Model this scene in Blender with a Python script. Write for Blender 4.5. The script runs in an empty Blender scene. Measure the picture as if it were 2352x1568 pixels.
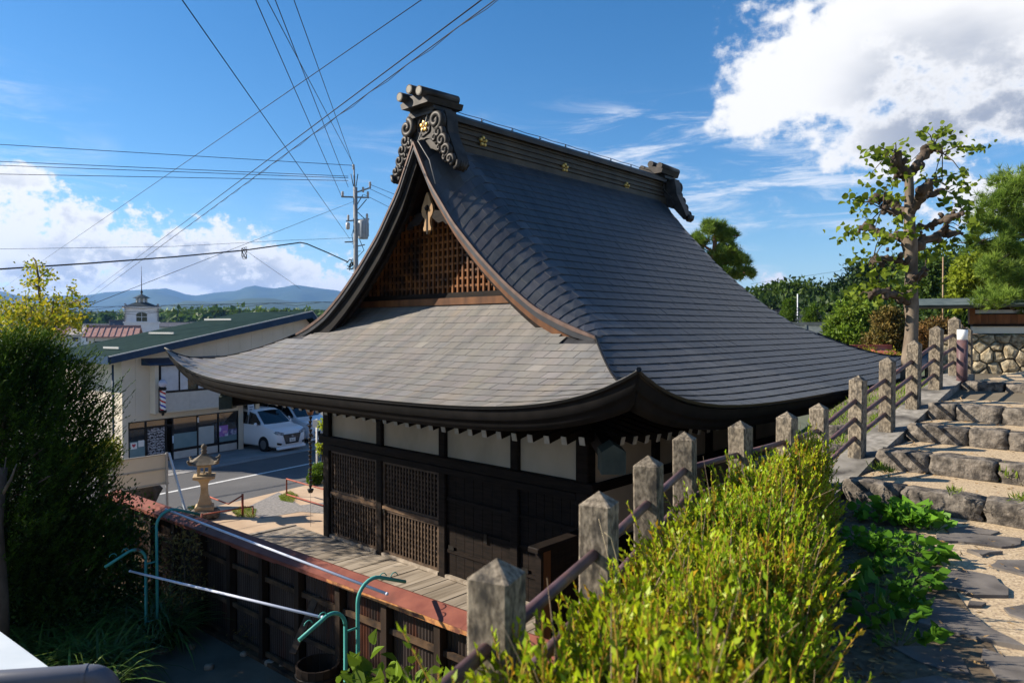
import bpy, math, random
import numpy as np
from mathutils import Vector, Matrix, noise as mnoise
random.seed(7); RNG = np.random.default_rng(7)
SC = bpy.context.scene; COL = SC.collection
PI = math.pi; R = math.radians
# ------------------------------------------------------------------ camera
F_PX, CX, CY, HOR = 1635.0, 1176.0, 784.0, 755.0       # photo measured on a 2352x1568 grid
CAMZ = 5.0
PITCH = math.atan((CY - HOR) / F_PX)
cam_d = bpy.data.cameras.new('camera'); cam = bpy.data.objects.new('camera', cam_d); COL.objects.link(cam)
cam.location = (0, 0, CAMZ); cam.rotation_euler = (PI/2 - PITCH, 0, 0)
cam_d.sensor_width = 36; cam_d.lens = 36 * F_PX / 2352
cam_d.clip_start = 0.05; cam_d.clip_end = 30000
cam_d.dof.use_dof = True; cam_d.dof.focus_distance = 12.0; cam_d.dof.aperture_fstop = 3.2
SC.camera = cam
# ------------------------------------------------------------------ sun, sky
SUN_AZ, SUN_EL = -83.0, 31.0          # azimuth measured from +Y towards +X
sd = bpy.data.lights.new('sun', 'SUN'); sun = bpy.data.objects.new('sun', sd); COL.objects.link(sun)
sd.energy = 5.0; sd.angle = R(0.5); sd.color = (1.0, 0.90, 0.76)
_s = Vector((math.sin(R(SUN_AZ))*math.cos(R(SUN_EL)), math.cos(R(SUN_AZ))*math.cos(R(SUN_EL)), math.sin(R(SUN_EL))))
SUNV = _s
sun.rotation_euler = (-_s).to_track_quat('-Z', 'Y').to_euler()
sun.location = (-20, 5, 30)
W = bpy.data.worlds.new('World'); SC.world = W; W.use_nodes = True
def build_world():
    nt = W.node_tree; N = nt.nodes; L = nt.links; N.clear()
    out = N.new('ShaderNodeOutputWorld'); bg = N.new('ShaderNodeBackground'); bg.inputs[1].default_value = 0.078
    L.new(bg.outputs[0], out.inputs[0])
    sky = N.new('ShaderNodeTexSky'); sky.sky_type = 'NISHITA'; sky.sun_disc = False
    sky.sun_elevation = R(SUN_EL); sky.sun_rotation = R(SUN_AZ)
    sky.altitude = 600; sky.air_density = 1.0; sky.dust_density = 0.25; sky.ozone_density = 2.5
    def M(op, a=None, b=None, c=None, clamp=False):
        n = N.new('ShaderNodeMath'); n.operation = op; n.use_clamp = clamp
        for i, x in enumerate((a, b, c)):
            if x is None: continue
            if isinstance(x, (int, float)): n.inputs[i].default_value = x
            else: L.new(x, n.inputs[i])
        return n.outputs[0]
    def SS(x, lo, hi):
        n = N.new('ShaderNodeMapRange'); n.interpolation_type = 'SMOOTHERSTEP'
        L.new(x, n.inputs[0]); n.inputs[1].default_value = lo; n.inputs[2].default_value = hi
        return n.outputs[0]
    tc = N.new('ShaderNodeTexCoord'); sep = N.new('ShaderNodeSeparateXYZ'); L.new(tc.outputs['Generated'], sep.inputs[0])
    az = M('ARCTAN2', sep.outputs[0], sep.outputs[1]); el = M('ARCSINE', sep.outputs[2])
    azd = M('MULTIPLY', az, 57.2958); eld = M('MULTIPLY', el, 57.2958)
    comb = N.new('ShaderNodeCombineXYZ'); L.new(azd, comb.inputs[0]); L.new(M('MULTIPLY', eld, 1.25), comb.inputs[1])
    def NZ(scale, detail, rough, off=(0, 0, 0), sc=(1, 1, 1), rot=0, dist=0.0):
        mp = N.new('ShaderNodeMapping'); mp.inputs['Location'].default_value = off; mp.inputs['Scale'].default_value = sc
        mp.inputs['Rotation'].default_value = (0, 0, rot)
        L.new(comb.outputs[0], mp.inputs[0]); n = N.new('ShaderNodeTexNoise'); n.noise_dimensions = '3D'
        n.inputs['Scale'].default_value = scale; n.inputs['Detail'].default_value = detail
        n.inputs['Roughness'].default_value = rough; n.inputs['Distortion'].default_value = dist
        L.new(mp.outputs[0], n.inputs[0]); return n.outputs['Fac']
    fine = NZ(0.30, 10, 0.60); big = NZ(0.055, 5, 0.5, (3.1, 7.7, 1.3)); puff = NZ(0.85, 8, 0.62, (9, 2, 4))
    # cumulus: (azimuth, elevation, half-width az, half-height el) in degrees
    blobs = [(33, 21.5, 15.5, 8.5), (24, 18.0, 9.0, 4.6), (19.5, 16.2, 4.5, 2.4), (48, 24, 16, 10), (28.5, 13.0, 6.5, 2.6), (38, 14, 9, 2.6), (34.5, 8.3, 5.0, 2.2), (44, 9, 8, 3),
             (-33, 5.0, 8, 4.4), (-25, 4.4, 9, 3.9), (-34.8, 9.8, 2.4, 1.1), (-20, 2.8, 11, 3.2), (-18.5, 4.4, 3.4, 2.6), (-11, 2.8, 9, 3.0), (-46, 5.5, 9, 3.6),
             (20.2, 3.2, 1.6, 1.0), (-70, 6, 14, 4), (-100, 9, 16, 6), (95, 14, 18, 7), (128, 8, 16, 5), (-140, 12, 20, 7), (170, 9, 22, 6)]
    fld = None
    for a0, e0, ra, re in blobs:
        dx = M('DIVIDE', M('SUBTRACT', azd, a0), ra); dy = M('DIVIDE', M('SUBTRACT', eld, e0), re)
        b = M('SUBTRACT', 1.0, M('SQRT', M('ADD', M('MULTIPLY', dx, dx), M('MULTIPLY', dy, dy))))
        fld = b if fld is None else M('SMOOTH_MAX', fld, b, 0.12)
    dens = M('ADD', fld, M('ADD', M('MULTIPLY', M('SUBTRACT', fine, 0.5), 1.45), M('MULTIPLY', M('MULTIPLY', M('SUBTRACT', puff, 0.5), M('SUBTRACT', 2.6, M('MULTIPLY', SS(eld, 9, 13), 1.7))), 0.75)))
    alpha = SS(dens, -0.06, 0.42)
    # cirrus wisps: streaky noise, gated by a broad noise and by elevation
    str1 = NZ(0.30, 8, 0.66, (4, 1, 0), (0.32, 1.5, 1), R(-14), 0.6)
    gate = M('MULTIPLY', SS(big, 0.42, 0.62), SS(eld, 20, 11))
    gx = SS(M('ABSOLUTE', M('SUBTRACT', azd, 17)), 20, 7)
    gate = M('MAXIMUM', M('MULTIPLY', gate, 0.65), M('MULTIPLY', gx, M('MULTIPLY', SS(eld, 19, 15), SS(eld, 5, 9))))
    cir = M('MULTIPLY', M('MULTIPLY', SS(str1, 0.42, 0.72), gate), 0.85)
    # shading of the cumulus: thick, low parts are grey, rims towards the sun are white
    thick = SS(M('ADD', dens, M('MULTIPLY', M('SUBTRACT', big, 0.5), 2.2)), 0.42, 1.15)
    lowp = NZ(0.10, 4, 0.5, (1, 5, 2), (1, 2.0, 1))
    und = M('MULTIPLY', SS(M('ADD', eld, M('MULTIPLY', M('SUBTRACT', lowp, 0.5), 9)), 22.5, 14.5), SS(M('ADD', azd, M('MULTIPLY', M('SUBTRACT', big, 0.5), 16)), 20, 31))
    hi_ = SS(eld, 10, 13)
    shade = M('MULTIPLY', SS(dens, 0.15, 0.75), M('ADD', M('MULTIPLY', M('SUBTRACT', 1.0, hi_), M('MULTIPLY', M('MULTIPLY', thick, SS(lowp, 0.40, 0.58)), 0.70)), M('MULTIPLY', hi_, und)), clamp=True)
    cc = N.new('ShaderNodeMix'); cc.data_type = 'RGBA'; L.new(shade, cc.inputs[0])
    cc.inputs[6].default_value = (7.0, 6.95, 6.9, 1); cc.inputs[7].default_value = (2.7, 3.0, 3.6, 1)
    hs = N.new('ShaderNodeHueSaturation'); hs.inputs['Saturation'].default_value = 1.32; hs.inputs['Value'].default_value = 1.0
    L.new(sky.outputs[0], hs.inputs['Color'])
    m1 = N.new('ShaderNodeMix'); m1.data_type = 'RGBA'; L.new(cir, m1.inputs[0]); L.new(hs.outputs[0], m1.inputs[6]); m1.inputs[7].default_value = (6.6, 6.8, 7.1, 1)
    m2 = N.new('ShaderNodeMix'); m2.data_type = 'RGBA'; L.new(alpha, m2.inputs[0]); L.new(m1.outputs[2], m2.inputs[6]); L.new(cc.outputs[2], m2.inputs[7])
    L.new(m2.outputs[2], bg.inputs[0])
build_world()
SC.view_settings.view_transform = 'Standard'; SC.view_settings.look = 'None'
SC.view_settings.exposure = 1.0; SC.view_settings.gamma = 1.0; SC.view_settings.use_curve_mapping = False
SC.cycles.max_bounces = 6; SC.cycles.volume_bounces = 0; SC.cycles.transparent_max_bounces = 8
# ------------------------------------------------------------------ pixel helpers
_fw = Vector((0, math.cos(PITCH), -math.sin(PITCH))); _up = Vector((0, math.sin(PITCH), math.cos(PITCH)))
def ray(x, y): return Vector((1, 0, 0))*((x-CX)/F_PX) + _up*((CY-y)/F_PX) + _fw
def atD(x, y, D):
    d = ray(x, y); return Vector((0, 0, CAMZ)) + d*(D/d.y)
def atZ(x, y, z):
    d = ray(x, y); return Vector((0, 0, CAMZ)) + d*((z-CAMZ)/d.z)
AU = R(42.7); UV_U = Vector((math.sin(AU), math.cos(AU), 0)); UV_V = Vector((-UV_U.y, UV_U.x, 0))
K0 = atD(1345, 1110, 10.9); K0.z = 0
def TW(u, v, z=0.0): return K0 + UV_U*u + UV_V*v + Vector((0, 0, z))
# ------------------------------------------------------------------ materials
MATS = {}
def mat(name, c1, c2=None, scale=4.0, rough=0.6, metal=0.0, bump=0.0, bscale=None, stretch=(1, 1, 1), detail=5.0, lo=0.35, hi=0.65,
        coord='Object', c3=None, s3=1.0, lo3=0.55, hi3=0.75, tint=False, trans=0.0, spec=0.2, rnd=0.0, emit=None, coat=0.0):
    if name in MATS: return MATS[name]
    m = bpy.data.materials.new(name); m.use_nodes = True; MATS[name] = m
    nt = m.node_tree; N = nt.nodes; L = nt.links; p = N['Principled BSDF']
    p.inputs['Roughness'].default_value = rough; p.inputs['Metallic'].default_value = metal
    p.inputs['Specular IOR Level'].default_value = spec; p.inputs['Coat Weight'].default_value = coat
    c1 = tuple(c1) + (1,); col = None
    tc = N.new('ShaderNodeTexCoord'); mp = N.new('ShaderNodeMapping'); mp.inputs['Scale'].default_value = stretch
    if coord == 'World':
        ge = N.new('ShaderNodeNewGeometry'); L.new(ge.outputs['Position'], mp.inputs[0])
    else: L.new(tc.outputs[coord], mp.inputs[0])
    def nz(s, d=detail, r=0.55):
        n = N.new('ShaderNodeTexNoise'); n.inputs['Scale'].default_value = s; n.inputs['Detail'].default_value = d
        n.inputs['Roughness'].default_value = r; L.new(mp.outputs[0], n.inputs[0]); return n.outputs['Fac']
    def mr(x, a, b):
        n = N.new('ShaderNodeMapRange'); L.new(x, n.inputs[0]); n.inputs[1].default_value = a; n.inputs[2].default_value = b; return n.outputs[0]
    def mix(f, a, b, mode='MIX'):
        n = N.new('ShaderNodeMix'); n.data_type = 'RGBA'; n.blend_type = mode
        if isinstance(f, float): n.inputs[0].default_value = f
        else: L.new(f, n.inputs[0])
        for i, x in ((6, a), (7, b)):
            if isinstance(x, tuple): n.inputs[i].default_value = x
            else: L.new(x, n.inputs[i])
        return n.outputs[2]
    if c2 is not None: col = mix(mr(nz(scale), lo, hi), c1, tuple(c2) + (1,))
    if c3 is not None: col = mix(mr(nz(s3), lo3, hi3), col if col is not None else c1, tuple(c3) + (1,))
    if rnd:
        oi = N.new('ShaderNodeObjectInfo'); k = mr(oi.outputs['Random'], 0, 1)
        n = N.new('ShaderNodeMapRange'); L.new(oi.outputs['Random'], n.inputs[0]); n.inputs[3].default_value = 1-rnd; n.inputs[4].default_value = 1+rnd
        cb = N.new('ShaderNodeCombineColor')
        for i in range(3): L.new(n.outputs[0], cb.inputs[i])
        col = mix(1.0, col if col is not None else c1, cb.outputs[0], 'MULTIPLY')
    if tint:
        at = N.new('ShaderNodeAttribute'); at.attribute_name = 'tint'
        col = mix(1.0, col if col is not None else c1, at.outputs['Color'], 'MULTIPLY')
    if col is None: p.inputs['Base Color'].default_value = c1
    else: L.new(col, p.inputs['Base Color'])
    if bump:
        b = N.new('ShaderNodeBump'); b.inputs['Strength'].default_value = min(1.0, bump*8); b.inputs['Distance'].default_value = bump
        L.new(nz(bscale or scale*3, 6, 0.6), b.inputs['Height']); L.new(b.outputs[0], p.inputs['Normal'])
    if trans:
        tr = N.new('ShaderNodeBsdfTranslucent'); ms = N.new('ShaderNodeMixShader'); ms.inputs[0].default_value = trans
        if col is None: tr.inputs[0].default_value = c1
        else: L.new(col, tr.inputs[0])
        L.new(p.outputs[0], ms.inputs[1]); L.new(tr.outputs[0], ms.inputs[2]); L.new(ms.outputs[0], N['Material Output'].inputs[0])
    if emit: p.inputs['Emission Color'].default_value = tuple(emit[0]) + (1,); p.inputs['Emission Strength'].default_value = emit[1]
    return m
# ------------------------------------------------------------------ mesh helpers
class MB:
    def __init__(s): s.v = []; s.f = []; s.t = []; s.smooth = []
    def add(s, vs, fs, tint=None, smooth=False):
        o = len(s.v); s.v.extend([tuple(v) for v in vs]); s.f.extend([tuple(i+o for i in f) for f in fs])
        s.t.extend([tint]*len(fs)); s.smooth.extend([smooth]*len(fs)); return s
    def box(s, x0, x1, y0, y1, z0, z1, tint=None):
        v = [(x, y, z) for z in (z0, z1) for y in (y0, y1) for x in (x0, x1)]
        return s.add(v, [(0, 2, 3, 1), (4, 5, 7, 6), (0, 1, 5, 4), (2, 6, 7, 3), (0, 4, 6, 2), (1, 3, 7, 5)], tint)
    def bbox(s, x0, x1, y0, y1, z0, z1, b, tint=None):   # box with chamfered vertical and top edges
        b = min(b, (x1-x0)*.45, (y1-y0)*.45, (z1-z0)*.45)
        def ring(i, z): return [(x0+i+b, y0+i, z), (x1-i-b, y0+i, z), (x1-i, y0+i+b, z), (x1-i, y1-i-b, z), (x1-i-b, y1-i, z), (x0+i+b, y1-i, z), (x0+i, y1-i-b, z), (x0+i, y0+i+b, z)]
        vs = ring(0, z0) + ring(0, z1-b) + ring(b*.8, z1); fs = [tuple(range(7, -1, -1)), tuple(range(16, 24))]
        for k in (0, 8):
            for i in range(8): fs.append((k+i, k+(i+1) % 8, k+8+(i+1) % 8, k+8+i))
        return s.add(vs, fs, tint)
    def beam(s, a, b, w, h, up=(0, 0, 1), tint=None, ext=0.0, w2=None, h2=None):
        a = Vector(a); b = Vector(b); d = (b-a).normalized(); a = a-d*ext; b = b+d*ext
        x = d.cross(Vector(up))
        if x.length < 1e-4: x = d.cross(Vector((1, 0, 0)))
        x.normalize(); y = x.cross(d)
        vs = []
        for P, ww, hh in ((a, w, h), (b, w2 or w, h2 or h)):
            for i, j in ((-1, -1), (1, -1), (1, 1), (-1, 1)): vs.append(P + x*(i*ww/2) + y*(j*hh/2))
        return s.add(vs, [(3, 2, 1, 0), (4, 5, 6, 7), (0, 1, 5, 4), (1, 2, 6, 5), (2, 3, 7, 6), (3, 0, 4, 7)], tint)
    def tube(s, pts, r, n=8, caps=True, tint=None, smooth=True):
        pts = [Vector(p) for p in pts]; m = len(pts); rs = r if isinstance(r, (list, tuple)) else [r]*m
        vs = []; fs = []; prev = None
        for i, p in enumerate(pts):
            d = (pts[min(i+1, m-1)] - pts[max(i-1, 0)]).normalized()
            x = (prev - d*prev.dot(d)) if prev is not None else d.cross(Vector((0, 0, 1)))
            if x.length < 1e-3: x = d.cross(Vector((1, 0, 0)))
            x.normalize(); prev = x; y = d.cross(x)
            for k in range(n):
                a = 2*PI*k/n; vs.append(p + (x*math.cos(a) + y*math.sin(a))*rs[i])
        for i in range(m-1):
            for k in range(n): fs.append((i*n+k, i*n+(k+1) % n, (i+1)*n+(k+1) % n, (i+1)*n+k))
        s.add(vs, fs, tint, smooth)
        if caps: s.f.append(tuple(len(s.v)-m*n+k for k in range(n-1, -1, -1))); s.f.append(tuple(len(s.v)-n+k for k in range(n))); s.t.extend([tint]*2); s.smooth.extend([False]*2)
        return s
    def lathe(s, prof, n=24, c=(0, 0, 0), tint=None, smooth=True, rot=0.0):
        vs = []; fs = []; m = len(prof)
        for r, z in prof:
            for k in range(n):
                a = 2*PI*k/n + rot; vs.append((c[0]+r*math.cos(a), c[1]+r*math.sin(a), c[2]+z))
        for i in range(m-1):
            for k in range(n): fs.append((i*n+k, i*n+(k+1) % n, (i+1)*n+(k+1) % n, (i+1)*n+k))
        fs.append(tuple(range(n-1, -1, -1))); fs.append(tuple((m-1)*n+k for k in range(n)))
        return s.add(vs, fs, tint, smooth)
    def prism(s, poly, o, ax, ay, az, t, tint=None):     # 2-D outline in the (ax, ay) plane, thickness t along az
        o = Vector(o); ax = Vector(ax); ay = Vector(ay); az = Vector(az); n = len(poly)
        vs = [o+ax*a+ay*b for a, b in poly] + [o+ax*a+ay*b+az*t for a, b in poly]
        fs = [tuple(range(n-1, -1, -1)), tuple(range(n, 2*n))] + [(i, (i+1) % n, n+(i+1) % n, n+i) for i in range(n)]
        return s.add(vs, fs, tint)
    def grid(s, fn, us, vs_, flip=False, tint=None, smooth=True):
        P = [fn(u, v) for v in vs_ for u in us]; nu = len(us); fs = []
        for j in range(len(vs_)-1):
            for i in range(nu-1):
                f = (j*nu+i, j*nu+i+1, (j+1)*nu+i+1, (j+1)*nu+i); fs.append(f[::-1] if flip else f)
        return s.add(P, fs, tint, smooth)
    def blob(s, c, r, n=8, m=6, jit=0.15, seed=0, tint=None, squash=(1, 1, 1), smooth=True):
        rr = random.Random(seed); vs = []; fs = []
        for j in range(m+1):
            t = PI*j/m
            for k in range(n):
                a = 2*PI*k/n; q = 1 + rr.uniform(-jit, jit)
                vs.append((c[0]+r*q*squash[0]*math.sin(t)*math.cos(a), c[1]+r*q*squash[1]*math.sin(t)*math.sin(a), c[2]+r*q*squash[2]*math.cos(t)))
        for j in range(m):
            for k in range(n): fs.append((j*n+k, (j+1)*n+k, (j+1)*n+(k+1) % n, j*n+(k+1) % n))
        return s.add(vs, fs, tint, smooth)
    def build(s, name, m, parent=None, label=None, kind=None):
        me = bpy.data.meshes.new(name); me.from_pydata(s.v, [], s.f)
        if any(s.smooth): me.polygons.foreach_set('use_smooth', s.smooth)
        if any(t is not None for t in s.t):
            at = me.attributes.new('tint', 'FLOAT_COLOR', 'FACE')
            at.data.foreach_set('color', [c for t in s.t for c in ((t[0], t[1], t[2], 1.0) if t else (1., 1., 1., 1.))])
        me.materials.append(m if not isinstance(m, str) else MATS[m]); me.update()
        o = bpy.data.objects.new(name, me); COL.objects.link(o)
        if parent is not None: o.parent = parent
        if label: o['label'] = label
        if kind: o['kind'] = kind
        return o
def tag(o, label, cat, group=None, kind=None):
    o['label'] = label; o['category'] = cat
    if group: o['group'] = group
    if kind: o['kind'] = kind
    return o
def thing(name, label, cat, loc=(0, 0, 0), rz=0.0, group=None):
    o = bpy.data.objects.new(name, None); COL.objects.link(o); o.location = loc; o.rotation_euler = (0, 0, rz); o.empty_display_size = 0.2
    return tag(o, label, cat, group)
def structure(o): o['kind'] = 'structure'; return o
def copy_tree(o, parent=None):
    c = o.copy(); COL.objects.link(c)
    if parent is not None: c.parent = parent
    for ch in [x for x in o.children]: copy_tree(ch, c)
    return c
def npmesh(name, verts, faces, m, parent=None, tint=None, smooth=False, kind=None):
    """verts (N,3), faces (M,k) of one size k; fast path for foliage and tiles"""
    me = bpy.data.meshes.new(name); nv = len(verts); nf, k = faces.shape
    me.vertices.add(nv); me.vertices.foreach_set('co', np.asarray(verts, np.float32).ravel())
    me.loops.add(nf*k); me.loops.foreach_set('vertex_index', faces.astype(np.int32).ravel())
    me.polygons.add(nf); me.polygons.foreach_set('loop_start', np.arange(0, nf*k, k, dtype=np.int32))
    me.polygons.foreach_set('loop_total', np.full(nf, k, np.int32))
    if smooth: me.polygons.foreach_set('use_smooth', np.ones(nf, bool))
    if tint is not None:
        at = me.attributes.new('tint', 'FLOAT_COLOR', 'FACE'); c = np.ones((nf, 4), np.float32); c[:, :3] = tint; at.data.foreach_set('color', c.ravel())
    me.materials.append(m); me.update(calc_edges=True)
    o = bpy.data.objects.new(name, me); COL.objects.link(o)
    if parent is not None: o.parent = parent
    if kind: o['kind'] = kind
    return o
def unit(a): return a/np.maximum(np.linalg.norm(a, axis=-1, keepdims=True), 1e-9)
def leaves(P, D, size, width, rng, fold=0.25, curl=0.15, var=0.35, tint_lo=(.7, .7, .7), tint_hi=(1.25, 1.25, 1.1)):
    """leaf blades: base P (N,3), growth direction D (N,3); returns verts, quad faces, tints. Two folded halves each."""
    n = len(P); D = unit(D); s = size*(1 + rng.uniform(-var, var, n))[:, None]
    S = unit(np.cross(D, rng.normal(size=(n, 3)))); Nn = np.cross(S, D); w = s*width/2
    tip = P + D*s + Nn*s*(-curl); mid = P + D*s*0.45
    l = mid + S*w + Nn*w*fold; r = mid - S*w + Nn*w*fold
    V = np.stack([P, l, tip, r], 1).reshape(-1, 3)
    b = np.arange(n)[:, None]*4
    Fc = b + np.array([0, 3, 2, 1])
    t = rng.uniform(0, 1, (n, 1)); T = np.array(tint_lo)*(1-t) + np.array(tint_hi)*t
    return V, Fc, T
def leaves6(P, D, size, width, rng, curl=.2, var=.35, tint_lo=(.7, .7, .7), tint_hi=(1.25, 1.25, 1.1), hang=None):
    """broad lobed leaves: seven-sided blades, cupped a little"""
    n = len(P); D = unit(D); s = size*(1 + rng.uniform(-var, var, n))[:, None]; S = unit(np.cross(D, rng.normal(size=(n, 3)))); Nn = np.cross(S, D); w = s*width/2
    out = [(0, 0, 0), (.16, .78, .10), (.48, 1.0, .16), (.74, .55, .05), (1.0, 0, -curl), (.74, -.55, .05), (.48, -1.0, .16), (.16, -.78, .10)]
    V = np.stack([P+D*s*a+S*w*b+Nn*s*c for a, b, c in out], 1).reshape(-1, 3); Fc = np.arange(n)[:, None]*8+np.arange(7, -1, -1)
    t = rng.uniform(0, 1, (n, 1)); return V, Fc, np.array(tint_lo)*(1-t)+np.array(tint_hi)*t
def merge(parts):
    V = []; Fs = []; T = []; o = 0
    for v, f, t in parts: V.append(v); Fs.append(f+o); T.append(t); o += len(v)
    return np.concatenate(V), np.concatenate(Fs), np.concatenate(T)
def text_mesh(name, s, size, m, parent, M4, ext=0.001):
    cu = bpy.data.curves.new(name, 'FONT'); cu.body = s; cu.size = size; cu.extrude = ext; cu.align_x = 'CENTER'; cu.align_y = 'CENTER'
    tmp = bpy.data.objects.new(name, cu); COL.objects.link(tmp)
    me = bpy.data.meshes.new_from_object(tmp.evaluated_get(bpy.context.evaluated_depsgraph_get()))
    bpy.data.objects.remove(tmp); me.name = name; me.materials.clear(); me.materials.append(m); me.transform(M4)
    o = bpy.data.objects.new(name, me); COL.objects.link(o); o.parent = parent; return o
# ================================================================== TEMPLE HALL (local frame: x = along the ridge, y = along the gable wall)
mat('copper', (.15, .145, .138), (.215, .20, .18), 1.3, .50, metal=.1, bump=.004, bscale=3, tint=True, c3=(.245, .212, .165), s3=.5, lo3=.52, hi3=.80, spec=.3, stretch=(.30, 3.0, 1))  # lit copy of the roof copper, front sunlight built into the colour
mat('copper_shaded', (.026, .027, .030), (.048, .048, .049), 1.3, .42, metal=.1, bump=.004, bscale=3, tint=True, c3=(.075, .072, .07), s3=.6, lo3=.60, hi3=.85, spec=.4, stretch=(3.0, .30, 1))  # same roof copper, darkened so the side slopes look shaded
mat('copper_dark', (.035, .036, .04), (.06, .06, .062), 3, .45, metal=.3, bump=.003, coord='World')
mat('ornament', (.022, .020, .018), (.058, .050, .043), 5, .5, metal=.2, bump=.006, bscale=14)
mat('black_wood', (.006, .0045, .0035), (.018, .012, .009), 3, .72, spec=.12, bump=.004, stretch=(1, 1, 9), coord='Object')
mat('fascia_wood', (.007, .0065, .006), (.014, .012, .011), 5, .7, spec=.12, bump=.003)
mat('brown_wood', (.075, .030, .011), (.15, .062, .022), 5, .55, bump=.003, stretch=(1, 1, .25))
mat('pale_wood', (.28, .16, .07), (.42, .26, .12), 7, .6, bump=.003, stretch=(1, 1, .2))
mat('lattice_wood', (.12, .042, .010), (.23, .090, .024), 6, .6, bump=.002, c3=(.022, .013, .009), s3=1.3, lo3=.46, hi3=.64)
mat('lattice_dark', (.05, .034, .024), (.11, .075, .05), 8, .6, bump=.002)
mat('grey_plank', (.20, .165, .125), (.36, .31, .25), 2.2, .75, bump=.006, bscale=22, stretch=(.25, 3.5, 3.5), rnd=.16, c3=(.09, .075, .06), s3=2.0, lo3=.60, hi3=.75)
mat('plaster', (.44, .375, .29), (.52, .45, .355), 1.2, .88, bump=.002, bscale=30, c3=(.33, .28, .21), s3=1.1, lo3=.50, hi3=.80, stretch=(1, 1, .6))
mat('white_tip', (.42, .41, .38), (.55, .53, .5), 9, .7)
mat('gold', (.55, .36, .10), (.66, .45, .14), 20, .42, metal=.7)
mat('iron', (.02, .02, .02), (.04, .035, .03), 10, .5, metal=.6)
T = thing('temple_hall', 'dark wooden temple hall with sweeping hip and gable copper roof', 'temple', K0, R(90)-AU)
VC, VR_, VL_, UF, UB, UG, DG = 3.5, -2.55, 9.55, -2.5, 10.3, -0.48, 2.02
UGB = UB-(UG-UF); WALL_V, WALL_U = 7.0, 7.8
_pd = np.array([0, 1, 2, 3, 4, 5, 6.05]); _pz = np.array([3.95, 4.33, 4.86, 5.58, 6.49, 7.53, 8.66]); _pf = np.polyfit(_pd, _pz, 4)
def prof(d): return np.polyval(_pf, d)
def lift(du, dv):
    a = np.maximum(du, dv); m = np.minimum(du, dv); return .62*np.exp(-a/1.05)*np.exp(-np.maximum(m, 0)/.9)
def z_hip(u, v):
    du = np.minimum(u-UF, UB-u); dv = np.minimum(v-VR_, VL_-v); return prof(np.minimum(du, dv)) + lift(du, dv)
def roll(u, d):
    w = np.interp(d, [2.0, 3.0, 4.0, 5.0, 6.05], [.42, .80, 1.0, .95, .75]); k = np.interp(d, [2.02, 3.14, 3.78, 4.4, 5.0, 5.6, 6.05], [0, .40, .55, .66, .72, .62, .30])
    e = np.minimum(u-UG, UGB-u); t = np.clip((w-e)/w, 0, 1); return k*t**1.5
def z_main(u, v):
    d = np.minimum(v-VR_, VL_-v); du = np.minimum(u-UF, UB-u); return prof(d) + lift(du, d) - roll(u, d)
# rows of equal length down the slope
def rows(dmax, step):
    dd = np.linspace(0, dmax, 600); zz = prof(dd); s = np.concatenate([[0], np.cumsum(np.hypot(np.diff(dd), np.diff(zz)))]); n = int(round(s[-1]/step))
    return np.interp(np.linspace(0, s[-1], n+1), s, dd)
TWID = .27
def tile_face(side, rng):
    out = []; tints = []
    main = side in 'RL'; lv = rows(5.82 if main else 2.86, .205)
    for k in range(len(lv)-1):
        d0, d1 = lv[k], lv[k+1]; dl = max(d0-.012, 0.0)
        if main:
            lo = [max(UF+d, -99) if d < DG else UG for d in (dl, d1)]; hi = [UB-d if d < DG else UGB for d in (dl, d1)]
        else:
            lo = [VR_+d for d in (dl, d1)]; hi = [VL_-d for d in (dl, d1)]
        a0 = min(lo); n0 = int(math.floor(a0/TWID))-1; off = (k % 2)*.5 + (.13 if k % 3 == 0 else 0)
        for q in range(n0, n0+70):
            x0 = (q+off)*TWID+.003; x1 = x0+TWID-.006
            c = [min(max(x, lo[j]), hi[j]) for j in (0, 1) for x in (x0, x1)]
            if c[1]-c[0] < .01 and c[3]-c[2] < .01: continue
            P = []
            for (x, d, h) in ((c[0], dl, .018), (c[1], dl, .018), (c[3], d1, .003), (c[2], d1, .003), (c[0], dl, .012), (c[1], dl, .012), (c[3], d1, -.006), (c[2], d1, -.006), (c[0], min(dl+.075, d1), -.018), (c[1], min(dl+.075, d1), -.018)):
                if main:
                    v = VR_+d if side == 'R' else VL_-d; P.append((x, v, float(z_main(x, v))+h))
                else:
                    u = UF+d if side == 'F' else UB-d; P.append((u, x, float(z_hip(u, x))+h))
            if not main and d1 > DG:
                if any(p[2] > float(z_main(p[0], p[1]))-.10 for p in P[:4] if p[0] > UG or side == 'B') or x0 < VR_+DG-.05 or x1 > VL_-DG+.05: continue
            j = rng.uniform(-.0025, .0025, 4)
            P = [(p[0], p[1], p[2]+(j[i] if i < 4 else 0)) for i, p in enumerate(P)]
            out.append(P); g = rng.uniform(.955, 1.045)*(1 if rng.random() > .03 else 1.15); wq = (1., 1., 1.)
            if side == 'R' and c[0]-UG < .9 and d0 > DG: wq = (1.8, 1.8, 1.8)  # brighter tint paints sunlight onto the rolled strip along the gable
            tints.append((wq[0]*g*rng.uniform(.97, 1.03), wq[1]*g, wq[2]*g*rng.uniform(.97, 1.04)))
    return out, tints
_TF = {'R': [(0, 1, 2, 3), (4, 5, 1, 0), (4, 0, 3, 7), (5, 6, 2, 1), (8, 9, 5, 4)], 'F': [(3, 2, 1, 0), (0, 1, 5, 4), (7, 3, 0, 4), (1, 2, 6, 5), (4, 5, 9, 8)]}
_TF['L'] = _TF['F']; _TF['B'] = _TF['R']
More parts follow.
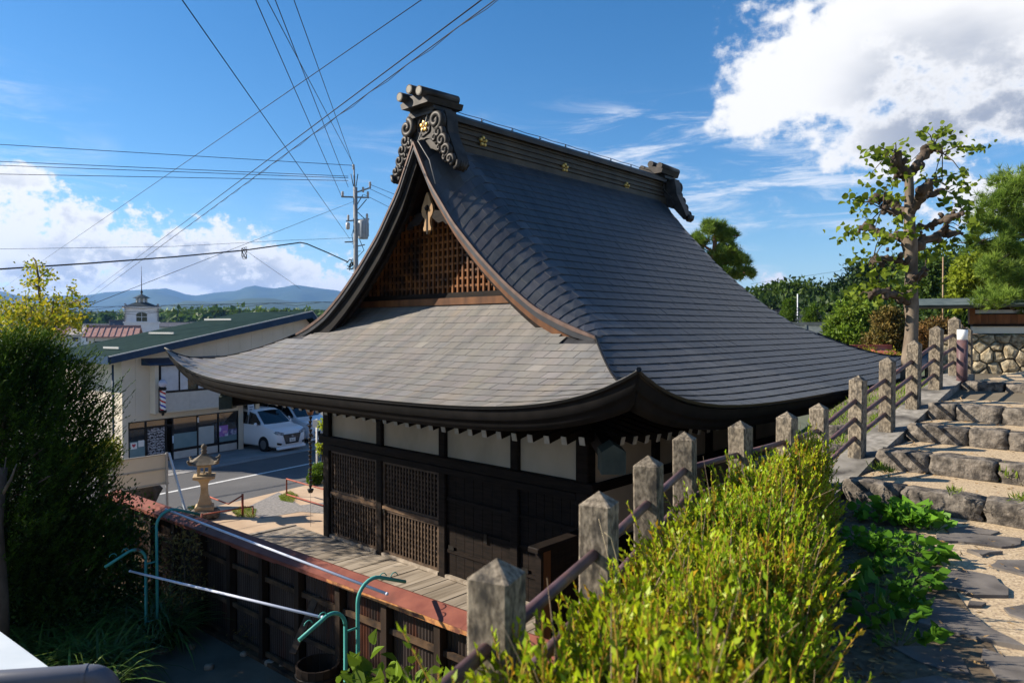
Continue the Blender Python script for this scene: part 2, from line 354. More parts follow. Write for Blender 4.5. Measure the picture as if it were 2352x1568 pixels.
def build_roof():
    rng = np.random.default_rng(11)
    b = MB()
    us = list(np.linspace(UF, UB, 90))
    for side in 'RL':
        sg = 1 if side == 'R' else -1; v0 = VR_ if side == 'R' else VL_
        def fn(s, d):
            lo, hi = (UF+d, UB-d) if d < DG else (UG+.01, UGB-.01); u = lo+(hi-lo)*s; v = v0+sg*d; return (u, v, float(z_main(u, v))-.022)
        b.grid(fn, np.linspace(0, 1, 80), np.linspace(0, 6.05, 36), flip=(side == 'L'))
    for side in 'FB':
        def fn(s, d):
            lo, hi = VR_+min(d, DG), VL_-min(d, DG); v = lo+(hi-lo)*s; u = UF+d if side == 'F' else UB-d
            return (u, v, min(float(z_hip(u, v)), float(z_main(u, v)) - (.12 if d > DG-.02 else 0))-.022)
        b.grid(fn, np.linspace(0, 1, 60), np.linspace(0, 2.9, 20), flip=(side == 'F'))
    roof = b.build('roof', MATS['copper_dark'], T)
    allt = []
    for side in 'FRLB':
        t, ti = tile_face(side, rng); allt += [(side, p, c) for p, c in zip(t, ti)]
    cl = UV_U*(-1)
    def px(p):
        w = TW(*p); q = w-Vector((0, 0, CAMZ)); d = q.dot(_fw); return (q.x/d*F_PX, -q.dot(_up)/d*F_PX)
    big = []
    for i, (side, p, c) in enumerate(allt):
        if side not in 'FR': continue
        a = [px(p[k]) for k in range(4)]; ar = abs(sum(a[k][0]*a[(k+1) % 4][1]-a[(k+1) % 4][0]*a[k][1] for k in range(4)))/2
        big.append((ar, i))
    big = set(i for _, i in sorted(big)[-300:])
    rest = MB()
    for i, (side, p, c) in enumerate(allt):
        if i in big: m = MB(); m.add(p, _TF[side], c); m.build('roof_tile', MATS['copper' if side in 'FB' else 'copper_shaded'], roof)
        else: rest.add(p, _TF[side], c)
    ro = rest.build('roof_tiling', MATS['copper'], roof, kind='stuff'); ro.data.materials.append(MATS['copper_shaded'])
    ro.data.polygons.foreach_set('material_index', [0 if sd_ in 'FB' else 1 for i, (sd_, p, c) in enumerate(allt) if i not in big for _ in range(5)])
    # hip caps: narrow ridge strips where the skirt meets the main slopes
    for su in (0, 1):
        for sv in (0, 1):
            pts = []
            for d in np.linspace(.0, DG, 14):
                u = UF+d if su == 0 else UB-d; v = VR_+d if sv == 0 else VL_-d; pts.append((u, v, float(z_hip(u, v))+.012))
            MB().tube(pts, [.03]+[.022]*13, 6).build('hip_cap', MATS['copper_shaded'], roof)
    # eave edge in two tiers, on all four sides
    def eave_pts(side, n=61):
        t = (1-np.cos(np.linspace(0, PI, n)))/2
        if side in 'FB': return [(UF if side == 'F' else UB, VR_+(VL_-VR_)*s) for s in t]
        return [(UF+(UB-UF)*s, VR_ if side == 'R' else VL_) for s in t]
    inw = {'F': (1, 0), 'B': (-1, 0), 'R': (0, 1), 'L': (0, -1)}
    for side in 'FRLB':
        pts = eave_pts(side); ix, iy = inw[side]
        def strip(sec, m, name):
            b = MB(); n = len(pts); vs = []
            for i, (u, v) in enumerate(pts):
                z = float(z_hip(u, v)); a = min(u-UF, UB-u) if side in 'RL' else min(v-VR_, VL_-v)
                for (o, dz) in sec:
                    oo = min(o, 99); uu, vv = u+ix*oo, v+iy*oo
                    # mitre at corners
                    if side in 'RL': uu = min(max(uu, UF+oo), UB-oo)
                    else: vv = min(max(vv, VR_+oo), VL_-oo)
                    vs.append((uu, vv, z+dz))
            k = len(sec); fs = []
            for i in range(n-1):
                for j in range(k-1):
                    f = (i*k+j, i*k+j+1, (i+1)*k+j+1, (i+1)*k+j); fs.append(f if side in 'FL' else f[::-1])
            b.add(vs, fs, None, True); return b.build(name, m, T)
        strip([(0.0, .012), (.004, -.012), (.010, -.035), (.06, -.045)], MATS['copper_shaded' if side in 'RL' else 'copper'], 'eave_edge')
        strip([(.03, -.035), (.045, -.10), (.07, -.17), (.075, -.175), (.10, -.18), (.12, -.24), (.17, -.31), (.30, -.31)], MATS['fascia_wood'], 'eave_fascia')
        # soffit from the fascia in to the wall top
        b = MB(); n = 40; vs = []; fs = []
        for i in range(n+1):
            s = i/n; u, v = (pts[0][0]+(pts[-1][0]-pts[0][0])*s, pts[0][1]+(pts[-1][1]-pts[0][1])*s)
            z = float(z_hip(u, v)); o = .2
            uu, vv = u+ix*o, v+iy*o
            if side in 'RL': uu = min(max(uu, UF+o), UB-o)
            else: vv = min(max(vv, VR_+o), VL_-o)
            if side in 'RL': iu, iv = min(max(u, 0), WALL_U), (0 if side == 'R' else WALL_V)
            else: iu, iv = (0 if side == 'F' else WALL_U), min(max(v, 0), WALL_V)
            vs += [(uu, vv, z-.30), (iu, iv, 4.02)]
        for i in range(n): f = (2*i, 2*i+1, 2*i+3, 2*i+2); fs.append(f if side in 'RB' else f[::-1])
        b.add(vs, fs); b.build('soffit', MATS['black_wood'], T)
    return roof
ROOF = build_roof()
def build_eaves():
    TIP = 1.28
    def rafter(a, b):
        m = MB(); m.beam(a, b, .085, .11); o = m.build('rafter', MATS['black_wood'], T)
        d = (Vector(b)-Vector(a)).normalized(); m = MB(); m.beam(Vector(b)-d*.004, Vector(b)+d*.006, .088, .113); m.build('rafter_end', MATS['white_tip'], o)
    for side, lo, hi in (('F', -1.2, WALL_V+1.2), ('R', -1.2, WALL_U+1.2), ('L', -1.2, WALL_V+.2)):
        n = int((hi-lo)/.3)
        for k in range(n+1):
            s = lo+(hi-lo)*k/n
            mx = WALL_V if side == 'F' else WALL_U
            q = min(s-(-2.5), mx+2.5-s); li = .62*math.exp(-q/1.05)*.75
            st = 0 if 0 <= s <= mx else (-s if s < 0 else s-mx); st = max(st-.02, -.05)
            if st > TIP-.12: continue
            zt = 3.42+li; zs = zt+(TIP-st)*.22
            if side == 'F': rafter((-st, s, zs), (-TIP, s, zt))
            elif side == 'R': rafter((s, -st, zs), (s, -TIP, zt))
            elif s < 3: rafter((s, WALL_V+st, zs), (s, WALL_V+TIP, zt))
    for (cu, cv, su, sv) in ((0, 0, -1, -1), (0, WALL_V, -1, 1), (WALL_U, 0, 1, -1), (WALL_U, WALL_V, 1, 1)):
        a = Vector((cu, cv, 3.62)); e = Vector((cu+su*1.62, cv+sv*1.62, 3.42)); m = MB(); m.beam(a, e, .17, .24); hr = m.build('hip_rafter', MATS['black_wood'], T)
        d = (e-a).normalized(); x = Vector((-d.y, d.x, 0)).normalized()
        m = MB(); m.prism([(-.15, -.17), (.15, -.17), (.15, .1), (0, .19), (-.15, .1)], e-d*.22, x, (0, 0, 1), d, .28); m.build('hip_rafter_cap', mat('verdigris', (.035, .05, .045), (.06, .075, .065), 8, .6), hr)
build_eaves()
def build_gable(front=True):
    sg = 1 if front else -1; ub = UG if front else UGB; nm = ''
    def ez(v): return float(z_main(ub, v))
    dd = np.linspace(DG-.02, 6.05, 30)
    for side in (0, 1):
        vs = [VR_+d if side == 0 else VL_-d for d in dd]
        def sweep(name, m, o0, o1, h0, h1, par):
            b = MB(); P = []
            for i, v in enumerate(vs):
                z = ez(v); tp = 1-.35*(i < 3)*(3-i)/3
                for (o, h) in ((o0, h0), (o1, h0), (o1, h1), (o0, h1)): P.append((ub+sg*o, v, z+h*tp))
            fs = []
            for i in range(len(vs)-1):
                for j in range(4): fs.append((i*4+j, i*4+(j+1) % 4, (i+1)*4+(j+1) % 4, (i+1)*4+j))
            fs += [(0, 1, 2, 3), (len(P)-4, len(P)-1, len(P)-2, len(P)-3)]
            if (side == 0) == front: fs = [f[::-1] for f in fs]
            b.add(P, fs); return b.build(name, m, par)
        edge = sweep('gable_edge', MATS['copper_dark'], -.02, .16, .03, -.12, T)
        sweep('edge_trim', mat('copper_brown', (.10, .065, .05), (.15, .10, .08), 6, .5, metal=.3), -.035, .02, .035, -.03, edge)
        brd = sweep('bargeboard', MATS['brown_wood'] if side == 0 else MATS['fascia_wood'], .05, .11, -.12, -.25 if side == 0 else -.40, T)
        sweep('board_moulding', MATS['black_wood'], .20, .28, -.12, -.40, brd)
        # underside of the overhang between bargeboard and gable wall
        b = MB(); P = []
        for v in vs:
            for o in (.10, .55, 1.0): u = ub+sg*o; P.append((u, v, float(z_main(u, v))-.14))
        fs = []
        for i in range(len(vs)-1):
            for j in (0, 1):
                f = (i*3+j, i*3+j+1, i*3+j+4, i*3+j+3); fs.append(f if (side == 1) == front else f[::-1])
        b.add(P, fs); b.build('gable_soffit', mat('soffit_brown', (.016, .008, .005), (.035, .016, .008), 5, .6), T)
    # gable wall
    ug = ub+sg*.83; zb = float(z_hip(ug, VC))+.02
    m = MB(); top = [(v, float(z_main(ug, v))-.16) for v in np.linspace(.35, 6.65, 31)]
    m.prism([(.35, zb)]+top+[(6.65, zb)], (ug+sg*.10, 0, 0), (0, 1, 0), (0, 0, 1), (sg, 0, 0), .05); gw = m.build('gable_wall', MATS['black_wood'], T)
    MB().box(min(ug-sg*.08, ug+sg*.09), max(ug-sg*.08, ug+sg*.09), .5, 6.5, zb-.03, zb+.10).build('gable_sill', MATS['brown_wood'], T)
    MB().box(min(ug-sg*.03, ug+sg*.09), max(ug-sg*.03, ug+sg*.09), .6, 6.4, zb+.10, zb+.20).build('gable_rail', MATS['black_wood'], T)
    if front:
        for k in range(-18, 19):
            v = VC+k*.137; zt = min(float(z_main(ug, v))-.20, 7.25)
            if zt-(zb+.2) > .08: MB().box(ug-.03, ug+.02, v-.022, v+.022, zb+.2, zt).build('lattice_bar', MATS['lattice_wood'], gw)
        for k in range(1, 16):
            z = zb+.18+k*.142; ok = [v for v in np.linspace(.5, 6.5, 121) if float(z_main(ug, v))-.20 > z+.03]
            if z < 7.15 and ok: MB().box(ug-.012, ug+.035, ok[0], ok[-1], z-.02, z+.02).build('lattice_bar', MATS['lattice_wood'], gw)
    # pendant under the apex
    up_ = ub+sg*.30; h = [(0, .44), (.06, .36), (.10, .26), (.17, .14), (.19, .03), (.16, -.06), (.10, -.12), (.085, -.2), (.10, -.28), (.13, -.34), (.11, -.40), (.05, -.385), (.03, -.42), (0, -.47)]
    poly = h+[(-a, b_) for a, b_ in h[-2:0:-1]]
    zc = ez(VC)-1.22; poly = [(a*.85, b_*.85) for a, b_ in poly]
    pn = MB().prism(poly, (up_, VC, zc), (0, 1, 0), (0, 0, 1), (sg, 0, 0), .055).build('gable_pendant', MATS['pale_wood'], T)
    b = MB(); b.lathe([(.0, -.03), (.05, -.03), (.06, -.005), (.045, .02), (.02, .05), (0, .055)], 10)
    o = b.build('boss', MATS['black_wood'], pn); o.data.transform(Matrix.Translation((up_-sg*.005, VC, zc+.08)) @ Matrix.Rotation(R(-90*sg), 4, 'Y'))
    b = MB(); b.box(min(up_-sg*.006, up_+sg*.01), max(up_-sg*.006, up_+sg*.01), VC-.022, VC+.022, zc-.40, zc+.02); b.build('groove', MATS['black_wood'], pn)
    for s in (-1, 1):                                     # carved scroll fins beside the pendant
        b = MB(); b.prism([(.10, -.08), (.2, .02), (.34, .0), (.44, -.10), (.55, -.14), (.62, -.26), (.5, -.26), (.42, -.20), (.3, -.22), (.2, -.16)], (up_+sg*.01, VC, zc), (0, s, 0), (0, 0, 1), (sg, 0, 0), .05)
        b.build('pendant_fin', MATS['black_wood'], pn)
build_gable(True); build_gable(False)
def flower(par, c, n, r=.10, name='flower_emblem', m='gold'):
    n = Vector(n); x = n.cross(Vector((0, 0, 1))).normalized(); y = Vector((0, 0, 1)); b = MB()
    for k in range(6):
        a = R(90+72*k); cc = Vector(c)+(x*math.cos(a)+y*math.sin(a))*r*(.62 if k < 5 else 0); rr = r*(.36 if k < 5 else .2)
        for j in range(1):
            vs = [cc+n*.03]; nn = 10
            for q in range(nn): t = 2*PI*q/nn; vs.append(cc+(x*math.cos(t)+y*math.sin(t))*rr*.7+n*.022)
            for q in range(nn): t = 2*PI*q/nn; vs.append(cc+(x*math.cos(t)+y*math.sin(t))*rr-n*.01)
            fs = [(0, 1+q, 1+(q+1) % nn) for q in range(nn)]+[(1+q, 11+q, 11+(q+1) % nn, 1+(q+1) % nn) for q in range(nn)]
            b.add(vs, fs)
    return b.build(name, MATS[m], par)
def build_ridge():
    u0, u1 = .10, UGB-(.10-UG); zb = 8.22
    secs = [(.34, zb, zb+.20), (.27, zb+.20, zb+.245), (.30, zb+.245, zb+.29), (.255, zb+.29, zb+.345), (.285, zb+.345, zb+.39), (.245, zb+.39, zb+.455), (.275, zb+.455, zb+.50), (.24, zb+.50, zb+.56), (.27, zb+.56, zb+.61)]
    ridge = MB().box(u0, u1, VC-.22, VC+.22, zb-.1, zb+.70).build('ridge', mat('ridge_copper', (.045, .036, .026), (.085, .066, .045), 2.2, .5, metal=.25, bump=.003, coord='World', stretch=(1, 1, .4)), T)
    for i, (w, a, b_) in enumerate(secs): MB().box(u0+.004*i, u1-.004*i, VC-w, VC+w, a+.001, b_-.001).build('ridge_course', MATS['ridge_copper'], ridge)
    m = MB(); m.prism([(-.36, .0), (.36, .0), (.33, .10), (.22, .18), (.10, .225), (-.10, .225), (-.22, .18), (-.33, .10)], (u0-.02, VC, zb+.61), (0, 1, 0), (0, 0, 1), (1, 0, 0), u1-u0+.04); m.build('ridge_cap', MATS['ridge_copper'], ridge)
    for x, y in ((1110, 325), (1298, 385), (1440, 428)):
        d = ray(x, y); v = VC-.31; t = (v-(Vector((0, 0, CAMZ))-K0).dot(UV_V))/d.dot(UV_V); P = Vector((0, 0, CAMZ))+d*t-K0
        flower(ridge, (P.dot(UV_U), VC-.31, P.z), (0, -1, 0), .115); flower(ridge, (P.dot(UV_U), VC+.31, P.z), (0, 1, 0), .115)
    # lightning conductor on brackets along the top
    pts = []; b = MB(); zt = zb+.61+.225
    for k in range(9):
        u = u0+.25+(u1-u0-.5)*k/8; b.tube([(u, VC, zt-.01), (u, VC, zt+.10)], .012, 5); b.tube([(u-.05, VC, zt+.03), (u+.05, VC, zt+.07)], .008, 4)
        pts += [(u, VC, zt+.10)] + ([(u+(u1-u0-.5)/16, VC, zt+.085)] if k < 8 else [])
    b.tube(pts, .007, 5); b.build('conductor_rod', MATS['iron'], ridge)
    pts = [(u0-.35, VC-.16, zt+.02), (u0-.42, VC-.13, 8.75), (UG-.03, VC-.14, 8.36), (UG+.05, VC-.36, 8.0), (UG+.02, VC-.55, 7.55)]
    MB().tube(pts, .010, 5).build('conductor_cable', mat('pale_cable', (.3, .28, .25), None, 1, .5), ridge)
    def ornament(u, sg):
        o = MB(); h = [(.0, 8.30), (.22, 8.26), (.48, 8.14), (.56, 8.22), (.50, 8.42), (.36, 8.55), (.27, 8.66), (.25, 8.86), (.25, 8.92)]
        poly = [(a, z) for a, z in h]+[(-a, z) for a, z in h[::-1] if a > 0]
        o.prism(poly, (u, VC, 0), (0, 1, 0), (0, 0, 1), (sg, 0, 0), .34); orn = o.build('ridge_end_ornament', MATS['ornament'], T)
        for (z, w, l, t) in ((8.88, .31, .42, .05), (8.93, .37, .50, .05), (8.98, .33, .46, .04)):
            m = MB(); m.prism([(-w, 0), (w, 0), (w, t), (0, t+.07), (-w, t)], (u-sg*.07, VC, z), (0, 1, 0), (0, 0, 1), (sg, 0, 0), l); m.build('ornament_cornice', MATS['ornament'], orn)
        m = MB(); m.prism([(-.36, 0), (.36, 0), (.40, .10), (.12, .19), (-.12, .19), (-.40, .10)], (u-sg*.24, VC, 9.02), (0, 1, 0), (0, 0, 1), (sg, 0, .03), .85); m.build('ornament_crown', MATS['ornament'], orn)
        for dv, z in ((-.27, 9.21), (0, 9.29), (.27, 9.21)):
            a = Vector((u-sg*.36, VC+dv, z)); b_ = a+Vector((sg*.92, 0, .03)); m = MB(); m.tube([a, b_], .085, 16); c = m.build('ornament_cylinder', MATS['ornament'], orn)
            m = MB(); m.tube([a+Vector((-sg*.004, 0, 0)), a+Vector((sg*.006, 0, 0))], .066, 16); m.build('cylinder_face', mat('cylinder_face', (.20, .18, .14), (.26, .235, .19), 12, .6), c)
        flower(orn, (u-sg*.005, VC, 8.70), (-sg, 0, 0), .115)
        m = MB()                                             # relief around the emblem and a scalloped hem
        ring = [(u-sg*.012, VC+.17*math.cos(R(a))*(1+.08*math.cos(R(5*a))), 8.70+.17*math.sin(R(a))*(1+.08*math.cos(R(5*a)))) for a in range(0, 361, 15)]
        m.tube(ring, .014, 5); hem = [(u-sg*.01, VC+x, 8.46+.025*abs(math.sin(x*16))-.12*abs(x)) for x in np.linspace(-.44, .44, 41)]; m.tube(hem, .014, 5); m.build('relief_line', MATS['ornament'], orn)
        # scrolls down both flanks
        for s in (-1, 1):
            ch = [(.40, 8.72, .16), (.46, 8.50, .12), (.36, 8.42, .09), (.55, 8.34, .12), (.48, 8.22, .08), (.64, 8.16, .11), (.62, 8.03, .07), (.76, 7.98, .09)]
            for q, (a, z, r) in enumerate(ch):
                m = MB(); sp = []
                n = 26
                for k in range(n):
                    t = k/(n-1); ang = R(90*s)+s*t*2*PI*1.35; rr = r*(1-.72*t); sp.append((u-sg*(.03+.05*t), VC+s*a+rr*math.cos(ang), z+rr*math.sin(ang)))
                m.tube(sp, [r*.50*(1-.35*k/(n-1)) for k in range(n)], 7); m.blob((u-sg*.06, VC+s*a, z), r*.34, 8, 6, 0, squash=(.8, 1, 1))
                m.build('scroll', MATS['ornament'], orn)
            m = MB(); back = [(.30, 8.90), (.55, 8.90), (.60, 8.70), (.62, 8.5), (.72, 8.3), (.82, 8.1), (.90, 7.9), (.82, 7.82), (.70, 7.95), (.58, 8.08), (.45, 8.2), (.25, 8.3)]
            m.prism([(s*a, z) for a, z in back][::s], (u+sg*.02, VC, 0), (0, 1, 0), (0, 0, 1), (sg, 0, 0), .26); m.build('ornament_wing', MATS['ornament'], orn)
            m = MB()
            for k in range(4): m.tube([(u-sg*.02+sg*.06*k, VC+s*.84, 7.80), (u-sg*.02+sg*.06*k, VC+s*.91, 7.84), (u-sg*.02+sg*.06*k, VC+s*.93, 7.94)], .04, 6)
            m.build('wing_tail', MATS['ornament'], orn)
    ornament(u0-.34, 1); ornament(u1+.34, -1)
build_ridge()
def build_walls():
    Z0, ZK, ZT = .45, 2.52, 4.05
    bw = MATS['black_wood']
    vs = [0, 1.42, 3.22, 5.12, 7.0]; us = [0, 1.95, 3.9, 5.85, 7.8]
    for k, v in enumerate(vs): MB().bbox(-.11 if k in (0, 4) else -.09, .11, v-(.12 if k in (0, 4) else .095), v+(.12 if k in (0, 4) else .095), .1, ZT, .02).build('wall_post', bw, T)
    for u in us[1:]: MB().bbox(u-.10, u+.10, -.09, .11, .1, ZT, .02).build('wall_post', bw, T)
    for u in us[1:]: MB().bbox(u-.10, u+.10, WALL_V-.09, WALL_V+.11, .1, ZT, .02).build('wall_post', bw, T)
    # front wall
    for i in range(4):
        a, b = vs[i]+.095, vs[i+1]-.095
        MB().box(-.02, .05, a, b, ZK+.13, ZT-.12).build('plaster_panel', MATS['plaster'], T)
    MB().bbox(-.15, .06, -.25, 7.22, ZK-.02, ZK+.14, .012).build('wall_beam', bw, T)
    MB().bbox(-.13, .06, -.2, 7.2, ZT-.32, ZT-.02, .012).build('wall_beam', bw, T)
    MB().bbox(-.125, .05, .1, 6.9, ZK-.16, ZK-.04, .01).build('door_lintel', bw, T)
    # lattice doors in the two far bays: upper and lower leaf each
    for i in (2, 3):
        a, b = vs[i]+.10, vs[i+1]-.10; zm = 1.42
        for (z0, z1) in ((Z0+.06, zm-.035), (zm+.035, ZK-.17)):
            fr = MB(); fr.box(-.055, .0, a, a+.06, z0, z1); fr.box(-.055, .0, b-.06, b, z0, z1); fr.box(-.056, .001, a+.06, b-.06, z0, z0+.05); fr.box(-.056, .001, a+.06, b-.06, z1-.05, z1)
            door = fr.build('lattice_door', MATS['lattice_dark'], T)
            MB().box(.012, .03, a, b, z0, z1).build('door_backing', bw, door)
            l = MB(); n = int((b-a-.12)/.088)
            for k in range(1, n): y = a+.06+(b-a-.12)*k/n; l.box(-.045, -.02, y-.016, y+.016, z0+.05, z1-.05)
            n2 = int((z1-z0-.1)/.088)
            for k in range(1, n2): z = z0+.05+(z1-z0-.1)*k/n2; l.box(-.028, -.003, a+.06, b-.06, z-.016, z+.016)
            l.build('door_lattice', MATS['lattice_dark'], door, kind='stuff')
        MB().box(-.075, .0, a, b, zm-.033, zm+.033).build('middle_rail', mat('worn_wood', (.10, .06, .035), (.20, .13, .08), 6, .65, bump=.003), T)
        MB().box(-.10, .03, a, b, Z0+.002, Z0+.058).build('threshold', MATS['grey_plank'], T)
        MB().box(-.09, -.07, b-.10, b-.04, zm-.10, zm-.02).build('door_latch', MATS['iron'], T)
    # boarded doors in the two near bays
    for i in (0, 1):
        a, b = vs[i]+.10, vs[i+1]-.10
        MB().box(.0, .03, a, b, Z0+.06, ZK-.17).build('door_backing', bw, T)
        n = 7
        for k in range(n): y0 = a+(b-a)*k/n; MB().box(-.03, -.002, y0+.004, y0+(b-a)/n-.004, Z0+.06, ZK-.17).build('door_board', bw, T)
        for z in (.95, 1.4, 1.9): MB().box(-.055, -.031, a, b, z-.03, z+.03).build('door_batten', bw, T)
        MB().box(-.10, .03, a, b, Z0+.002, Z0+.058).build('threshold', MATS['grey_plank'], T)
        MB().box(-.065, -.056, a+.55, a+.63, 1.28, 1.44).build('door_handle', MATS['iron'], T)
        MB().box(-.065, -.056, b-.2, b-.06, .98, 1.06).build('door_handle', MATS['iron'], T)
    # side walls: plaster in three tiers between beams
    for (v, s, nm) in ((0, -1, 'side'), (WALL_V, 1, 'side')):
        for i in range(4):
            a, b = us[i]+.10, us[i+1]-.10; y0, y1 = sorted((v+s*.02, v-s*.05))
            for (z0, z1) in ((2.60, ZT-.12), (1.62, 2.44), (.62, 1.48)):
                mm = MATS['plaster'] if z0 > 1 else bw
                MB().box(a, b, y0, y1, z0, z1).build('plaster_panel' if z0 > 1 else 'board_panel', mm, T)
        for z in (2.52, 1.55, .52):
            y0, y1 = sorted((v+s*.07, v-s*.06)); MB().bbox(-.02, WALL_U+.05, y0, y1, z-.075, z+.075, .01).build('wall_beam', bw, T)
        y0, y1 = sorted((v+s*.09, v-s*.06)); MB().bbox(-.1, WALL_U+.1, y0, y1, ZT-.32, ZT-.02, .012).build('wall_beam', bw, T)
    MB().box(WALL_U, WALL_U+.06, .0, WALL_V, .1, ZT-.1).build('back_wall', MATS['plaster'], T)
    # foundation
    for v in (0, WALL_V): MB().box(.0, WALL_U, v-.08, v+.08, 0, .44).build('foundation', mat('stone_grey', (.18, .17, .16), (.28, .27, .25), 3, .85, bump=.01), T)
    # veranda: planks run away from the wall
    ver = MB().box(-1.72, -.0, -.9, 8.25, .28, .395).build('veranda', bw, T); y = -.95; k = 0; rr = random.Random(3)
    while y < 8.2:
        w = rr.uniform(.20, .31); z = .45+rr.uniform(-.006, .004)
        MB().bbox(-1.80+rr.uniform(-.02, .02), -.10, y+.004, y+w-.004, z-.05, z, .006).build('plank', MATS['grey_plank'], ver); y += w
    for k in range(5): MB().bbox(-1.79, 1.9, 7.13+k*.24, 7.13+k*.24+.232, .405, .455 if y < 0 else .456, .006).build('plank', MATS['grey_plank'], ver) if False else None
    MB().bbox(-1.86, -.10, 8.23, 8.36, .30, .47, .01).build('edge_board', MATS['grey_plank'], ver)
    for y in (-.7, 1.0, 2.8, 4.6, 6.4, 8.1): MB().box(-1.6, -1.48, y-.06, y+.06, 0.0, .28).build('veranda_post', bw, ver)
    # boarded partition standing on the veranda at the near corner
    pa = MB().box(-1.52, -.12, -.40, -.34, .46, 2.02).build('partition', bw, T)
    MB().bbox(-1.66, -.12, -.47, -.27, 2.02, 2.09, .015).build('partition_cap', MATS['black_wood'], pa)
    for u in (-1.5, -.8, -.16): MB().box(u-.05, u+.05, -.42, -.32, .45, 2.02).build('partition_post', MATS['black_wood'], pa)
    for k in range(9): MB().box(-1.5+k*.155, -1.5+k*.155+.148, -.425, -.402, .5, 2.0).build('partition_board', MATS['brown_wood'] if k == 0 else bw, pa)
    # rain chain and its gutter spout at the far corner
    ch = MB(); c0 = Vector((.95, 9.35, 3.0))
    for k in range(18): z = 2.85-k*.108; ch.lathe([(.018, -.05), (.045, .035), (.05, .05), (.03, .05)], 8, (c0.x+.01*math.sin(k*1.7), c0.y+.01*math.cos(k*2.1), z))
    ch.lathe([(.05, -.04), (.085, .05), (.07, .06)], 10, (c0.x, c0.y, .90)); ch.tube([(c0.x, c0.y, .88), (c0.x, c0.y, .0)], .004, 4)
    ch.build('rain_chain', MATS['iron'], T)
    g = MB(); g.lathe([(.06, -.12), (.12, .05), (.13, .10), (.11, .10)], 12, (c0.x, c0.y, 2.95)); g.tube([(c0.x, c0.y, 3.04), (1.5, 8.45, 3.32)], .05, 8); g.build('gutter_spout', mat('old_copper', (.10, .055, .035), (.18, .10, .07), 6, .5, metal=.4), T)
build_walls()
# ================================================================== GROUND AND TERRACE
mat('earth', (.10, .085, .06), (.17, .14, .10), 1.2, .95, bump=.02, bscale=9, coord='World')
mat('town_ground', (.12, .12, .11), (.20, .19, .17), .05, .95, coord='World', c3=(.06, .09, .035), s3=.02, lo3=.45, hi3=.6)
mat('sand', (.42, .30, .20), (.52, .39, .27), 1.3, .95, bump=.012, bscale=26, coord='World', c3=(.30, .21, .14), s3=.5, lo3=.55, hi3=.8)
mat('gravel', (.17, .16, .15), (.30, .28, .26), 14, .95, bump=.012, bscale=55, coord='World')
mat('aggregate', (.37, .275, .165), (.56, .44, .285), 40, .9, bump=.006, bscale=120, coord='World', c3=(.26, .19, .13), s3=60, lo3=.52, hi3=.62)
mat('asphalt', (.085, .085, .088), (.115, .113, .112), 30, .9, bump=.003, bscale=120, coord='World', c3=(.15, .145, .14), s3=.25, lo3=.5, hi3=.75)
mat('apron', (.22, .215, .21), (.30, .29, .28), 1.2, .9, bump=.003, bscale=60, coord='World')
mat('line_paint', (.72, .72, .70), (.55, .55, .53), 9, .7, coord='World')
mat('grass', (.07, .12, .018), (.16, .22, .035), 2.5, .9, bump=.02, bscale=40, coord='World')
mat('basalt', (.085, .073, .060), (.225, .195, .16), 14, .92, bump=.06, bscale=22, coord='World', c3=(.05, .044, .038), s3=9, lo3=.48, hi3=.62)
mat('flag', (.075, .066, .060), (.175, .155, .135), 3.5, .8, bump=.02, bscale=14, coord='World', c3=(.26, .22, .18), s3=1.2, lo3=.60, hi3=.8)
mat('concrete', (.085, .069, .050), (.285, .238, .175), 55, .92, bump=.012, bscale=85, coord='World', c3=(.045, .040, .034), s3=16, lo3=.50, hi3=.68, stretch=(1, 1, .55), rnd=.16)
mat('curb_concrete', (.16, .15, .13), (.30, .28, .25), 12, .92, bump=.012, bscale=50, coord='World', c3=(.06, .055, .05), s3=3, lo3=.5, hi3=.65)
mat('rail_paint', (.085, .050, .054), (.135, .082, .085), 9, .45, c3=(.22, .10, .06), s3=5, lo3=.58, hi3=.72)
def axes(az): a = R(az); return Vector((math.sin(a), math.cos(a), 0)), Vector((math.cos(a), -math.sin(a), 0))
T_, R_ = axes(45)
def TR(t, r, z=0.0): return T_*t + R_*r + Vector((0, 0, z))
EROAD, _ = axes(33); PROAD = Vector((-EROAD.y, EROAD.x, 0))
def RP(s, p, z=0.0): return EROAD*s + PROAD*p + Vector((0, 0, z))
def terrain(x, y):
    z = -.66
    # land rises gently beyond the temple on the right, then a wooded hill
    q = max(0.0, x+.15*y-6)*min(1, max(0, (y-14)/20)); z += min(q*.075, 3.2)
    h = math.exp(-(((x-75)/55)**2 + ((y-125)/45)**2)); z += 5.5*h
    h = math.exp(-(((x-150)/60)**2 + ((y-150)/70)**2)); z += 8*h
    d = math.hypot(x, y); z -= 7*min(1, max(0, (d-120)/500))*(1 if x < 20 else .3)
    return z
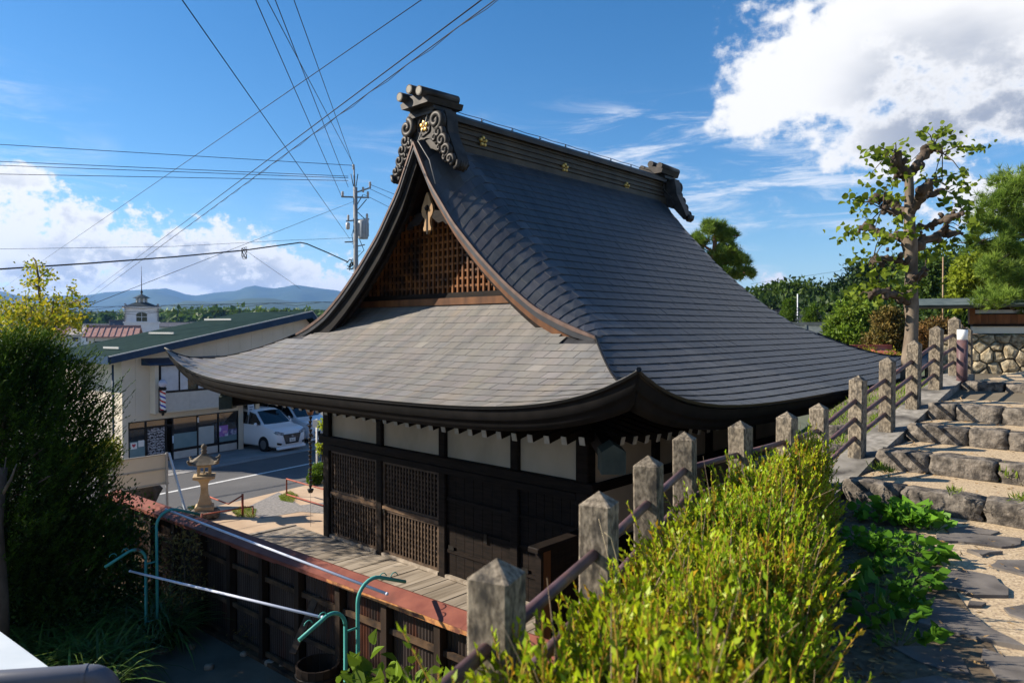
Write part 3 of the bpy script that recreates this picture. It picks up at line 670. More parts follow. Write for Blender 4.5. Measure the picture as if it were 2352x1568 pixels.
def build_ground():
    xs = sorted(set([-9000, -5000, -2500, -1200, -600, -300, -200] + list(range(-150, 260, 10)) + [300, 400, 600, 1200, 2500, 5000, 9000]))
    ys = sorted(set([-9000, -3000, -900, -300, -100, -40] + list(range(-20, 240, 8)) + [260, 300, 400, 600, 900, 1500, 2500, 5000, 9000]))
    structure(MB().grid(lambda x, y: (x, y, terrain(x, y)), xs, ys).build('ground', MATS['town_ground']))
    # road and apron along the shop
    m = MB(); n = 8; vs = [RP(-40+140*i/n, p, -.645) for i in range(n+1) for p in (17.6, 26.4)]; m.add(vs, [(2*i, 2*i+2, 2*i+3, 2*i+1) for i in range(n)]); structure(m.build('road', MATS['asphalt']))
    m = MB(); m.add([RP(-40, 23.22, -.641), RP(90, 23.22, -.641), RP(90, 23.38, -.641), RP(-40, 23.38, -.641)], [(0, 1, 2, 3)]); o = structure(m.build('road_line', MATS['line_paint']))
    m = MB(); m.prism([(-40, 26.4), (90, 26.4), (90, 29.2), (-40, 29.2)], (0, 0, -.66), EROAD, PROAD, (0, 0, 1), .035); structure(m.build('pavement', MATS['apron']))
    for k in range(22):
        s = 12+k*1.05; m = MB(); m.prism([(s, 25.85), (s+1.02, 25.85), (s+1.02, 26.35), (s, 26.35)], (0, 0, -.66), EROAD, PROAD, (0, 0, 1), .03); m.build('drain_slab', MATS['apron'], bpy.data.objects['pavement'])
    m = MB(); m.lathe([(.0, 0), (.36, 0), (.36, .004), (.0, .004)], 24, RP(14.6, 19.6, -.645)); structure(m.build('manhole', MATS['iron']))
    # temple yard: sand slab between road and fence
    c = [RP(-8, 17.9), RP(34, 17.9), TW(14, -1), TW(14, -3.0), TW(-3.6, -3.0), TW(-3.9, 10)]
    yard = MB(); yard.prism([(p.x, p.y) for p in (RP(3, 17.9), TW(-3.95, 8.6), TW(-3.3, -2.2), TW(16, -2.2), RP(36, 17.9))], (0, 0, -.66), (1, 0, 0), (0, 1, 0), (0, 0, 1), .66)
    structure(yard.build('temple_yard', MATS['sand']))
    def patch(pts, z, m, name):
        b = MB(); b.add([Vector((p.x, p.y, z)) for p in pts], [tuple(range(len(pts)))]); o = structure(b.build(name, m))
        if o.data.polygons[0].normal.z < 0: o.data.flip_normals()
        return o
    # gravel strips and turf seen past the lantern
    patch([atZ(*q, .0) for q in ((560, 1168), (640, 1130), (690, 1160), (755, 1152), (755, 1180), (690, 1175), (600, 1190))], .006, MATS['gravel'], 'gravel_path')
    def turf(name, pts, n, seed):
        rng = np.random.default_rng(seed); poly = [atZ(*q, .0) for q in pts]; c = sum(poly, Vector())/len(poly)
        P = []
        while len(P) < n:
            k = rng.integers(0, len(poly)); a, b = rng.random(2)
            if a+b > 1: a, b = 1-a, 1-b
            q = c + (poly[k]-c)*a + (poly[(k+1) % len(poly)]-c)*b; P.append((q.x, q.y, .004))
        D = rng.normal(size=(n, 3))*.45; D[:, 2] = 1
        V, Fc, Tt = leaves(np.array(P), D, .045, .16, rng, tint_lo=(.7, .8, .5), tint_hi=(1.6, 1.4, .9)); o = npmesh(name, V, Fc, MATS['blade'], tint=Tt); o['kind'] = 'stuff'; return tag(o, 'patch of short yellow-green turf on the sandy temple yard', 'turf', 'turf patches', 'stuff')
    mat('blade', (.13, .19, .022), (.20, .26, .04), 3, .6, tint=True, trans=.35)
    turf('turf', ((640, 1140), (665, 1128), (685, 1138), (672, 1155), (645, 1150)), 2600, 1)
    turf('turf', ((530, 1172), (560, 1163), (590, 1170), (585, 1190), (545, 1188)), 2600, 2)
    turf('turf', ((430, 1165), (460, 1160), (470, 1172), (440, 1180)), 1600, 3)
    # garden soil on the near side of the board fence
    patch([TW(-3.25, -3.0), TW(-3.9, 11), Vector((-16, 14, 0)), Vector((-16, -6, 0)), Vector((1.2, -6, 0)), Vector((1.2, 1, 0))], .14, MATS['earth'], 'garden_soil')
build_ground()
FP = [(-.48, 1.31, 3.40), (-.047, 2.24, 3.40), (.388, 3.16, 3.40), (.788, 4.05, 3.40), (1.226, 5.0, 3.40), (1.815, 5.6, 3.40), (2.40, 6.2, 3.40), (3.0, 6.92, 3.43)] + \
     [tuple(TR(t, -2.76, z)) for t, z in ((7.98, 3.64), (8.93, 3.815), (9.91, 4.0), (10.89, 4.185), (11.86, 4.33))] + [(6.95, 11.1, 4.26), (7.55, 11.8, 4.18)]
PTOP = [.88]*7 + [.85, .865, .86, .86, .86, .85, .85, .85]
def build_terrace():
    # bank: top along the fence line, side dropping to the garden and to the temple yard
    pts = [Vector((-1.2, -3, 3.35)), Vector((-.9, .3, 3.35))] + [Vector(p) for p in FP] + [Vector((10, 16, 4.1)), Vector((18, 30, 3.2))]
    vs = []; n = len(pts)
    for i, p in enumerate(pts):
        d = (pts[min(i+1, n-1)]-pts[max(i-1, 0)]); d.z = 0; d.normalize(); l = Vector((-d.y, d.x, 0))
        sh = max(0, min(1, (i-6.5)/2.5))                    # a grassy shoulder beyond the fence on the upper flight
        zb = p.z-.09; foot = .12
        z2 = zb-.02-.22*sh
        vs += [p-l*9+Vector((0, 0, zb-p.z)), p-l*.35+Vector((0, 0, zb-p.z)), p+l*.22+Vector((0, 0, zb-p.z-.01)), p+l*(.30+1.0*sh)+Vector((0, 0, z2-p.z)), p+l*(.46+1.3*sh)+Vector((0, 0, foot-p.z-.4))]
    fs = []
    for i in range(n-1):
        for j in range(4): fs.append((i*5+j, (i+1)*5+j, (i+1)*5+j+1, i*5+j+1))
    for i in range(0): pass
    vs = [v if k % 5 else Vector((v.x, v.y, min(v.z, 3.30) if k < 45 else v.z)) for k, v in enumerate(vs)]
    structure(MB().add(vs, fs).build('terrace_bank', MATS['earth']))
    # path of washed aggregate with flagstones
    b = MB(); pl = [TR(7.3, -2.6), TR(7.3, 6), Vector((9, -3, 0)), Vector((.6, -3, 0)), Vector((1.35, 1.5, 0)), Vector((2.0, 3.2, 0)), Vector((3.1, 5.6, 0)), Vector((3.1, 6.4, 0))]
    b.prism([(p.x, p.y) for p in pl[::-1]], (0, 0, 3.25), (1, 0, 0), (0, 1, 0), (0, 0, 1), .13); path = structure(b.build('path', MATS['aggregate']))
    polys = ["920,560 1050,550 1500,590 1510,630 1370,650 1080,610 930,610", "990,510 1180,510 1360,545 1300,560 1020,550", "930,650 1000,655 1050,690 930,685", "1140,670 1370,680 1240,705", "1340,730 1600,735 1600,850 1280,775",
             "930,800 1150,815 1330,850 1410,930 1400,975 1180,975 1050,930 900,920", "820,990 950,1000 1150,1080 1280,1190 1480,1290 1521,1330 1350,1300 1060,1230 790,1160", "1380,1050 1560,1020 1600,1150 1430,1100",
             "640,1320 880,1310 1030,1330 1090,1400 1150,1500 1020,1490 820,1420", "1240,1330 1420,1390 1650,1400 1650,1580 1330,1530 1230,1390", "1150,1010 1260,1020 1230,1050 1130,1040", "700,1560 900,1520 1150,1560 1250,1640 900,1700 650,1640", "1540,900 1700,890 1720,980 1560,990", "1560,640 1720,620 1740,690 1600,700", "1350,1600 1600,1640 1560,1750 1320,1720"]
    for k, s in enumerate(polys):
        P = []
        for q in s.split():
            a, c = map(float, q.split(',')); w = atZ((1950+a/2.765)*.9408, (1100+c/2.765)*.9408, 3.395); P.append((w.x, w.y))
        cx = sum(p[0] for p in P)/len(P); cy = sum(p[1] for p in P)/len(P); rr = random.Random(k); Q = []
        for i in range(len(P)):                             # roughen the outline
            a, c = Vector(P[i]), Vector(P[(i+1) % len(P)]); m = max(1, int((c-a).length/.10))
            for j in range(m): q = a+(c-a)*(j/m); Q.append((q.x+rr.uniform(-.012, .012), q.y+rr.uniform(-.012, .012)))
        ar = sum(Q[i][0]*Q[(i+1) % len(Q)][1]-Q[(i+1) % len(Q)][0]*Q[i][1] for i in range(len(Q)))
        if ar < 0: Q = Q[::-1]
        m = MB(); n = len(Q); h = rr.uniform(.012, .024); tl = (rr.uniform(-.012, .012), rr.uniform(-.012, .012))
        def zz(x, y): return 3.38+h+(x-cx)*tl[0]+(y-cy)*tl[1]
        vs = [(x, y, 3.37) for x, y in Q]+[(cx+(x-cx)*.985, cy+(y-cy)*.985, zz(x, y)) for x, y in Q]
        m.add(vs, [tuple(range(n, 2*n))]+[(i, (i+1) % n, n+(i+1) % n, n+i) for i in range(n)]); m.build('flagstone', MATS['flag'], path)
    # steps
    steps = structure(MB().prism([(7.2, -2.5), (15.5, -2.5), (15.5, 7), (7.2, 7)], (0, 0, 3.2), T_, R_, (0, 0, -1), .5).build('steps', MATS['aggregate']))
    TE = [7.0, 7.95, 8.95, 9.75, 11.35]; ZE = [3.56, 3.735, 3.91, 4.085, 4.26]
    for k in range(5):
        t1 = TE[k+1]+.15 if k < 4 else 17.0
        MB().prism([(TE[k]+.10, -2.5), (t1, -2.5), (t1, 7), (TE[k]+.10, 7)], (0, 0, ZE[k]-.006), T_, R_, (0, 0, -1), .30).build('tread', MATS['aggregate'], steps)
        r = -2.55; rr = random.Random(40+k); kk = 0
        while r < 5.5:
            w = rr.uniform(.28, .80); stone((TE[k]+.10+rr.uniform(-.025, .02), r+w/2, (ZE[k]-.19+ZE[k])/2+.0), (.26, w*.99, .215+rr.uniform(-.006, .012)), rr.randint(0, 9999), 'step_stone', MATS['basalt'], steps, frame=True, rd=.42, rough=.075, sub=4); r += w; kk += 1
    # sloping kerb that carries the upper posts
    k0 = [TR(6.6, -2.76, 3.40), TR(7.5, -2.76, 3.52)] + [Vector(p) for p in FP[8:13]] + [TR(12.2, -2.76, 4.33)]
    m = MB(); vs = []
    for p in k0:
        for a, z in ((-.16, -.9), (-.16, .0), (.18, .0), (.18, -.9)): vs.append(p+R_*a+Vector((0, 0, z+.004)))
    fs = [(i*4+j, i*4+j+1, i*4+j+5, i*4+j+4) for i in range(len(k0)-1) for j in range(3)]+[(3, 2, 1, 0)]
    m.add(vs, [f[::-1] for f in fs]); structure(m.build('kerb', MATS['curb_concrete']))
def stone(c, dim, seed, name, m, parent, frame=False, rough=.10, rot=0.0, sub=2, rd=1.0):
    """rounded, chipped block: subdivided cube pushed towards an ellipsoid and jittered"""
    rr = random.Random(seed); n = sub+2; vs = {}; V = []; Fs = []
    def vid(i, j, k):
        key = (i, j, k)
        if key not in vs:
            p = Vector((i/n*2-1, j/n*2-1, k/n*2-1)); q = Vector((p.x*math.sqrt(1-(p.y**4+p.z**4)*.24*rd), p.y*math.sqrt(1-(p.x**4+p.z**4)*.18*rd), p.z*math.sqrt(1-(p.x**4+p.y**4)*.18*rd)))
            nn = Vector((mnoise.noise(p*1.1+Vector((seed % 97, 0, 0))), mnoise.noise(p*1.1+Vector((0, seed % 89, 0))), mnoise.noise(p*1.1+Vector((0, 0, seed % 83)))));  q += nn*rough*2.2+Vector((rr.uniform(-1, 1), rr.uniform(-1, 1), rr.uniform(-1, 1)))*rough*.45; vs[key] = len(V); V.append(Vector((q.x*dim[0]/2, q.y*dim[1]/2, q.z*dim[2]/2)))
        return vs[key]
    for a in range(n):
        for b in range(n):
            for s in (0, n):
                for f in (((s, a, b), (s, a+1, b), (s, a+1, b+1), (s, a, b+1)), ((b, s, a), (b, s, a+1), (b+1, s, a+1), (b+1, s, a)), ((a, b, s), (a+1, b, s), (a+1, b+1, s), (a, b+1, s))):
                    g = tuple(vid(*q) for q in f); Fs.append(g if s else g[::-1])
    W_ = []
    for p in V:
        if frame: q = T_*(c[0]+p.x)+R_*(c[1]+p.y)+Vector((0, 0, c[2]+p.z))
        else: q = Matrix.Rotation(rot, 3, 'Z') @ p + Vector(c)
        W_.append(q)
    if frame: Fs = [f[::-1] for f in Fs]
    b = MB(); b.add(W_, Fs, None, True); return b.build(name, m, parent)
build_terrace()
def build_railing():
    rl = thing('stair_railing', 'concrete post railing with brown pipe rails climbing beside the stone steps', 'railing', FP[1])
    O = Vector(FP[1])
    for i, p in enumerate(FP):
        a = Vector(FP[max(i-1, 0)]); b = Vector(FP[min(i+1, len(FP)-1)]); d = (Vector((b.x, b.y, 0))-Vector((a.x, a.y, 0))).normalized()
        if i in (4, 7): d = (Vector((p[0], p[1], 0))-Vector((a.x, a.y, 0))).normalized()
        h = PTOP[i]; w = .0725; ch = .010; m = MB(); zt = h-.055
        ring = [(-w+ch, -w), (w-ch, -w), (w, -w+ch), (w, w-ch), (w-ch, w), (-w+ch, w), (-w, w-ch), (-w, -w+ch)]
        vs = [(x, y, -.3) for x, y in ring]+[(x, y, zt) for x, y in ring]+[(0, 0, h)]
        m.add(vs, [(k, (k+1) % 8, 8+(k+1) % 8, 8+k) for k in range(8)]+[(8+k, 8+(k+1) % 8, 16) for k in range(8)])
        o = m.build('post', MATS['concrete'], rl); o.location = Vector(p)-O; o.rotation_euler = (random.uniform(-.014, .014), random.uniform(-.014, .014), math.atan2(d.y, d.x))
    for i in range(len(FP)-1):
        offs = (.265, .475) if i < 7 else (.255, .45, .65)
        for q in offs:
            a = Vector(FP[i])+Vector((0, 0, PTOP[i]-q)); b = Vector(FP[i+1])+Vector((0, 0, PTOP[i+1]-q))
            m = MB(); m.tube([a-O, b-O], .0235, 12); m.build('rail', MATS['rail_paint'], rl)
    bl = thing('bollard_light', 'round brown bollard lamp with white head standing on the steps', 'bollard', atZ(2209, 905, 4.085))
    MB().lathe([(.068, -.05), (.068, .76)], 24).build('column', MATS['rail_paint'], bl)
    MB().lathe([(.062, .76), (.062, .765), (.066, .767), (.066, .905), (.06, .908)], 24).build('lamp_head', mat('lamp_white', (.82, .82, .80), None, 1, .35), bl)
    MB().lathe([(.069, .908), (.069, .918), (.05, .926), (.0, .928)], 24).build('lamp_cap', MATS['iron'], bl)
build_railing()
def hedge_half(y):   # left and right limits of the clipped bed at depth y
    fx = np.interp(y, [p[1] for p in FP], [p[0] for p in FP]); return fx+np.interp(y, [1, 2.3, 3.2, 5], [-.12, -.02, .08, .12]), np.interp(y, [0.9, 1.5, 2.2, 3.2, 5.0, 6.2, 6.75], [.42, .66, .96, 1.38, 2.2, 2.76, 2.85])
def build_hedge():
    rng = np.random.default_rng(5)
    h = thing('azalea_hedge', 'low clipped azalea hedge with upright yellow-green shoots beside the railing', 'hedge', (1.0, 3.2, 3.38)); O = np.array(h.location)
    def top(x, y):
        l, r = hedge_half(y); s = np.clip((x-l)/(r-l), 0, 1)*2-1
        e = np.clip((6.75-y)/.5, 0, 1); return 3.36 + (.50*(1-np.where(s > 0, np.abs(s)**2.2*np.interp(y, [3.6, 4.8], [.38, .85]), np.abs(s)**4*.35))*np.sqrt(np.clip(e, .05, 1)) + .045*np.sin(5*x+3*y)*np.cos(4*y-2*x)+.05*np.sin(9*x-5*y)*np.sin(7*y+2*x))*np.interp(y, [1, 2.2, 3.2, 6.5], [1.36, 1.28, 1.08, 1.08])
    n = 4600; y = rng.uniform(1.0, 6.7, n)**1.0; l, r = hedge_half(y); x = l+(r-l)*rng.random(n); z = top(x, y)
    P0 = np.stack([x, y, z-rng.uniform(.10, .22, n)], 1)
    l, r = hedge_half(y); s = np.clip((x-l)/(r-l), 0, 1)*2-1
    D = np.stack([s**3*.6+rng.normal(0, .24, n), rng.normal(0, .24, n), np.ones(n)], 1); D = unit(D); Ls = rng.uniform(.10, .25, n)*np.where(rng.random(n) < .16, 1.6, 1)
    pt = .5+.5*np.sin(3.1*x+1.7*y)*np.sin(2.3*y-1.1*x)+rng.normal(0, .15, n); pc = np.stack([.72+.50*pt, .86+.26*pt, .85+.2*pt], 1); brown = rng.random(n) < .05
    parts = []; K = 20
    for k in range(K):
        t = (k+.5)/K*1.0; a = k*2.4+rng.uniform(0, 6.28, n)
        e1 = unit(np.cross(D, np.array([[1., 0, 0]]))); e2 = np.cross(D, e1); rad = e1*np.cos(a)[:, None]+e2*np.sin(a)[:, None]
        base = P0+D*(Ls*t)[:, None]; dirn = rad*(1-.55*t)+D*(.35+.9*t)
        sz = .031 if k < K-6 else .028
        g = t
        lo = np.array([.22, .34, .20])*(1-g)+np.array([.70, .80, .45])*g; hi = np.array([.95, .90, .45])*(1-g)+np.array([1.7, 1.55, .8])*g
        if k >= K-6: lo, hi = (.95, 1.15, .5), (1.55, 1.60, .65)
        v_, f_, t_ = leaves(base-O, dirn, sz, .46, rng, var=.5, tint_lo=lo, tint_hi=hi, curl=.25); t_ = t_*pc
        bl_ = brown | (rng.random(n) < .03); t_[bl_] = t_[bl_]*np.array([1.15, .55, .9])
        parts.append((v_, f_, t_))
    nf = 22000; y = rng.uniform(1.0, 6.7, nf); l, r = hedge_half(y); x = l+(r-l)*rng.random(nf); z = 3.40+(top(x, y)-3.40)*rng.uniform(.15, .92, nf)
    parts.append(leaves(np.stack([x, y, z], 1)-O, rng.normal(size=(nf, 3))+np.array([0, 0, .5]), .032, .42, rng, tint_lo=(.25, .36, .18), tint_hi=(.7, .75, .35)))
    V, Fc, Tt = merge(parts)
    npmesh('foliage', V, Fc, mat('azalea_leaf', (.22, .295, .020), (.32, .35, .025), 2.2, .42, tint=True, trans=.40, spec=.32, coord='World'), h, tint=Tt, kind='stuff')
    # stems: thin three-sided spikes
    e1 = unit(np.cross(D, np.array([[1., 0, 0]]))); e2 = np.cross(D, e1); A = P0-D*.16-O; B = P0+D*Ls[:, None]-O; w = .0032; V = []
    for c, ww in ((A, w*1.5), (B, w*.6)):
        for a in (0, 2.09, 4.19): V.append(c+(e1*math.cos(a)+e2*math.sin(a))*ww)
    V = np.stack(V, 1).reshape(-1, 3); b = np.arange(n)[:, None]*6
    Fs = np.concatenate([b+np.array([i, (i+1) % 3, 3+(i+1) % 3, 3+i]) for i in range(3)])
    npmesh('stems', V, Fs, mat('azalea_stem', (.36, .19, .03), (.42, .26, .05), 5, .6), h, kind='stuff')
    m = MB()
    for k in range(260):                                            # bare twigs poking out of the clipped face
        i = rng.integers(0, n); a = Vector(P0[i]-O); d = Vector(D[i]); e = Vector((rng.normal()*.06, rng.normal()*.06, 0)); m.tube([a-d*.1, a+d*Ls[i]*.6+e*.4, a+d*Ls[i]*1.25+e], [.0034, .0026, .0012], 4, caps=False)
    m.build('bare_twigs', mat('twig_grey', (.20, .14, .085), (.28, .21, .14), 9, .8), h, kind='stuff')
    # litter and soil beside the path
    b = MB(); pl = [(.7, -2), (1.5, 1.4), (2.3, 3.2), (2.75, 4.4), (3.15, 5.3), (3.35, 6.2), (3.0, 6.9), (.3, 3.2), (-.9, .6), (-1, -2)]
    b.add([(x, y, 3.387) for x, y in pl], [tuple(range(len(pl)))]); structure(b.build('planting_bed', mat('litter', (.075, .055, .036), (.16, .12, .075), 20, .95, bump=.02, bscale=45, coord='World')))
    n = 1500; y = rng.uniform(1.6, 6.5, n); l, r = hedge_half(y); x = r+rng.uniform(-.15, .45, n)*np.interp(y, [2, 5], [1.0, .8])
    n2 = 420; tt = rng.uniform(7.15, 11.3, n2); r2 = -2.45+rng.random(n2)**2*4.2; z2 = np.array([3.556, 3.731, 3.906, 4.081])[np.clip(np.searchsorted([7.95, 8.95, 9.75], tt), 0, 3)]+.004     # a few leaves blown onto the treads and path
    n3 = 260; y3 = rng.uniform(3.0, 6.6, n3); l3, r3 = hedge_half(y3); x3 = r3+.3+rng.random(n3)**1.6*1.6; ok3 = (x3+y3)*.7071 < 6.9
    Q = np.concatenate([np.stack([x, y, np.full(n, 3.395)], 1), np.stack([(tt+r2)*.7071, (tt-r2)*.7071, z2], 1), np.stack([x3, y3, np.full(n3, 3.412)], 1)[ok3]]); n = len(Q)
    V, Fc, Tt = leaves(Q, rng.normal(size=(n, 3))*[1, 1, .12], .042, .24, rng, tint_lo=(.5, .5, .5), tint_hi=(1.6, 1.5, 1.3))
    tag(npmesh('leaf_litter', V, Fc, mat('dry_leaf', (.20, .13, .06), (.30, .21, .11), 6, .8, tint=True), tint=Tt), 'dry brown leaf litter on the soil between hedge and path', 'litter', kind='stuff')
build_hedge()
def broad_weed(px, py, n, spread, size, seed, label, tl=(.7, .9, .6), th=(1.35, 1.45, 1.0), z=3.39):
    rng = np.random.default_rng(seed); c = atZ(px, py, z); t = thing('broadleaf_weed', label, 'weed', c, 0, 'weeds along the hedge')
    a = rng.uniform(0, 6.28, n); r = np.sqrt(rng.random(n))*spread; hh = rng.uniform(.03, .17, n)*(1.15-r/spread*.6)
    P = np.stack([r*np.cos(a), r*np.sin(a)*.8, hh], 1); D = np.stack([np.cos(a)+rng.normal(0, .5, n), np.sin(a)+rng.normal(0, .5, n), rng.uniform(-.15, .7, n)], 1)
    V, Fc, Tt = leaves6(P, D, size, .80, rng, curl=.3, tint_lo=tl, tint_hi=th)
    npmesh('leaves', V, Fc, mat('weed_leaf', (.085, .19, .018), (.13, .25, .03), 4, .5, tint=True, trans=.35), t, tint=Tt)
    m = MB()
    for k in range(0, n, 2): m.tube([(P[k][0]*.35, P[k][1]*.35, -.01), tuple(P[k])], .003, 3, caps=False)
    m.build('stalks', mat('weed_stalk', (.12, .17, .04), None, 1, .6), t)
broad_weed(2035, 1195, 60, .24, .085, 1, 'clump of bright broad-leaved weed at the foot of the lowest step')
broad_weed(2095, 1205, 60, .22, .10, 2, 'broad-leaved weed with larger leaves against the lowest step stone')
broad_weed(2140, 1215, 26, .12, .07, 8, 'small weed tuft between the lowest step and the first flagstone')
broad_weed(2010, 1260, 90, .25, .05, 3, 'fine-leaved weed clump touching the hedge half way along the path')
broad_weed(2080, 1285, 80, .26, .085, 4, 'round-leaved weed clump spilling onto the flagstones')
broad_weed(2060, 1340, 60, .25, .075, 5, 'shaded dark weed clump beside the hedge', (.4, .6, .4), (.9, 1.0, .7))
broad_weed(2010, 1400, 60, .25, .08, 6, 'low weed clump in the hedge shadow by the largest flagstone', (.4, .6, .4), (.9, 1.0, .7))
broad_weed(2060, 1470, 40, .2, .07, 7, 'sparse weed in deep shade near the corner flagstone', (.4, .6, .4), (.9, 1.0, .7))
def dry_stalk():
    t = thing('dry_grass_stem', 'dry bent grass stem leaning in front of a railing post', 'grass stem', atD(1450, 1470, 2.95)); O = Vector(t.location)
    m = MB(); m.tube([Vector((0, 0, 0)), atD(1432, 1400, 2.95)-O, atD(1418, 1290, 2.95)-O, atD(1404, 1235, 2.95)-O, atD(1388, 1222, 2.95)-O], [.003, .003, .0025, .002, .0015], 5); m.build('stem', mat('straw', (.42, .34, .20), None, 1, .7), t)
    m = MB(); m.tube([atD(1432, 1400, 2.95)-O, atD(1400, 1290, 2.97)-O, atD(1375, 1190, 3.0)-O], [.002, .0016, .001], 4); m.build('blade', MATS['straw'], t)
dry_stalk()
def garden_wall():
    D = 16.0; x0 = atD(2232, 765, D).x; L = 7.0; zb = 3.75
    w = thing('boundary_wall', 'rough stone wall topped with plaster, brown boards and a small roof', 'wall', (x0, D, zb), R(-24))
    zs = atD(2300, 766, D).z-zb
    MB().box(.06, L, .12, .4, -.6, zs-.02).build('wall_core', MATS['basalt'], w)
    mm = mat('wall_stone', (.22, .17, .10), (.50, .43, .30), 9, .9, bump=.05, bscale=16, coord='World', c3=(.10, .08, .055), s3=6, lo3=.52, hi3=.66)
    rr = random.Random(9); seeds = []
    for r_ in range(-1, 8):
        for c_ in range(-1, 15): seeds.append((c_*.31+(r_ % 2)*.15+rr.uniform(-.12, .12), -.25+r_*.215+rr.uniform(-.09, .09)))
    for (sx, sz) in seeds:
        poly = [(sx-.5, sz-.5), (sx+.5, sz-.5), (sx+.5, sz+.5), (sx-.5, sz+.5)]
        for (ox, oz) in seeds:
            if (ox, oz) == (sx, sz) or abs(ox-sx) > 1 or abs(oz-sz) > 1: continue
            mx, mz, nx, nz = (sx+ox)/2, (sz+oz)/2, ox-sx, oz-sz; out = []
            for a, b in zip(poly, poly[1:]+poly[:1]):
                da, db = (a[0]-mx)*nx+(a[1]-mz)*nz, (b[0]-mx)*nx+(b[1]-mz)*nz
                if da <= 0: out.append(a)
                if da*db < 0: f = da/(da-db); out.append((a[0]+(b[0]-a[0])*f, a[1]+(b[1]-a[1])*f))
            poly = out
            if len(poly) < 3: break
        if len(poly) < 3: continue
        poly = [(x, min(z, zs-.015)) for x, z in poly]
        if max(z for x, z in poly)-min(z for x, z in poly) < .06 or max(x for x, z in poly) > 4.4: continue
        cx_, cz_ = sum(x for x, z in poly)/len(poly), sum(z for x, z in poly)/len(poly); n = len(poly); yy = rr.uniform(-.03, .02); b = MB(); V = []
        for k, y in ((.97, .12), (.95, .03+yy), (.80, -.01+yy), (.45, -.028+yy)):
            for x, z in poly: V.append((cx_+(x-cx_)*k+rr.uniform(-.008, .008), y+rr.uniform(-.006, .006), cz_+(z-cz_)*k+rr.uniform(-.008, .008)))
        fs = [(q*n+i_, q*n+(i_+1) % n, (q+1)*n+(i_+1) % n, (q+1)*n+i_) for q in range(3) for i_ in range(n)]+[tuple(3*n+i_ for i_ in range(n))]
        b.add(V, fs); b.build('stone', mm, w)
    def band(y0, y1, a, b, m, nm, x1=L): return MB().box(.02, x1, a, b, atD(2300, y1, D).z-zb, atD(2300, y0, D).z-zb).build(nm, m, w)
    band(749, 765.5, .05, .30, mat('cream_plaster', (.66, .62, .52), (.74, .70, .60), 2, .85), 'plaster_band'); band(744, 749.3, .0, .34, MATS['black_wood'], 'sill_beam')
    b0, b1 = atD(2300, 744.2, D).z-zb, atD(2300, 722, D).z-zb
    for k in range(40): MB().box(.06+k*.135, .06+k*.135+.131, .06+random.uniform(-.004, .004), .10, b0, b1).build('board', mat('board_brown', (.14, .052, .02), (.24, .095, .035), 6, .6, bump=.003, rnd=.35, stretch=(1, 1, .2)), w)
    band(720, 722.3, .03, .13, MATS['black_wood'], 'rail_beam'); band(711.5, 720.2, .07, .11, mat('pale_panel', (.62, .66, .70), (.7, .73, .76), 3, .6), 'pale_panel'); band(707, 711.7, .0, .2, MATS['black_wood'], 'head_beam')
    for x in (.0, 2.2, 4.4): MB().box(x-.05, x+.06, -.005, .2, b0, atD(2300, 708, D).z-zb).build('wall_post', mat('board_brown2', (.16, .06, .022), (.22, .09, .03), 6, .6), w)
    zr = atD(2300, 704, D).z-zb
    MB().prism([(-.55, -.02), (.75, -.02), (.78, .03), (.1, .20), (-.58, .03)], (-1.1, .1, zr), (0, 1, 0), (0, 0, 1), (1, 0, 0), L+1).build('wall_roof', mat('roof_teal', (.06, .085, .08), (.12, .15, .14), 4, .5, metal=.2), w)
garden_wall()
# ================================================================== GARDEN SIDE: board fence, drying racks, tub
mat('rust_cap', (.17, .052, .036), (.25, .085, .055), 3.5, .6, metal=.15, bump=.003, bscale=30, c3=(.10, .04, .03), s3=1.6, lo3=.55, hi3=.75, coord='World')
mat('rust_edge', (.42, .16, .05), (.55, .28, .11), 16, .7, c3=(.15, .06, .04), s3=7, lo3=.5, hi3=.65, coord='World')
mat('fence_wood', (.014, .009, .006), (.040, .025, .016), 4, .7, bump=.005, bscale=20, coord='World', stretch=(1, 1, .3))
mat('fence_rail', (.045, .028, .016), (.11, .066, .036), 5, .7, bump=.006, bscale=22, coord='World', c3=(.02, .015, .012), s3=3, lo3=.5, hi3=.65)
mat('corrugated', (.030, .022, .019), (.07, .054, .047), 3, .5, metal=.35, bump=.003, coord='World', stretch=(1, 1, .2), c3=(.13, .04, .018), s3=2.5, lo3=.55, hi3=.7)
mat('green_pipe', (.055, .29, .25), (.085, .36, .31), 7, .5, c3=(.17, .075, .04), s3=6, lo3=.62, hi3=.72)
mat('white_pipe', (.70, .72, .78), (.62, .65, .74), 2, .35)
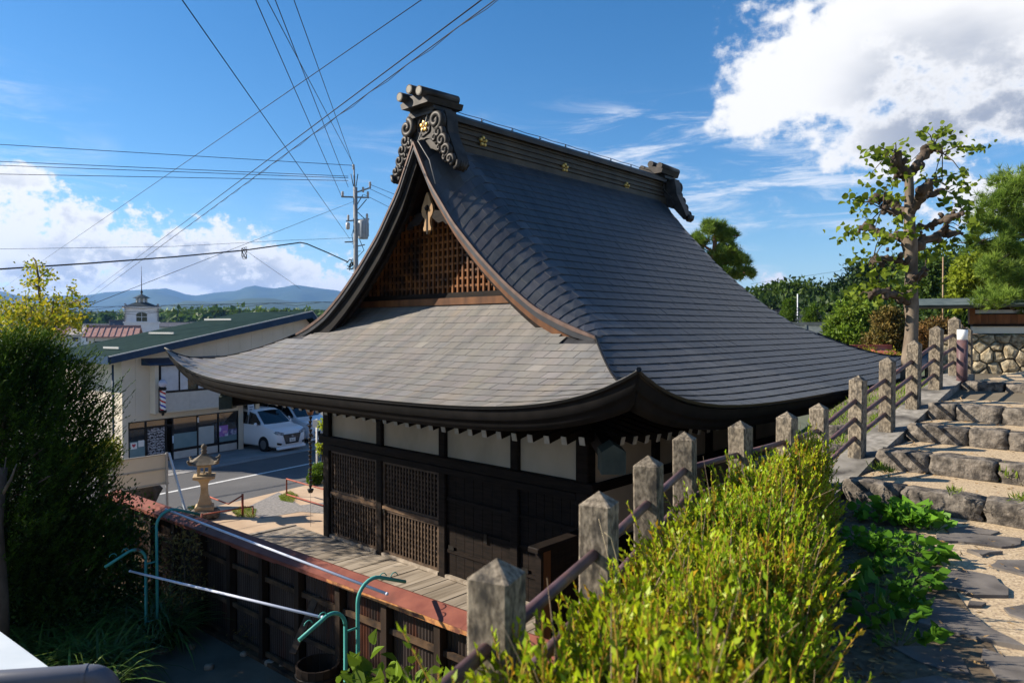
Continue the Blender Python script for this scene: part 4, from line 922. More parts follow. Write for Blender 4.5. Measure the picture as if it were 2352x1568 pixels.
def build_fence():
    A = atZ(262, 1129, 1.8); B = atZ(1075, 1422, 1.8); d = (B-A); d.z = 0; L = d.length+1.6; d.normalize(); n = Vector((d.y, -d.x, 0))
    if n.dot(-A) < 0: n = -n
    f = thing('board_fence', 'dark board and corrugated iron fence with rust-red metal coping beside the veranda', 'fence', (A.x, A.y, .14), math.atan2(d.y, d.x))
    s = -1 if (Matrix.Rotation(math.atan2(d.y, d.x), 3, 'Z') @ Vector((0, 1, 0))).dot(n) < 0 else 1     # local y sign that faces the garden
    H = 1.66; k = 0; x = 0
    while x < L:                                                  # coping in overlapping lengths
        w = 1.2; z0 = H+.002*(k % 2)
        m = MB(); y0, y1, y2 = s*.17, -s*.05, -s*.15
        P = [(x, y0, z0-.075), (x+w+.02, y0, z0-.075), (x+w+.02, y0, z0-.035), (x, y0, z0-.035), (x, y1, z0+.055), (x+w+.02, y1, z0+.055), (x, y2, z0+.01), (x+w+.02, y2, z0+.01), (x, y2, z0-.06), (x+w+.02, y2, z0-.06)]
        m.add(P, [(3, 2, 5, 4), (4, 5, 7, 6), (6, 7, 9, 8), (0, 1, 9, 8)]); c = m.build('coping', MATS['rust_cap'], f)
        m = MB(); m.box(x+.003, x+w+.01, min(y0, y0+s*.004), max(y0, y0+s*.004), z0-.085-.012*(k % 3 == 1), z0-.037); m.build('coping_lip', MATS['rust_edge'] if x > L-4.5 else MATS['rust_cap'], c)
        x += w; k += 1
    np_ = int(L/.92)
    for i in range(np_+1):
        x = i*.92; MB().box(x-.05, x+.05, min(s*.02, s*.12), max(s*.02, s*.12), -.1, H-.05).build('post', MATS['fence_wood'], f)
    for i in range(np_):
        for z in (.12, .62, 1.22):
            x0 = i*.92+.052; MB().box(x0, x0+.816, min(s*.035, s*.075), max(s*.035, s*.075), z-.035, z+.035).build('rail', MATS['fence_rail'], f)
        x0 = i*.92+.05; m = MB(); nn = 30; vs = []
        for q in range(nn+1):
            xx = x0+.82*q/nn; y = s*(.018+.012*(q % 2)) - s*.02
            vs += [(xx, y, .02), (xx, y, H-.07)]
        m.add(vs, [(2*q, 2*q+2, 2*q+3, 2*q+1) for q in range(nn)]); m.build('corrugated_sheet', MATS['corrugated'], f)
    MB().box(-.1, L, min(-s*.01, -s*.03), max(-s*.01, -s*.03), -.1, H-.04).build('backing_board', MATS['fence_wood'], f)
    MB().box(-.1, L, min(s*.0, s*.13), max(s*.0, s*.13), -.12, .05).build('plinth', MATS['fence_rail'], f)
build_fence()
def pipe(pts, r, m, name, par, n=10): return MB().tube(pts, r, n).build(name, m, par)
def arc(c, r, a0, a1, ex, n=9): return [Vector(c)+ex*(r*math.cos(R(a)))+Vector((0, 0, r*math.sin(R(a)))) for a in np.linspace(a0, a1, n)]
def dry_stand(base, top_z, low_z, label, back=False):
    t = thing('drying_stand', label, 'drying rack', base, 0, 'laundry drying stands'); b = Vector(base); g = MATS['green_pipe']
    ex = UV_U.copy(); tall = Vector((0, 0, 0)); lo = -ex*.16
    h1 = top_z-b.z; h2 = low_z-b.z
    pts = [tall, tall+Vector((0, 0, h1-.22))] + arc(tall+ex*.22+Vector((0, 0, h1-.22)), .22, 180, 70, ex) + [tall+ex*.66+Vector((0, 0, h1-.16))]
    pipe(pts, .0215, g, 'tall_upright', t)
    pts = [lo, lo+Vector((0, 0, h2-.18))] + arc(lo-ex*.18+Vector((0, 0, h2-.18)), .18, 0, 105, ex) + [lo-ex*.56+Vector((0, 0, h2-.16))]
    pipe(pts, .0215, g, 'short_upright', t)
    for z in (.45, h2-.25): pipe([tall+Vector((0, 0, z)), lo+Vector((0, 0, z))], .012, g, 'crossbar', t, 6)
    for q in (.34, .5): c = tall+ex*q+Vector((0, 0, h1-.02-.2*(q-.3))); pipe(arc(c, .05, 10, 170, ex, 7), .006, g, 'hook', t, 5)
    for q in (.28, .45): c = lo-ex*q+Vector((0, 0, h2-.0-.2*(q-.25))); pipe(arc(c, .05, 10, 170, ex, 7), .006, g, 'hook', t, 5)
    MB().bbox(-.32, .22, -.2, .2, -.12, .06, .03).build('base_block', MATS['basalt'], t)
    return t
S1 = atZ(362, 1488, .14); S2 = atD(822, 1480, 7.75); S2.z = .14
dry_stand(S1, 2.22, 1.72, 'teal drying stand with chipped paint beside the strap-leaved plants'); dry_stand(S2, 2.22, 1.98, 'teal drying stand with rusty arms in front of the sunlit fence')
def pole(a, b, label): m = MB(); a, b = Vector(a), Vector(b); d = (b-a).normalized(); m.tube([a, b], .0165, 12); o = m.build('laundry_pole', MATS['white_pipe']); tag(o, label, 'pole', 'laundry poles'); m = MB(); m.blob(a, .02, 10, 6, 0); m.blob(b, .02, 10, 6, 0); m.build('end_cap', MATS['white_pipe'], o)
pole(atD(381, 1169, 11.0), atD(889, 1363, 8.05), 'white laundry pole lying on the tall arms of the two teal stands')
pole(atD(299, 1311, 10.35), atD(741, 1417, 7.75), 'white laundry pole lying on the short arms of the two teal stands')
def tub():
    c = atZ(730, 1518, .78); c.z = .14; t = thing('wooden_tub', 'old round wooden tub standing empty below the fence', 'tub', c)
    n = 18
    for k in range(n):
        a0, a1 = 2*PI*k/n+.01, 2*PI*(k+1)/n-.01; m = MB(); vs = []
        for z, r in ((0, .235), (.62, .275)):
            for a, rr in ((a0, r), (a1, r), (a1, r-.025), (a0, r-.025)): vs.append((rr*math.cos(a), rr*math.sin(a), z))
        m.add(vs, [(0, 1, 5, 4), (1, 2, 6, 5), (2, 3, 7, 6), (3, 0, 4, 7), (4, 5, 6, 7), (3, 2, 1, 0)]); m.build('stave', MATS['fence_wood'], t)
    for z, r in ((.12, .25), (.5, .274)): m = MB(); m.tube([(r*math.cos(a), r*math.sin(a), z) for a in np.linspace(0, 2*PI, 33)], .010, 6, caps=False); m.build('hoop', MATS['iron'], t)
    MB().lathe([(0, .03), (.23, .03), (.23, .05), (0, .05)], 20).build('tub_floor', MATS['fence_wood'], t)
tub()
o = MB().beam(atD(672, 1500, 9.0), atD(728, 1368, 9.55), .10, .025).build('plank', MATS['fence_rail']); tag(o, 'weathered plank leaning against the fence behind the tub', 'plank')
tp = MB(); tp.grid(lambda x, y: (x, y, .155+.025*math.sin(7*x+2*y)*math.cos(5*y)), np.linspace(-4.6, -2.3, 14), np.linspace(7.1, 8.7, 12)); tag(tp.build('tarpaulin', mat('tarp', (.03, .05, .075), (.05, .07, .10), 4, .5)), 'dark blue tarpaulin spread on the garden soil', 'tarpaulin')
for k, (x, y, r) in enumerate(((620, 1521, .055), (600, 1478, .04), (655, 1528, .07), (440, 1484, .05), (560, 1500, .04), (688, 1500, .045), (480, 1530, .05))):
    p = atZ(x, y, .17); o = stone((p.x, p.y, .165), (r*2.4, r*2, r*1.5), 300+k, 'pebble', mat('pebble', (.24, .17, .11), (.36, .30, .24), 6, .8, bump=.004), None, rough=.12); tag(o, 'small rounded stone lying on the garden soil by the fence', 'stone', 'garden stones')
def shed():
    t = thing('garden_shed', 'low garden shed with pale metal roof and grey gutter', 'shed', (-3.2, 4.2, .14)); O = Vector(t.location)
    a = atD(112, 1531, 3.70); g0 = atD(-420, 1572, 3.42); b = a + (atD(0, 1449, 4.45)-a)*2.4; c = b+(g0-a)
    m = MB(); q = [p-O for p in (g0, a, b, c)]; m.add(q+[p-Vector((0, 0, .03)) for p in q], [(0, 1, 2, 3), (7, 6, 5, 4), (0, 4, 5, 1), (1, 5, 6, 2), (2, 6, 7, 3), (3, 7, 4, 0)]); m.build('shed_roof', mat('pale_metal', (.50, .55, .58), (.60, .64, .66), 1.5, .5, bump=.004, bscale=2), t)
    e0, e1 = atD(-420, 1590, 3.40)-O, atD(205, 1548, 3.66)-O; dx = (e1-e0).normalized()
    pts = [e0, e1] + [e1+dx*(.10*math.sin(R(k)))+Vector((0, 0, -.10*(1-math.cos(R(k))))) for k in (15, 30, 45, 60, 75, 90)] + [e1+dx*.10+Vector((0, 0, -1.2))]
    m = MB(); m.tube(pts, .050, 16); gt = m.build('gutter', mat('gutter_grey', (.085, .09, .11), (.12, .125, .15), 2, .38), t)
    m = MB(); p = e1-dx*.02; m.tube([p-dx*.012, p+dx*.012], .0535, 16, caps=False); m.build('gutter_joint', MATS['gutter_grey'], gt)
    m = MB(); zt = min(p.z for p in q)-.05
    m.prism([(p.x*.92, p.y*.92) for p in q], (0, 0, -.1), (1, 0, 0), (0, 1, 0), (0, 0, 1), zt+.1); m.build('shed_wall', MATS['fence_wood'], t)
shed()
# ================================================================== TEMPLE YARD
def lantern():
    c = atZ(470, 1187, .0); t = thing('stone_lantern', 'weathered stone lantern with curled roof beside the temple yard', 'stone lantern', c, R(20))
    mm = mat('lantern_stone', (.34, .255, .15), (.46, .36, .23), 4, .85, bump=.006, bscale=30, c3=(.20, .15, .10), s3=3, lo3=.56, hi3=.75); md = mat('lantern_roof', (.10, .085, .065), (.19, .16, .12), 6, .9, bump=.012, bscale=24)
    stone((0, 0, .09), (.72, .78, .24), 5, 'ground_stone', MATS['basalt'], t, rough=.06)
    q = math.sqrt(2)
    def sq(prof, name, m, smooth=False): b = MB(); b.lathe([(r*q, z) for r, z in prof], 4, rot=PI/4, smooth=smooth); return b.build(name, m, t)
    sq([(.23, .19), (.23, .30), (.19, .34)], 'plinth', mm)
    sq([(.175, .34), (.155, .42), (.12, .52), (.095, .63), (.085, .74), (.088, .84), (.105, .92), (.145, 1.0)], 'pillar', mm)
    sq([(.15, 1.0), (.26, 1.055), (.27, 1.06), (.27, 1.12), (.25, 1.125)], 'platform', mm)
    fb = MB()
    for x in (-1, 1):
        for y in (-1, 1): fb.box(x*.135-.03, x*.135+.03, y*.135-.03, y*.135+.03, 1.14, 1.38)
    fb.box(-.17, .17, -.17, .17, 1.12, 1.165); fb.box(-.167, .167, -.167, .167, 1.345, 1.40); fb.build('firebox', mm, t)
    for a in range(4):                                             # window muntins
        m = MB(); m.box(-.012, .012, -.15, -.135, 1.165, 1.345); o = m.build('window_bar', mm, t); o.rotation_euler = (0, 0, a*PI/2)
    b = MB(); n = 24; rings = []
    for k, (r, z) in enumerate(((.19, 1.40), (.36, 1.425), (.385, 1.45), (.30, 1.50), (.20, 1.575), (.12, 1.64), (.075, 1.68), (.07, 1.70))):
        for i in range(n):
            a = 2*PI*i/n; sqr = 1/max(abs(math.cos(a)), abs(math.sin(a))); cor = max(0, (sqr-1)/.414); rings.append((r*sqr*.97*math.cos(a), r*sqr*.97*math.sin(a), z+(.055*cor**3 if k in (1, 2) else .02*cor**3 if k == 3 else 0)))
    b.add(rings, [(j*n+i, j*n+(i+1) % n, (j+1)*n+(i+1) % n, (j+1)*n+i) for j in range(7) for i in range(n)]+[tuple(range(n-1, -1, -1)), tuple(7*n+i for i in range(n))]); b.build('lantern_roof', md, t)
    b = MB()
    for k in range(4): b = MB(); a = PI/4+k*PI/2; b.tube([(.40*math.cos(a), .40*math.sin(a), 1.485), (.49*math.cos(a), .49*math.sin(a), 1.52), (.525*math.cos(a), .525*math.sin(a), 1.565), (.495*math.cos(a), .495*math.sin(a), 1.585)], [.05, .04, .03, .018], 7); b.build('roof_curl', md, t)
    b = MB(); b.lathe([(.075, 1.69), (.055, 1.73), (.085, 1.76), (.05, 1.80), (.065, 1.83), (.075, 1.87), (.06, 1.92), (.02, 1.955), (0, 1.96)], 14); b.build('finial', md, t)
lantern()
def rust_barriers():
    rp = mat('red_pipe', (.22, .055, .035), (.32, .09, .055), 6, .55, c3=(.12, .04, .03), s3=5, lo3=.55, hi3=.7)
    def P(cx, cy, z): return atZ((380+cx/5.345)*.9408, (1080+cy/5.345)*.9408, z)
    g = 'rusty red pipe barriers in the yard'
    t = thing('pipe_barrier', 'rusty red pipe barrier running past the stone lantern to a short post', 'barrier', P(1135, 960, 0), 0, g); O = Vector(t.location)
    top = [P(690, 700, .42), P(880, 775, .42), P(950, 800, .42), P(1150, 812, .45)]; e = P(1135, 960, 0); e2 = Vector((e.x, e.y, .62))
    pipe([p-O for p in top[:-1]]+[Vector((e.x, e.y, .56))-O], .02, rp, 'rail', t); pipe([e-O-Vector((0, 0, .1)), Vector((e.x, e.y, .60))-O], .03, rp, 'post', t)
    t = thing('pipe_barrier', 'low rusty pipe barrier in front of the turf by the gravel strip', 'barrier', P(1270, 945, 0), 0, g); O = Vector(t.location)
    a, b = P(600, 1050, 0), P(1270, 945, 0)
    pipe([Vector((a.x, a.y, .22))-O, Vector((b.x, b.y, .24))-O], .017, rp, 'rail', t)
    for q in (a, b): pipe([Vector((q.x, q.y, -.1))-O, Vector((q.x, q.y, .25))-O], .02, rp, 'post', t)
    t = thing('pipe_barrier', 'square-ended rusty pipe barrier by the clipped round shrubs', 'barrier', P(1710, 690, 0), 0, g); O = Vector(t.location)
    a = P(1710, 700, 0); b = P(2230, 860, 0)
    b = a+(b-a)*1.3
    pipe([Vector((a.x, a.y, -.1))-O, Vector((a.x, a.y, .52))-O, Vector((b.x, b.y, .52))-O, Vector((b.x, b.y, -.1))-O], .024, rp, 'frame', t); pipe([Vector((a.x, a.y, .06))-O, Vector((b.x, b.y, .06))-O], .022, rp, 'rail', t)
rust_barriers()
def sign_board():
    a = atD(250, 1061, 19.0); b = atD(386, 1043, 20.2); z0, z1 = .62, 1.45; d = (b-a); d.z = 0; L = d.length; d.normalize()
    t = thing('notice_board', 'back of a plain cream notice board on steel legs by the road', 'sign', (a.x, a.y, 0), math.atan2(d.y, d.x))
    MB().box(0, L, 0, .03, z0, z1).build('panel', mat('board_cream', (.60, .57, .47), (.68, .64, .54), 1.4, .75, c3=(.52, .46, .34), s3=1.5, lo3=.5, hi3=.8), t)
    for z in (z0, z1, (z0+z1)/2): MB().box(-.01, L+.01, -.03, -.002, z-.018, z+.018).build('frame_bar', mat('frame_grey', (.42, .40, .35), None, 1, .6), t)
    for x in (.08, L-.06): MB().box(x-.03, x+.03, -.065, -.032, -.1, z1+.05).build('leg', mat('steel_grey', (.34, .36, .37), (.42, .44, .45), 6, .45, metal=.3), t)
    for x in (L-.0,): MB().beam((x, -.05, z1+.03), (x+.12, -.75, -.05), .05, .05).build('brace', mat('galvanised', (.50, .57, .63), (.6, .66, .70), 9, .4, metal=.5), t)
sign_board()
o = stone(tuple(atZ(302, 1152, .0)+Vector((0, 0, .38))), (1.35, 1.1, 1.15), 77, 'boulder', mat('dark_rock', (.025, .022, .02), (.06, .052, .046), 5, .85, bump=.03, bscale=9), None, rough=.13, sub=4); tag(o, 'dark boulder standing between the notice board and the fence', 'boulder')
def marker_pole():
    c = RP(17.3, 17.2); c = atD(728, 1062, 24.0); c.z = -.6; t = thing('marker_post', 'slim white roadside post carrying a small reflector board', 'post', c)
    z1 = atD(728, 962, 24).z+.6; pipe([(0, 0, 0), (0, 0, z1)], .032, mat('post_white', (.70, .68, .64), None, 1, .5), 'post', t)
    MB().box(-.13, .13, -.045, -.033, z1-.28, z1-.02).build('reflector_board', MATS['post_white'], t)
marker_pole()
# ================================================================== BARBER SHOP AND VANS
mat('siding', (.60, .54, .43), (.66, .59, .48), 1.2, .8, bump=.002, bscale=60)
mat('blue_trim', (.010, .035, .080), (.018, .05, .10), 4, .45); mat('green_roof', (.010, .026, .024), (.016, .036, .032), 2, .85, spec=.04)
mat('frame_black', (.010, .010, .011), None, 1, .4); mat('dark_glass', (.012, .014, .016), (.03, .032, .034), .8, .04, spec=.9)
mat('tile_white', (.52, .50, .46), (.58, .56, .52), 5, .45); mat('curtain_white', (.50, .52, .56), (.60, .62, .66), 3, .25)
mat('teal_film', (.16, .25, .27), (.20, .29, .31), 2, .2); mat('interior_dark', (.02, .018, .016), None, 1, .8)
SHOP0 = RP(15.45, 28.76, -.64)
def barber_shop():
    t = thing('barber_shop', 'two-storey cream barber shop with blue-trimmed sloping green roof and carport', 'building', SHOP0, R(57))
    Wd, Dp = 9.9, 4.6
    zl, zr, xr = 4.72, 6.55, 9.35                                   # eave at the low end, ridge height and position
    def zroof(x): return zl+(zr-zl)*x/xr if x <= xr else zr-(x-xr)*1.1
    # upper storey walls as panels with open joints
    xs = [0, .55]+[.55+.62*k for k in range(1, 16)]; xs = [x for x in xs if x < Wd]+[Wd]
    body = MB().prism([(0.03, 2.05), (Wd-.03, 2.05), (Wd-.03, zroof(Wd)-.22), (xr, zr-.3), (.03, zl-.25)], (0, .03, 0), (1, 0, 0), (0, 0, 1), (0, 1, 0), Dp).build('upper_storey', MATS['siding'], t)
    for i in range(len(xs)-1):
        for (z0, z1) in ((2.05, 3.52), (3.53, 99)):
            a, b = xs[i]+.004, xs[i+1]-.004; za, zb = min(z1, zroof(a)-.2), min(z1, zroof(b)-.2)
            if a < xr < b: continue
            m = MB(); m.prism([(a, z0), (b, z0), (b, zb), (a, za)], (0, 0, 0), (1, 0, 0), (0, 0, 1), (0, 1, 0), .026); m.build('siding_panel', MATS['siding'], t)
    for y in (0,):
        MB().box(0, .24, 0, .3, 0, 2.06).build('corner_pier', MATS['siding'], t); MB().box(5.42, 5.66, 0, .3, 0, 2.06).build('corner_pier', MATS['siding'], t)
    MB().box(0, .2, .3, Dp, 0, 2.06).build('side_wall', MATS['siding'], t); MB().box(5.45, 5.6, .3, Dp, 0, 2.06).build('party_wall', MATS['siding'], t)
    MB().box(0, Wd, Dp-.2, Dp, 0, 2.06).build('rear_wall', MATS['siding'], t); MB().box(Wd-.2, Wd, 3.2, Dp, 0, 2.06).build('side_wall', MATS['siding'], t)
    MB().box(Wd-.25, Wd, .0, .25, 0, 2.06).build('carport_pier', MATS['siding'], t)
    rf = MB(); rf.prism([(-.75, zroof(-.75)), (xr, zr), (Wd+.35, zroof(Wd+.35)), (Wd+.35, zroof(Wd+.35)-.07), (xr, zr-.09), (-.75, zroof(-.75)-.07)], (0, -.55, 0), (1, 0, 0), (0, 0, 1), (0, 1, 0), Dp+1.0); roof = rf.build('roof', MATS['green_roof'], t)
    for k in range(0):
        y = -.5+k*.72; m = MB(); m.prism([(-.74, zroof(-.74)+.002), (xr, zr+.002), (xr, zr+.03), (-.74, zroof(-.74)+.03)], (0, y, 0), (1, 0, 0), (0, 0, 1), (0, 1, 0), .035); m.build('roof_seam', MATS['green_roof'], roof)
    rk = MB(); rk.prism([(-.80, zroof(-.8)-.30), (xr, zr-.34), (Wd+.40, zroof(Wd+.4)-.30), (Wd+.40, zroof(Wd+.4)-.03), (xr, zr-.03), (-.80, zroof(-.8)-.03)], (0, -.60, 0), (1, 0, 0), (0, 0, 1), (0, 1, 0), .05); rk.build('rake_board', MATS['blue_trim'], t)
    tr = MB(); tr.prism([(-.80, zroof(-.8)-.03), (xr, zr-.03), (Wd+.40, zroof(Wd+.4)-.03), (Wd+.40, zroof(Wd+.4)+.01), (xr, zr+.012), (-.80, zroof(-.8)+.01)], (0, -.62, 0), (1, 0, 0), (0, 0, 1), (0, 1, 0), .07); tr.build('rake_flashing', mat('flashing', (.45, .45, .43), None, 1, .4), t)
    MB().box(-.86, -.74, -.6, Dp+.4, zl-.46, zl-.16).build('eave_gutter', MATS['blue_trim'], t)
    for k, (x, y, L) in enumerate(((3.2, 1.6, 2.0), (6.6, 2.2, 2.2), (.2, .6, 1.2))):                # snow guards
        m = MB(); z = zroof(x)+.06; m.box(x, x+.04, y, y+L, z, z+.08); m.build('snow_guard', MATS['flashing'], roof)
    # bay with windows on the upper floor
    bx0, bx1, by = 1.15, 5.62, -.42
    MB().box(bx0, bx1, by, .0, 2.12, 2.18).build('bay_floor', MATS['siding'], t)
    MB().box(bx0, bx0+.16, by+.02, 0, 2.18, 4.2).build('bay_cheek', MATS['siding'], t)
    MB().box(bx1-.12, bx1, by+.02, 0, 2.18, 4.2).build('bay_cheek', MATS['siding'], t)
    MB().box(bx0+.16, bx1-.12, by+.05, by+.10, 2.18, 2.95).build('bay_apron', MATS['tile_white'], t)
    band = t
    for r in range(14):
        z0 = 2.19+r*.0535; n = 3
        for k in range(n): x0 = bx0+.17+(bx1-bx0-.3)*k/n; MB().box(x0+.004, x0+(bx1-bx0-.3)/n-.004, by+.036, by+.052, z0+.005, z0+.050).build('wall_tile', MATS['tile_white'], t)
    MB().box(bx0+.16, bx1-.12, by+.03, by+.09, 2.95, 3.04).build('window_sill', MATS['frame_black'], t)
    MB().box(bx0+.16, bx1-.12, by+.03, by+.09, 4.08, 4.16).build('window_head', MATS['frame_black'], t)
    MB().box(bx0+.16, bx1-.12, -.12, -.08, 3.0, 4.1).build('window_back', MATS['interior_dark'], t)
    wx = [bx0+.22, bx0+1.06, bx0+1.9, bx0+2.75, bx0+3.55, bx1-.16]
    for i in range(5):
        w = MB().box(wx[i], wx[i]+.06, by+.035, by+.085, 3.04, 4.08).build('window_frame', MATS['frame_black'], t)
        if i < 5:
            half = i == 1
            MB().box(wx[i]+.06, wx[i+1]-(.42 if half else 0), by+.058, by+.066, 3.04, 4.08).build('curtained_pane', MATS['curtain_white'], w)
            if half: MB().box(wx[i+1]-.42, wx[i+1], by+.058, by+.066, 3.04, 4.08).build('pane', MATS['dark_glass'], w)
    m = MB(); m.prism([(-.62, 4.14), (-.62, 4.20), (.0, 4.42), (.0, 4.14)], (bx0-.35, 0, 0), (0, 1, 0), (0, 0, 1), (1, 0, 0), bx1-bx0+.6); m.build('bay_roof', MATS['blue_trim'], t)
    # shop front
    MB().box(.24, 5.42, .02, .22, 1.84, 2.06).build('lintel', MATS['siding'], t)
    MB().box(.2, 5.45, 2.2, 2.25, 0.0, 2.0).build('shop_back_wall', mat('interior_wall', (.10, .09, .08), (.14, .12, .10), 1, .8), t)
    MB().box(.24, 5.42, .1, 2.2, .0, .06).build('shop_floor', mat('interior_floor', (.12, .10, .08), None, 1, .5), t)
    fr = MATS['frame_black']; gx = [.28, 1.0, 1.88, 2.18, 3.35, 4.38, 5.38]
    for x in gx: MB().box(x-.035, x+.035, .04, .11, .03, 1.84).build('shop_mullion', fr, t)
    MB().box(.24, 5.42, .045, .105, 1.79, 1.84).build('shop_head', fr, t); MB().box(2.18, 5.42, .045, .105, .36, .47).build('shop_sill', fr, t)
    MB().box(.24, 2.18, .045, .105, 1.50, 1.57).build('door_transom', fr, t)
    MB().box(.24, 2.18, .04, .11, .03, .10).build('door_sill', fr, t)
    for i in (3, 4, 5):
        MB().box(gx[i]+.035, gx[i+1]-.035, .06, .10, .04, .36).build('kick_panel', MATS['tile_white'], t)
        for r in range(5): MB().box(gx[i]+.04, gx[i+1]-.04, .052, .061, .05+r*.06, .05+r*.06+.053).build('wall_tile', MATS['tile_white'], t)
    for i in (0, 1, 3, 4, 5):
        p = MB().box(gx[i]+.035, gx[i+1]-.035, .07, .078, .10 if i < 2 else .47, 1.79).build('shop_pane', MATS['dark_glass'], t)
    for i, z1 in ((0, 1.02), (3, 1.12), (4, 1.28), (5, .95)):
        MB().box(gx[i]+.04, gx[i+1]-.04-(.18 if i == 4 else 0), .058, .064, .12 if i == 0 else .48, z1).build('window_film', MATS['teal_film'] if i != 4 else mat('frosted', (.40, .43, .42), (.44, .47, .46), 2, .3), t)
    # split door curtain, printed
    mat('noren', (.34, .33, .34), (.42, .41, .42), 30, .85)
    nm = MATS['noren']; nt = nm.node_tree; N = nt.nodes; Lk = nt.links
    wv = N.new('ShaderNodeTexWave'); wv.inputs['Scale'].default_value = 2.6; wv.inputs['Distortion'].default_value = 9; wv.inputs['Detail'].default_value = 4; wv.inputs['Detail Scale'].default_value = 3.5; wv.bands_direction = 'Z'
    tcn = N.new('ShaderNodeTexCoord'); Lk.new(tcn.outputs['Object'], wv.inputs[0]); rp = N.new('ShaderNodeValToRGB'); rp.color_ramp.elements[0].position = .42; rp.color_ramp.elements[1].position = .55; rp.color_ramp.elements[0].color = (.04, .035, .04, 1); rp.color_ramp.elements[1].color = (.40, .39, .41, 1)
    Lk.new(wv.outputs['Fac'], rp.inputs[0]); Lk.new(rp.outputs[0], N['Principled BSDF'].inputs['Base Color'])
    for a, b in ((1.06, 1.42), (1.44, 1.80)):
        m = MB(); m.grid(lambda x, z: (x, .03+.012*math.sin(x*40)*(1.5-z), z), np.linspace(a, b, 10), np.linspace(.16, 1.49, 8)); m.build('door_curtain', nm, t)
    def sheet(x0, x1, z0, z1, c, nm_, y=.054): return MB().box(x0, x1, y-.003, y, z0, z1).build(nm_, c, t)
    s1 = sheet(4.42, 4.88, .72, 1.22, mat('poster_purple', (.42, .22, .55), (.30, .12, .42), 3, .5, c3=(.75, .70, .80), s3=2.5, lo3=.5, hi3=.56), 'poster'); sheet(4.90, 5.34, .74, 1.02, mat('poster_photo', (.10, .10, .22), (.45, .45, .55), 9, .5, lo=.45, hi=.55), 'poster')
    MB().box(4.60, 4.82, .049, .0505, .86, .98).build('poster_oval', mat('poster_pink', (.65, .35, .55), None, 1, .5), s1)
    hs = sheet(.36, .62, .72, .98, mat('paper_white', (.78, .76, .74), None, 1, .7), 'notice'); sheet(.68, .92, .78, 1.04, MATS['paper_white'], 'notice'); sheet(2.155, 2.21, .74, 1.06, mat('sign_blue', (.45, .60, .75), (.7, .78, .85), 12, .5), 'shop_card', .038); sheet(3.33, 3.40, 1.50, 1.72, MATS['paper_white'], 'shop_card', .038)
    m = MB(); hp = [(0, -.09), (.035, -.05), (.075, 0), (.08, .035), (.055, .06), (.02, .055), (0, .03), (-.02, .055), (-.055, .06), (-.08, .035), (-.075, 0), (-.035, -.05)]; m.prism(hp, (.49, .0505, .87), (1, 0, 0), (0, 0, 1), (0, -1, 0), .002); m.build('heart_print', mat('heart_red', (.45, .05, .08), None, 1, .6), hs)
    for x, r, c in ((3.62, .11, (.16, .07, .30)), (3.78, .13, (.55, .05, .04)), (4.10, .10, (.45, .22, .06))): m = MB(); m.blob((x, .20, .56), r, 10, 7, .05, squash=(1, .7, 1)); m.build('window_toy', mat('toy%d' % int(x*100), c, None, 1, .5), t)
    MB().tube([(3.95, .16, 1.30), (3.93, .16, .85), (3.96, .16, .62)], [.05, .06, .03], 8).build('garland', mat('garland', (.015, .015, .05), (.05, .05, .1), 20, .6), t)
    MB().tube([(.55, .25, .06), (.75, .2, .42), (.80, .2, .46)], .02, 6).build('umbrella', mat('umbrella_blue', (.10, .22, .35), None, 1, .5), t)
    # hanging sign at the corner
    sg = MB().box(5.70, 6.02, -.32, -.26, 1.62, 2.72).build('hanging_sign', mat('sign_pale', (.40, .46, .52), (.50, .56, .62), 3, .4), t)
    MB().box(5.74, 5.98, -.325, -.321, 2.30, 2.62).build('sign_picture', mat('sign_navy', (.03, .06, .12), None, 1, .5), sg)
    m = MB(); m.prism([(-.09, 0), (.09, 0), (.10, .05), (.05, .06), (.03, .11), (-.04, .11), (-.06, .06), (-.10, .05)], (5.86, -.326, 2.40), (1, 0, 0), (0, 0, 1), (0, -1, 0), .003); m.build('car_symbol', MATS['paper_white'], sg)
    for k in range(4): MB().box(5.76, 5.96-.05*(k % 2), -.324, -.3215, 1.72+k*.12, 1.76+k*.12).build('lettering', MATS['sign_navy'], sg)
    MB().box(6.10, 6.30, -.35, -.30, 1.55, 2.75).build('side_panel', mat('tan_panel', (.55, .42, .26), (.62, .48, .32), 14, .8), t)
    # barber pole
    bp = bpy.data.objects.new('pole_bracket_root', None); bpy.data.objects.remove(bp)
    bx, byy = 1.32, -.66
    m = MB(); m.lathe([(.13, 0), (.15, .06), (.15, .10), (.11, .12)], 16, (bx, byy, 2.17)); m.lathe([(.11, 0), (.15, .03), (.15, .10), (.10, .14)], 16, (bx, byy, 3.10)); m.box(bx-.03, bx+.03, byy+.1, -.3, 2.24, 2.28); m.box(bx-.03, bx+.03, byy+.1, -.3, 3.14, 3.18); m.box(bx-.17, bx-.15, byy-.02, byy+.02, 2.22, 3.2)
    m.lathe([(.05, 0), (.06, -.08), (.02, -.12)], 10, (bx, byy, 2.17)); fr2 = m.build('barber_pole', MATS['iron'], t)
    m = MB(); n, hh = 24, 60
    for j in range(hh):
        z0, z1 = 2.29+.81*j/hh, 2.29+.81*(j+1)/hh
        for i in range(n):
            a0, a1 = 2*PI*i/n, 2*PI*(i+1)/n; ph = (i/n + j/hh*2.2) % 1.0
            c = (.03, .06, .40) if ph < .22 else (.75, .75, .75) if ph < .5 else (.45, .03, .03) if ph < .72 else (.75, .75, .75)
            m.add([(bx+.115*math.cos(a0), byy+.115*math.sin(a0), z0), (bx+.115*math.cos(a1), byy+.115*math.sin(a1), z0), (bx+.115*math.cos(a1), byy+.115*math.sin(a1), z1), (bx+.115*math.cos(a0), byy+.115*math.sin(a0), z1)], [(0, 1, 2, 3)], c)
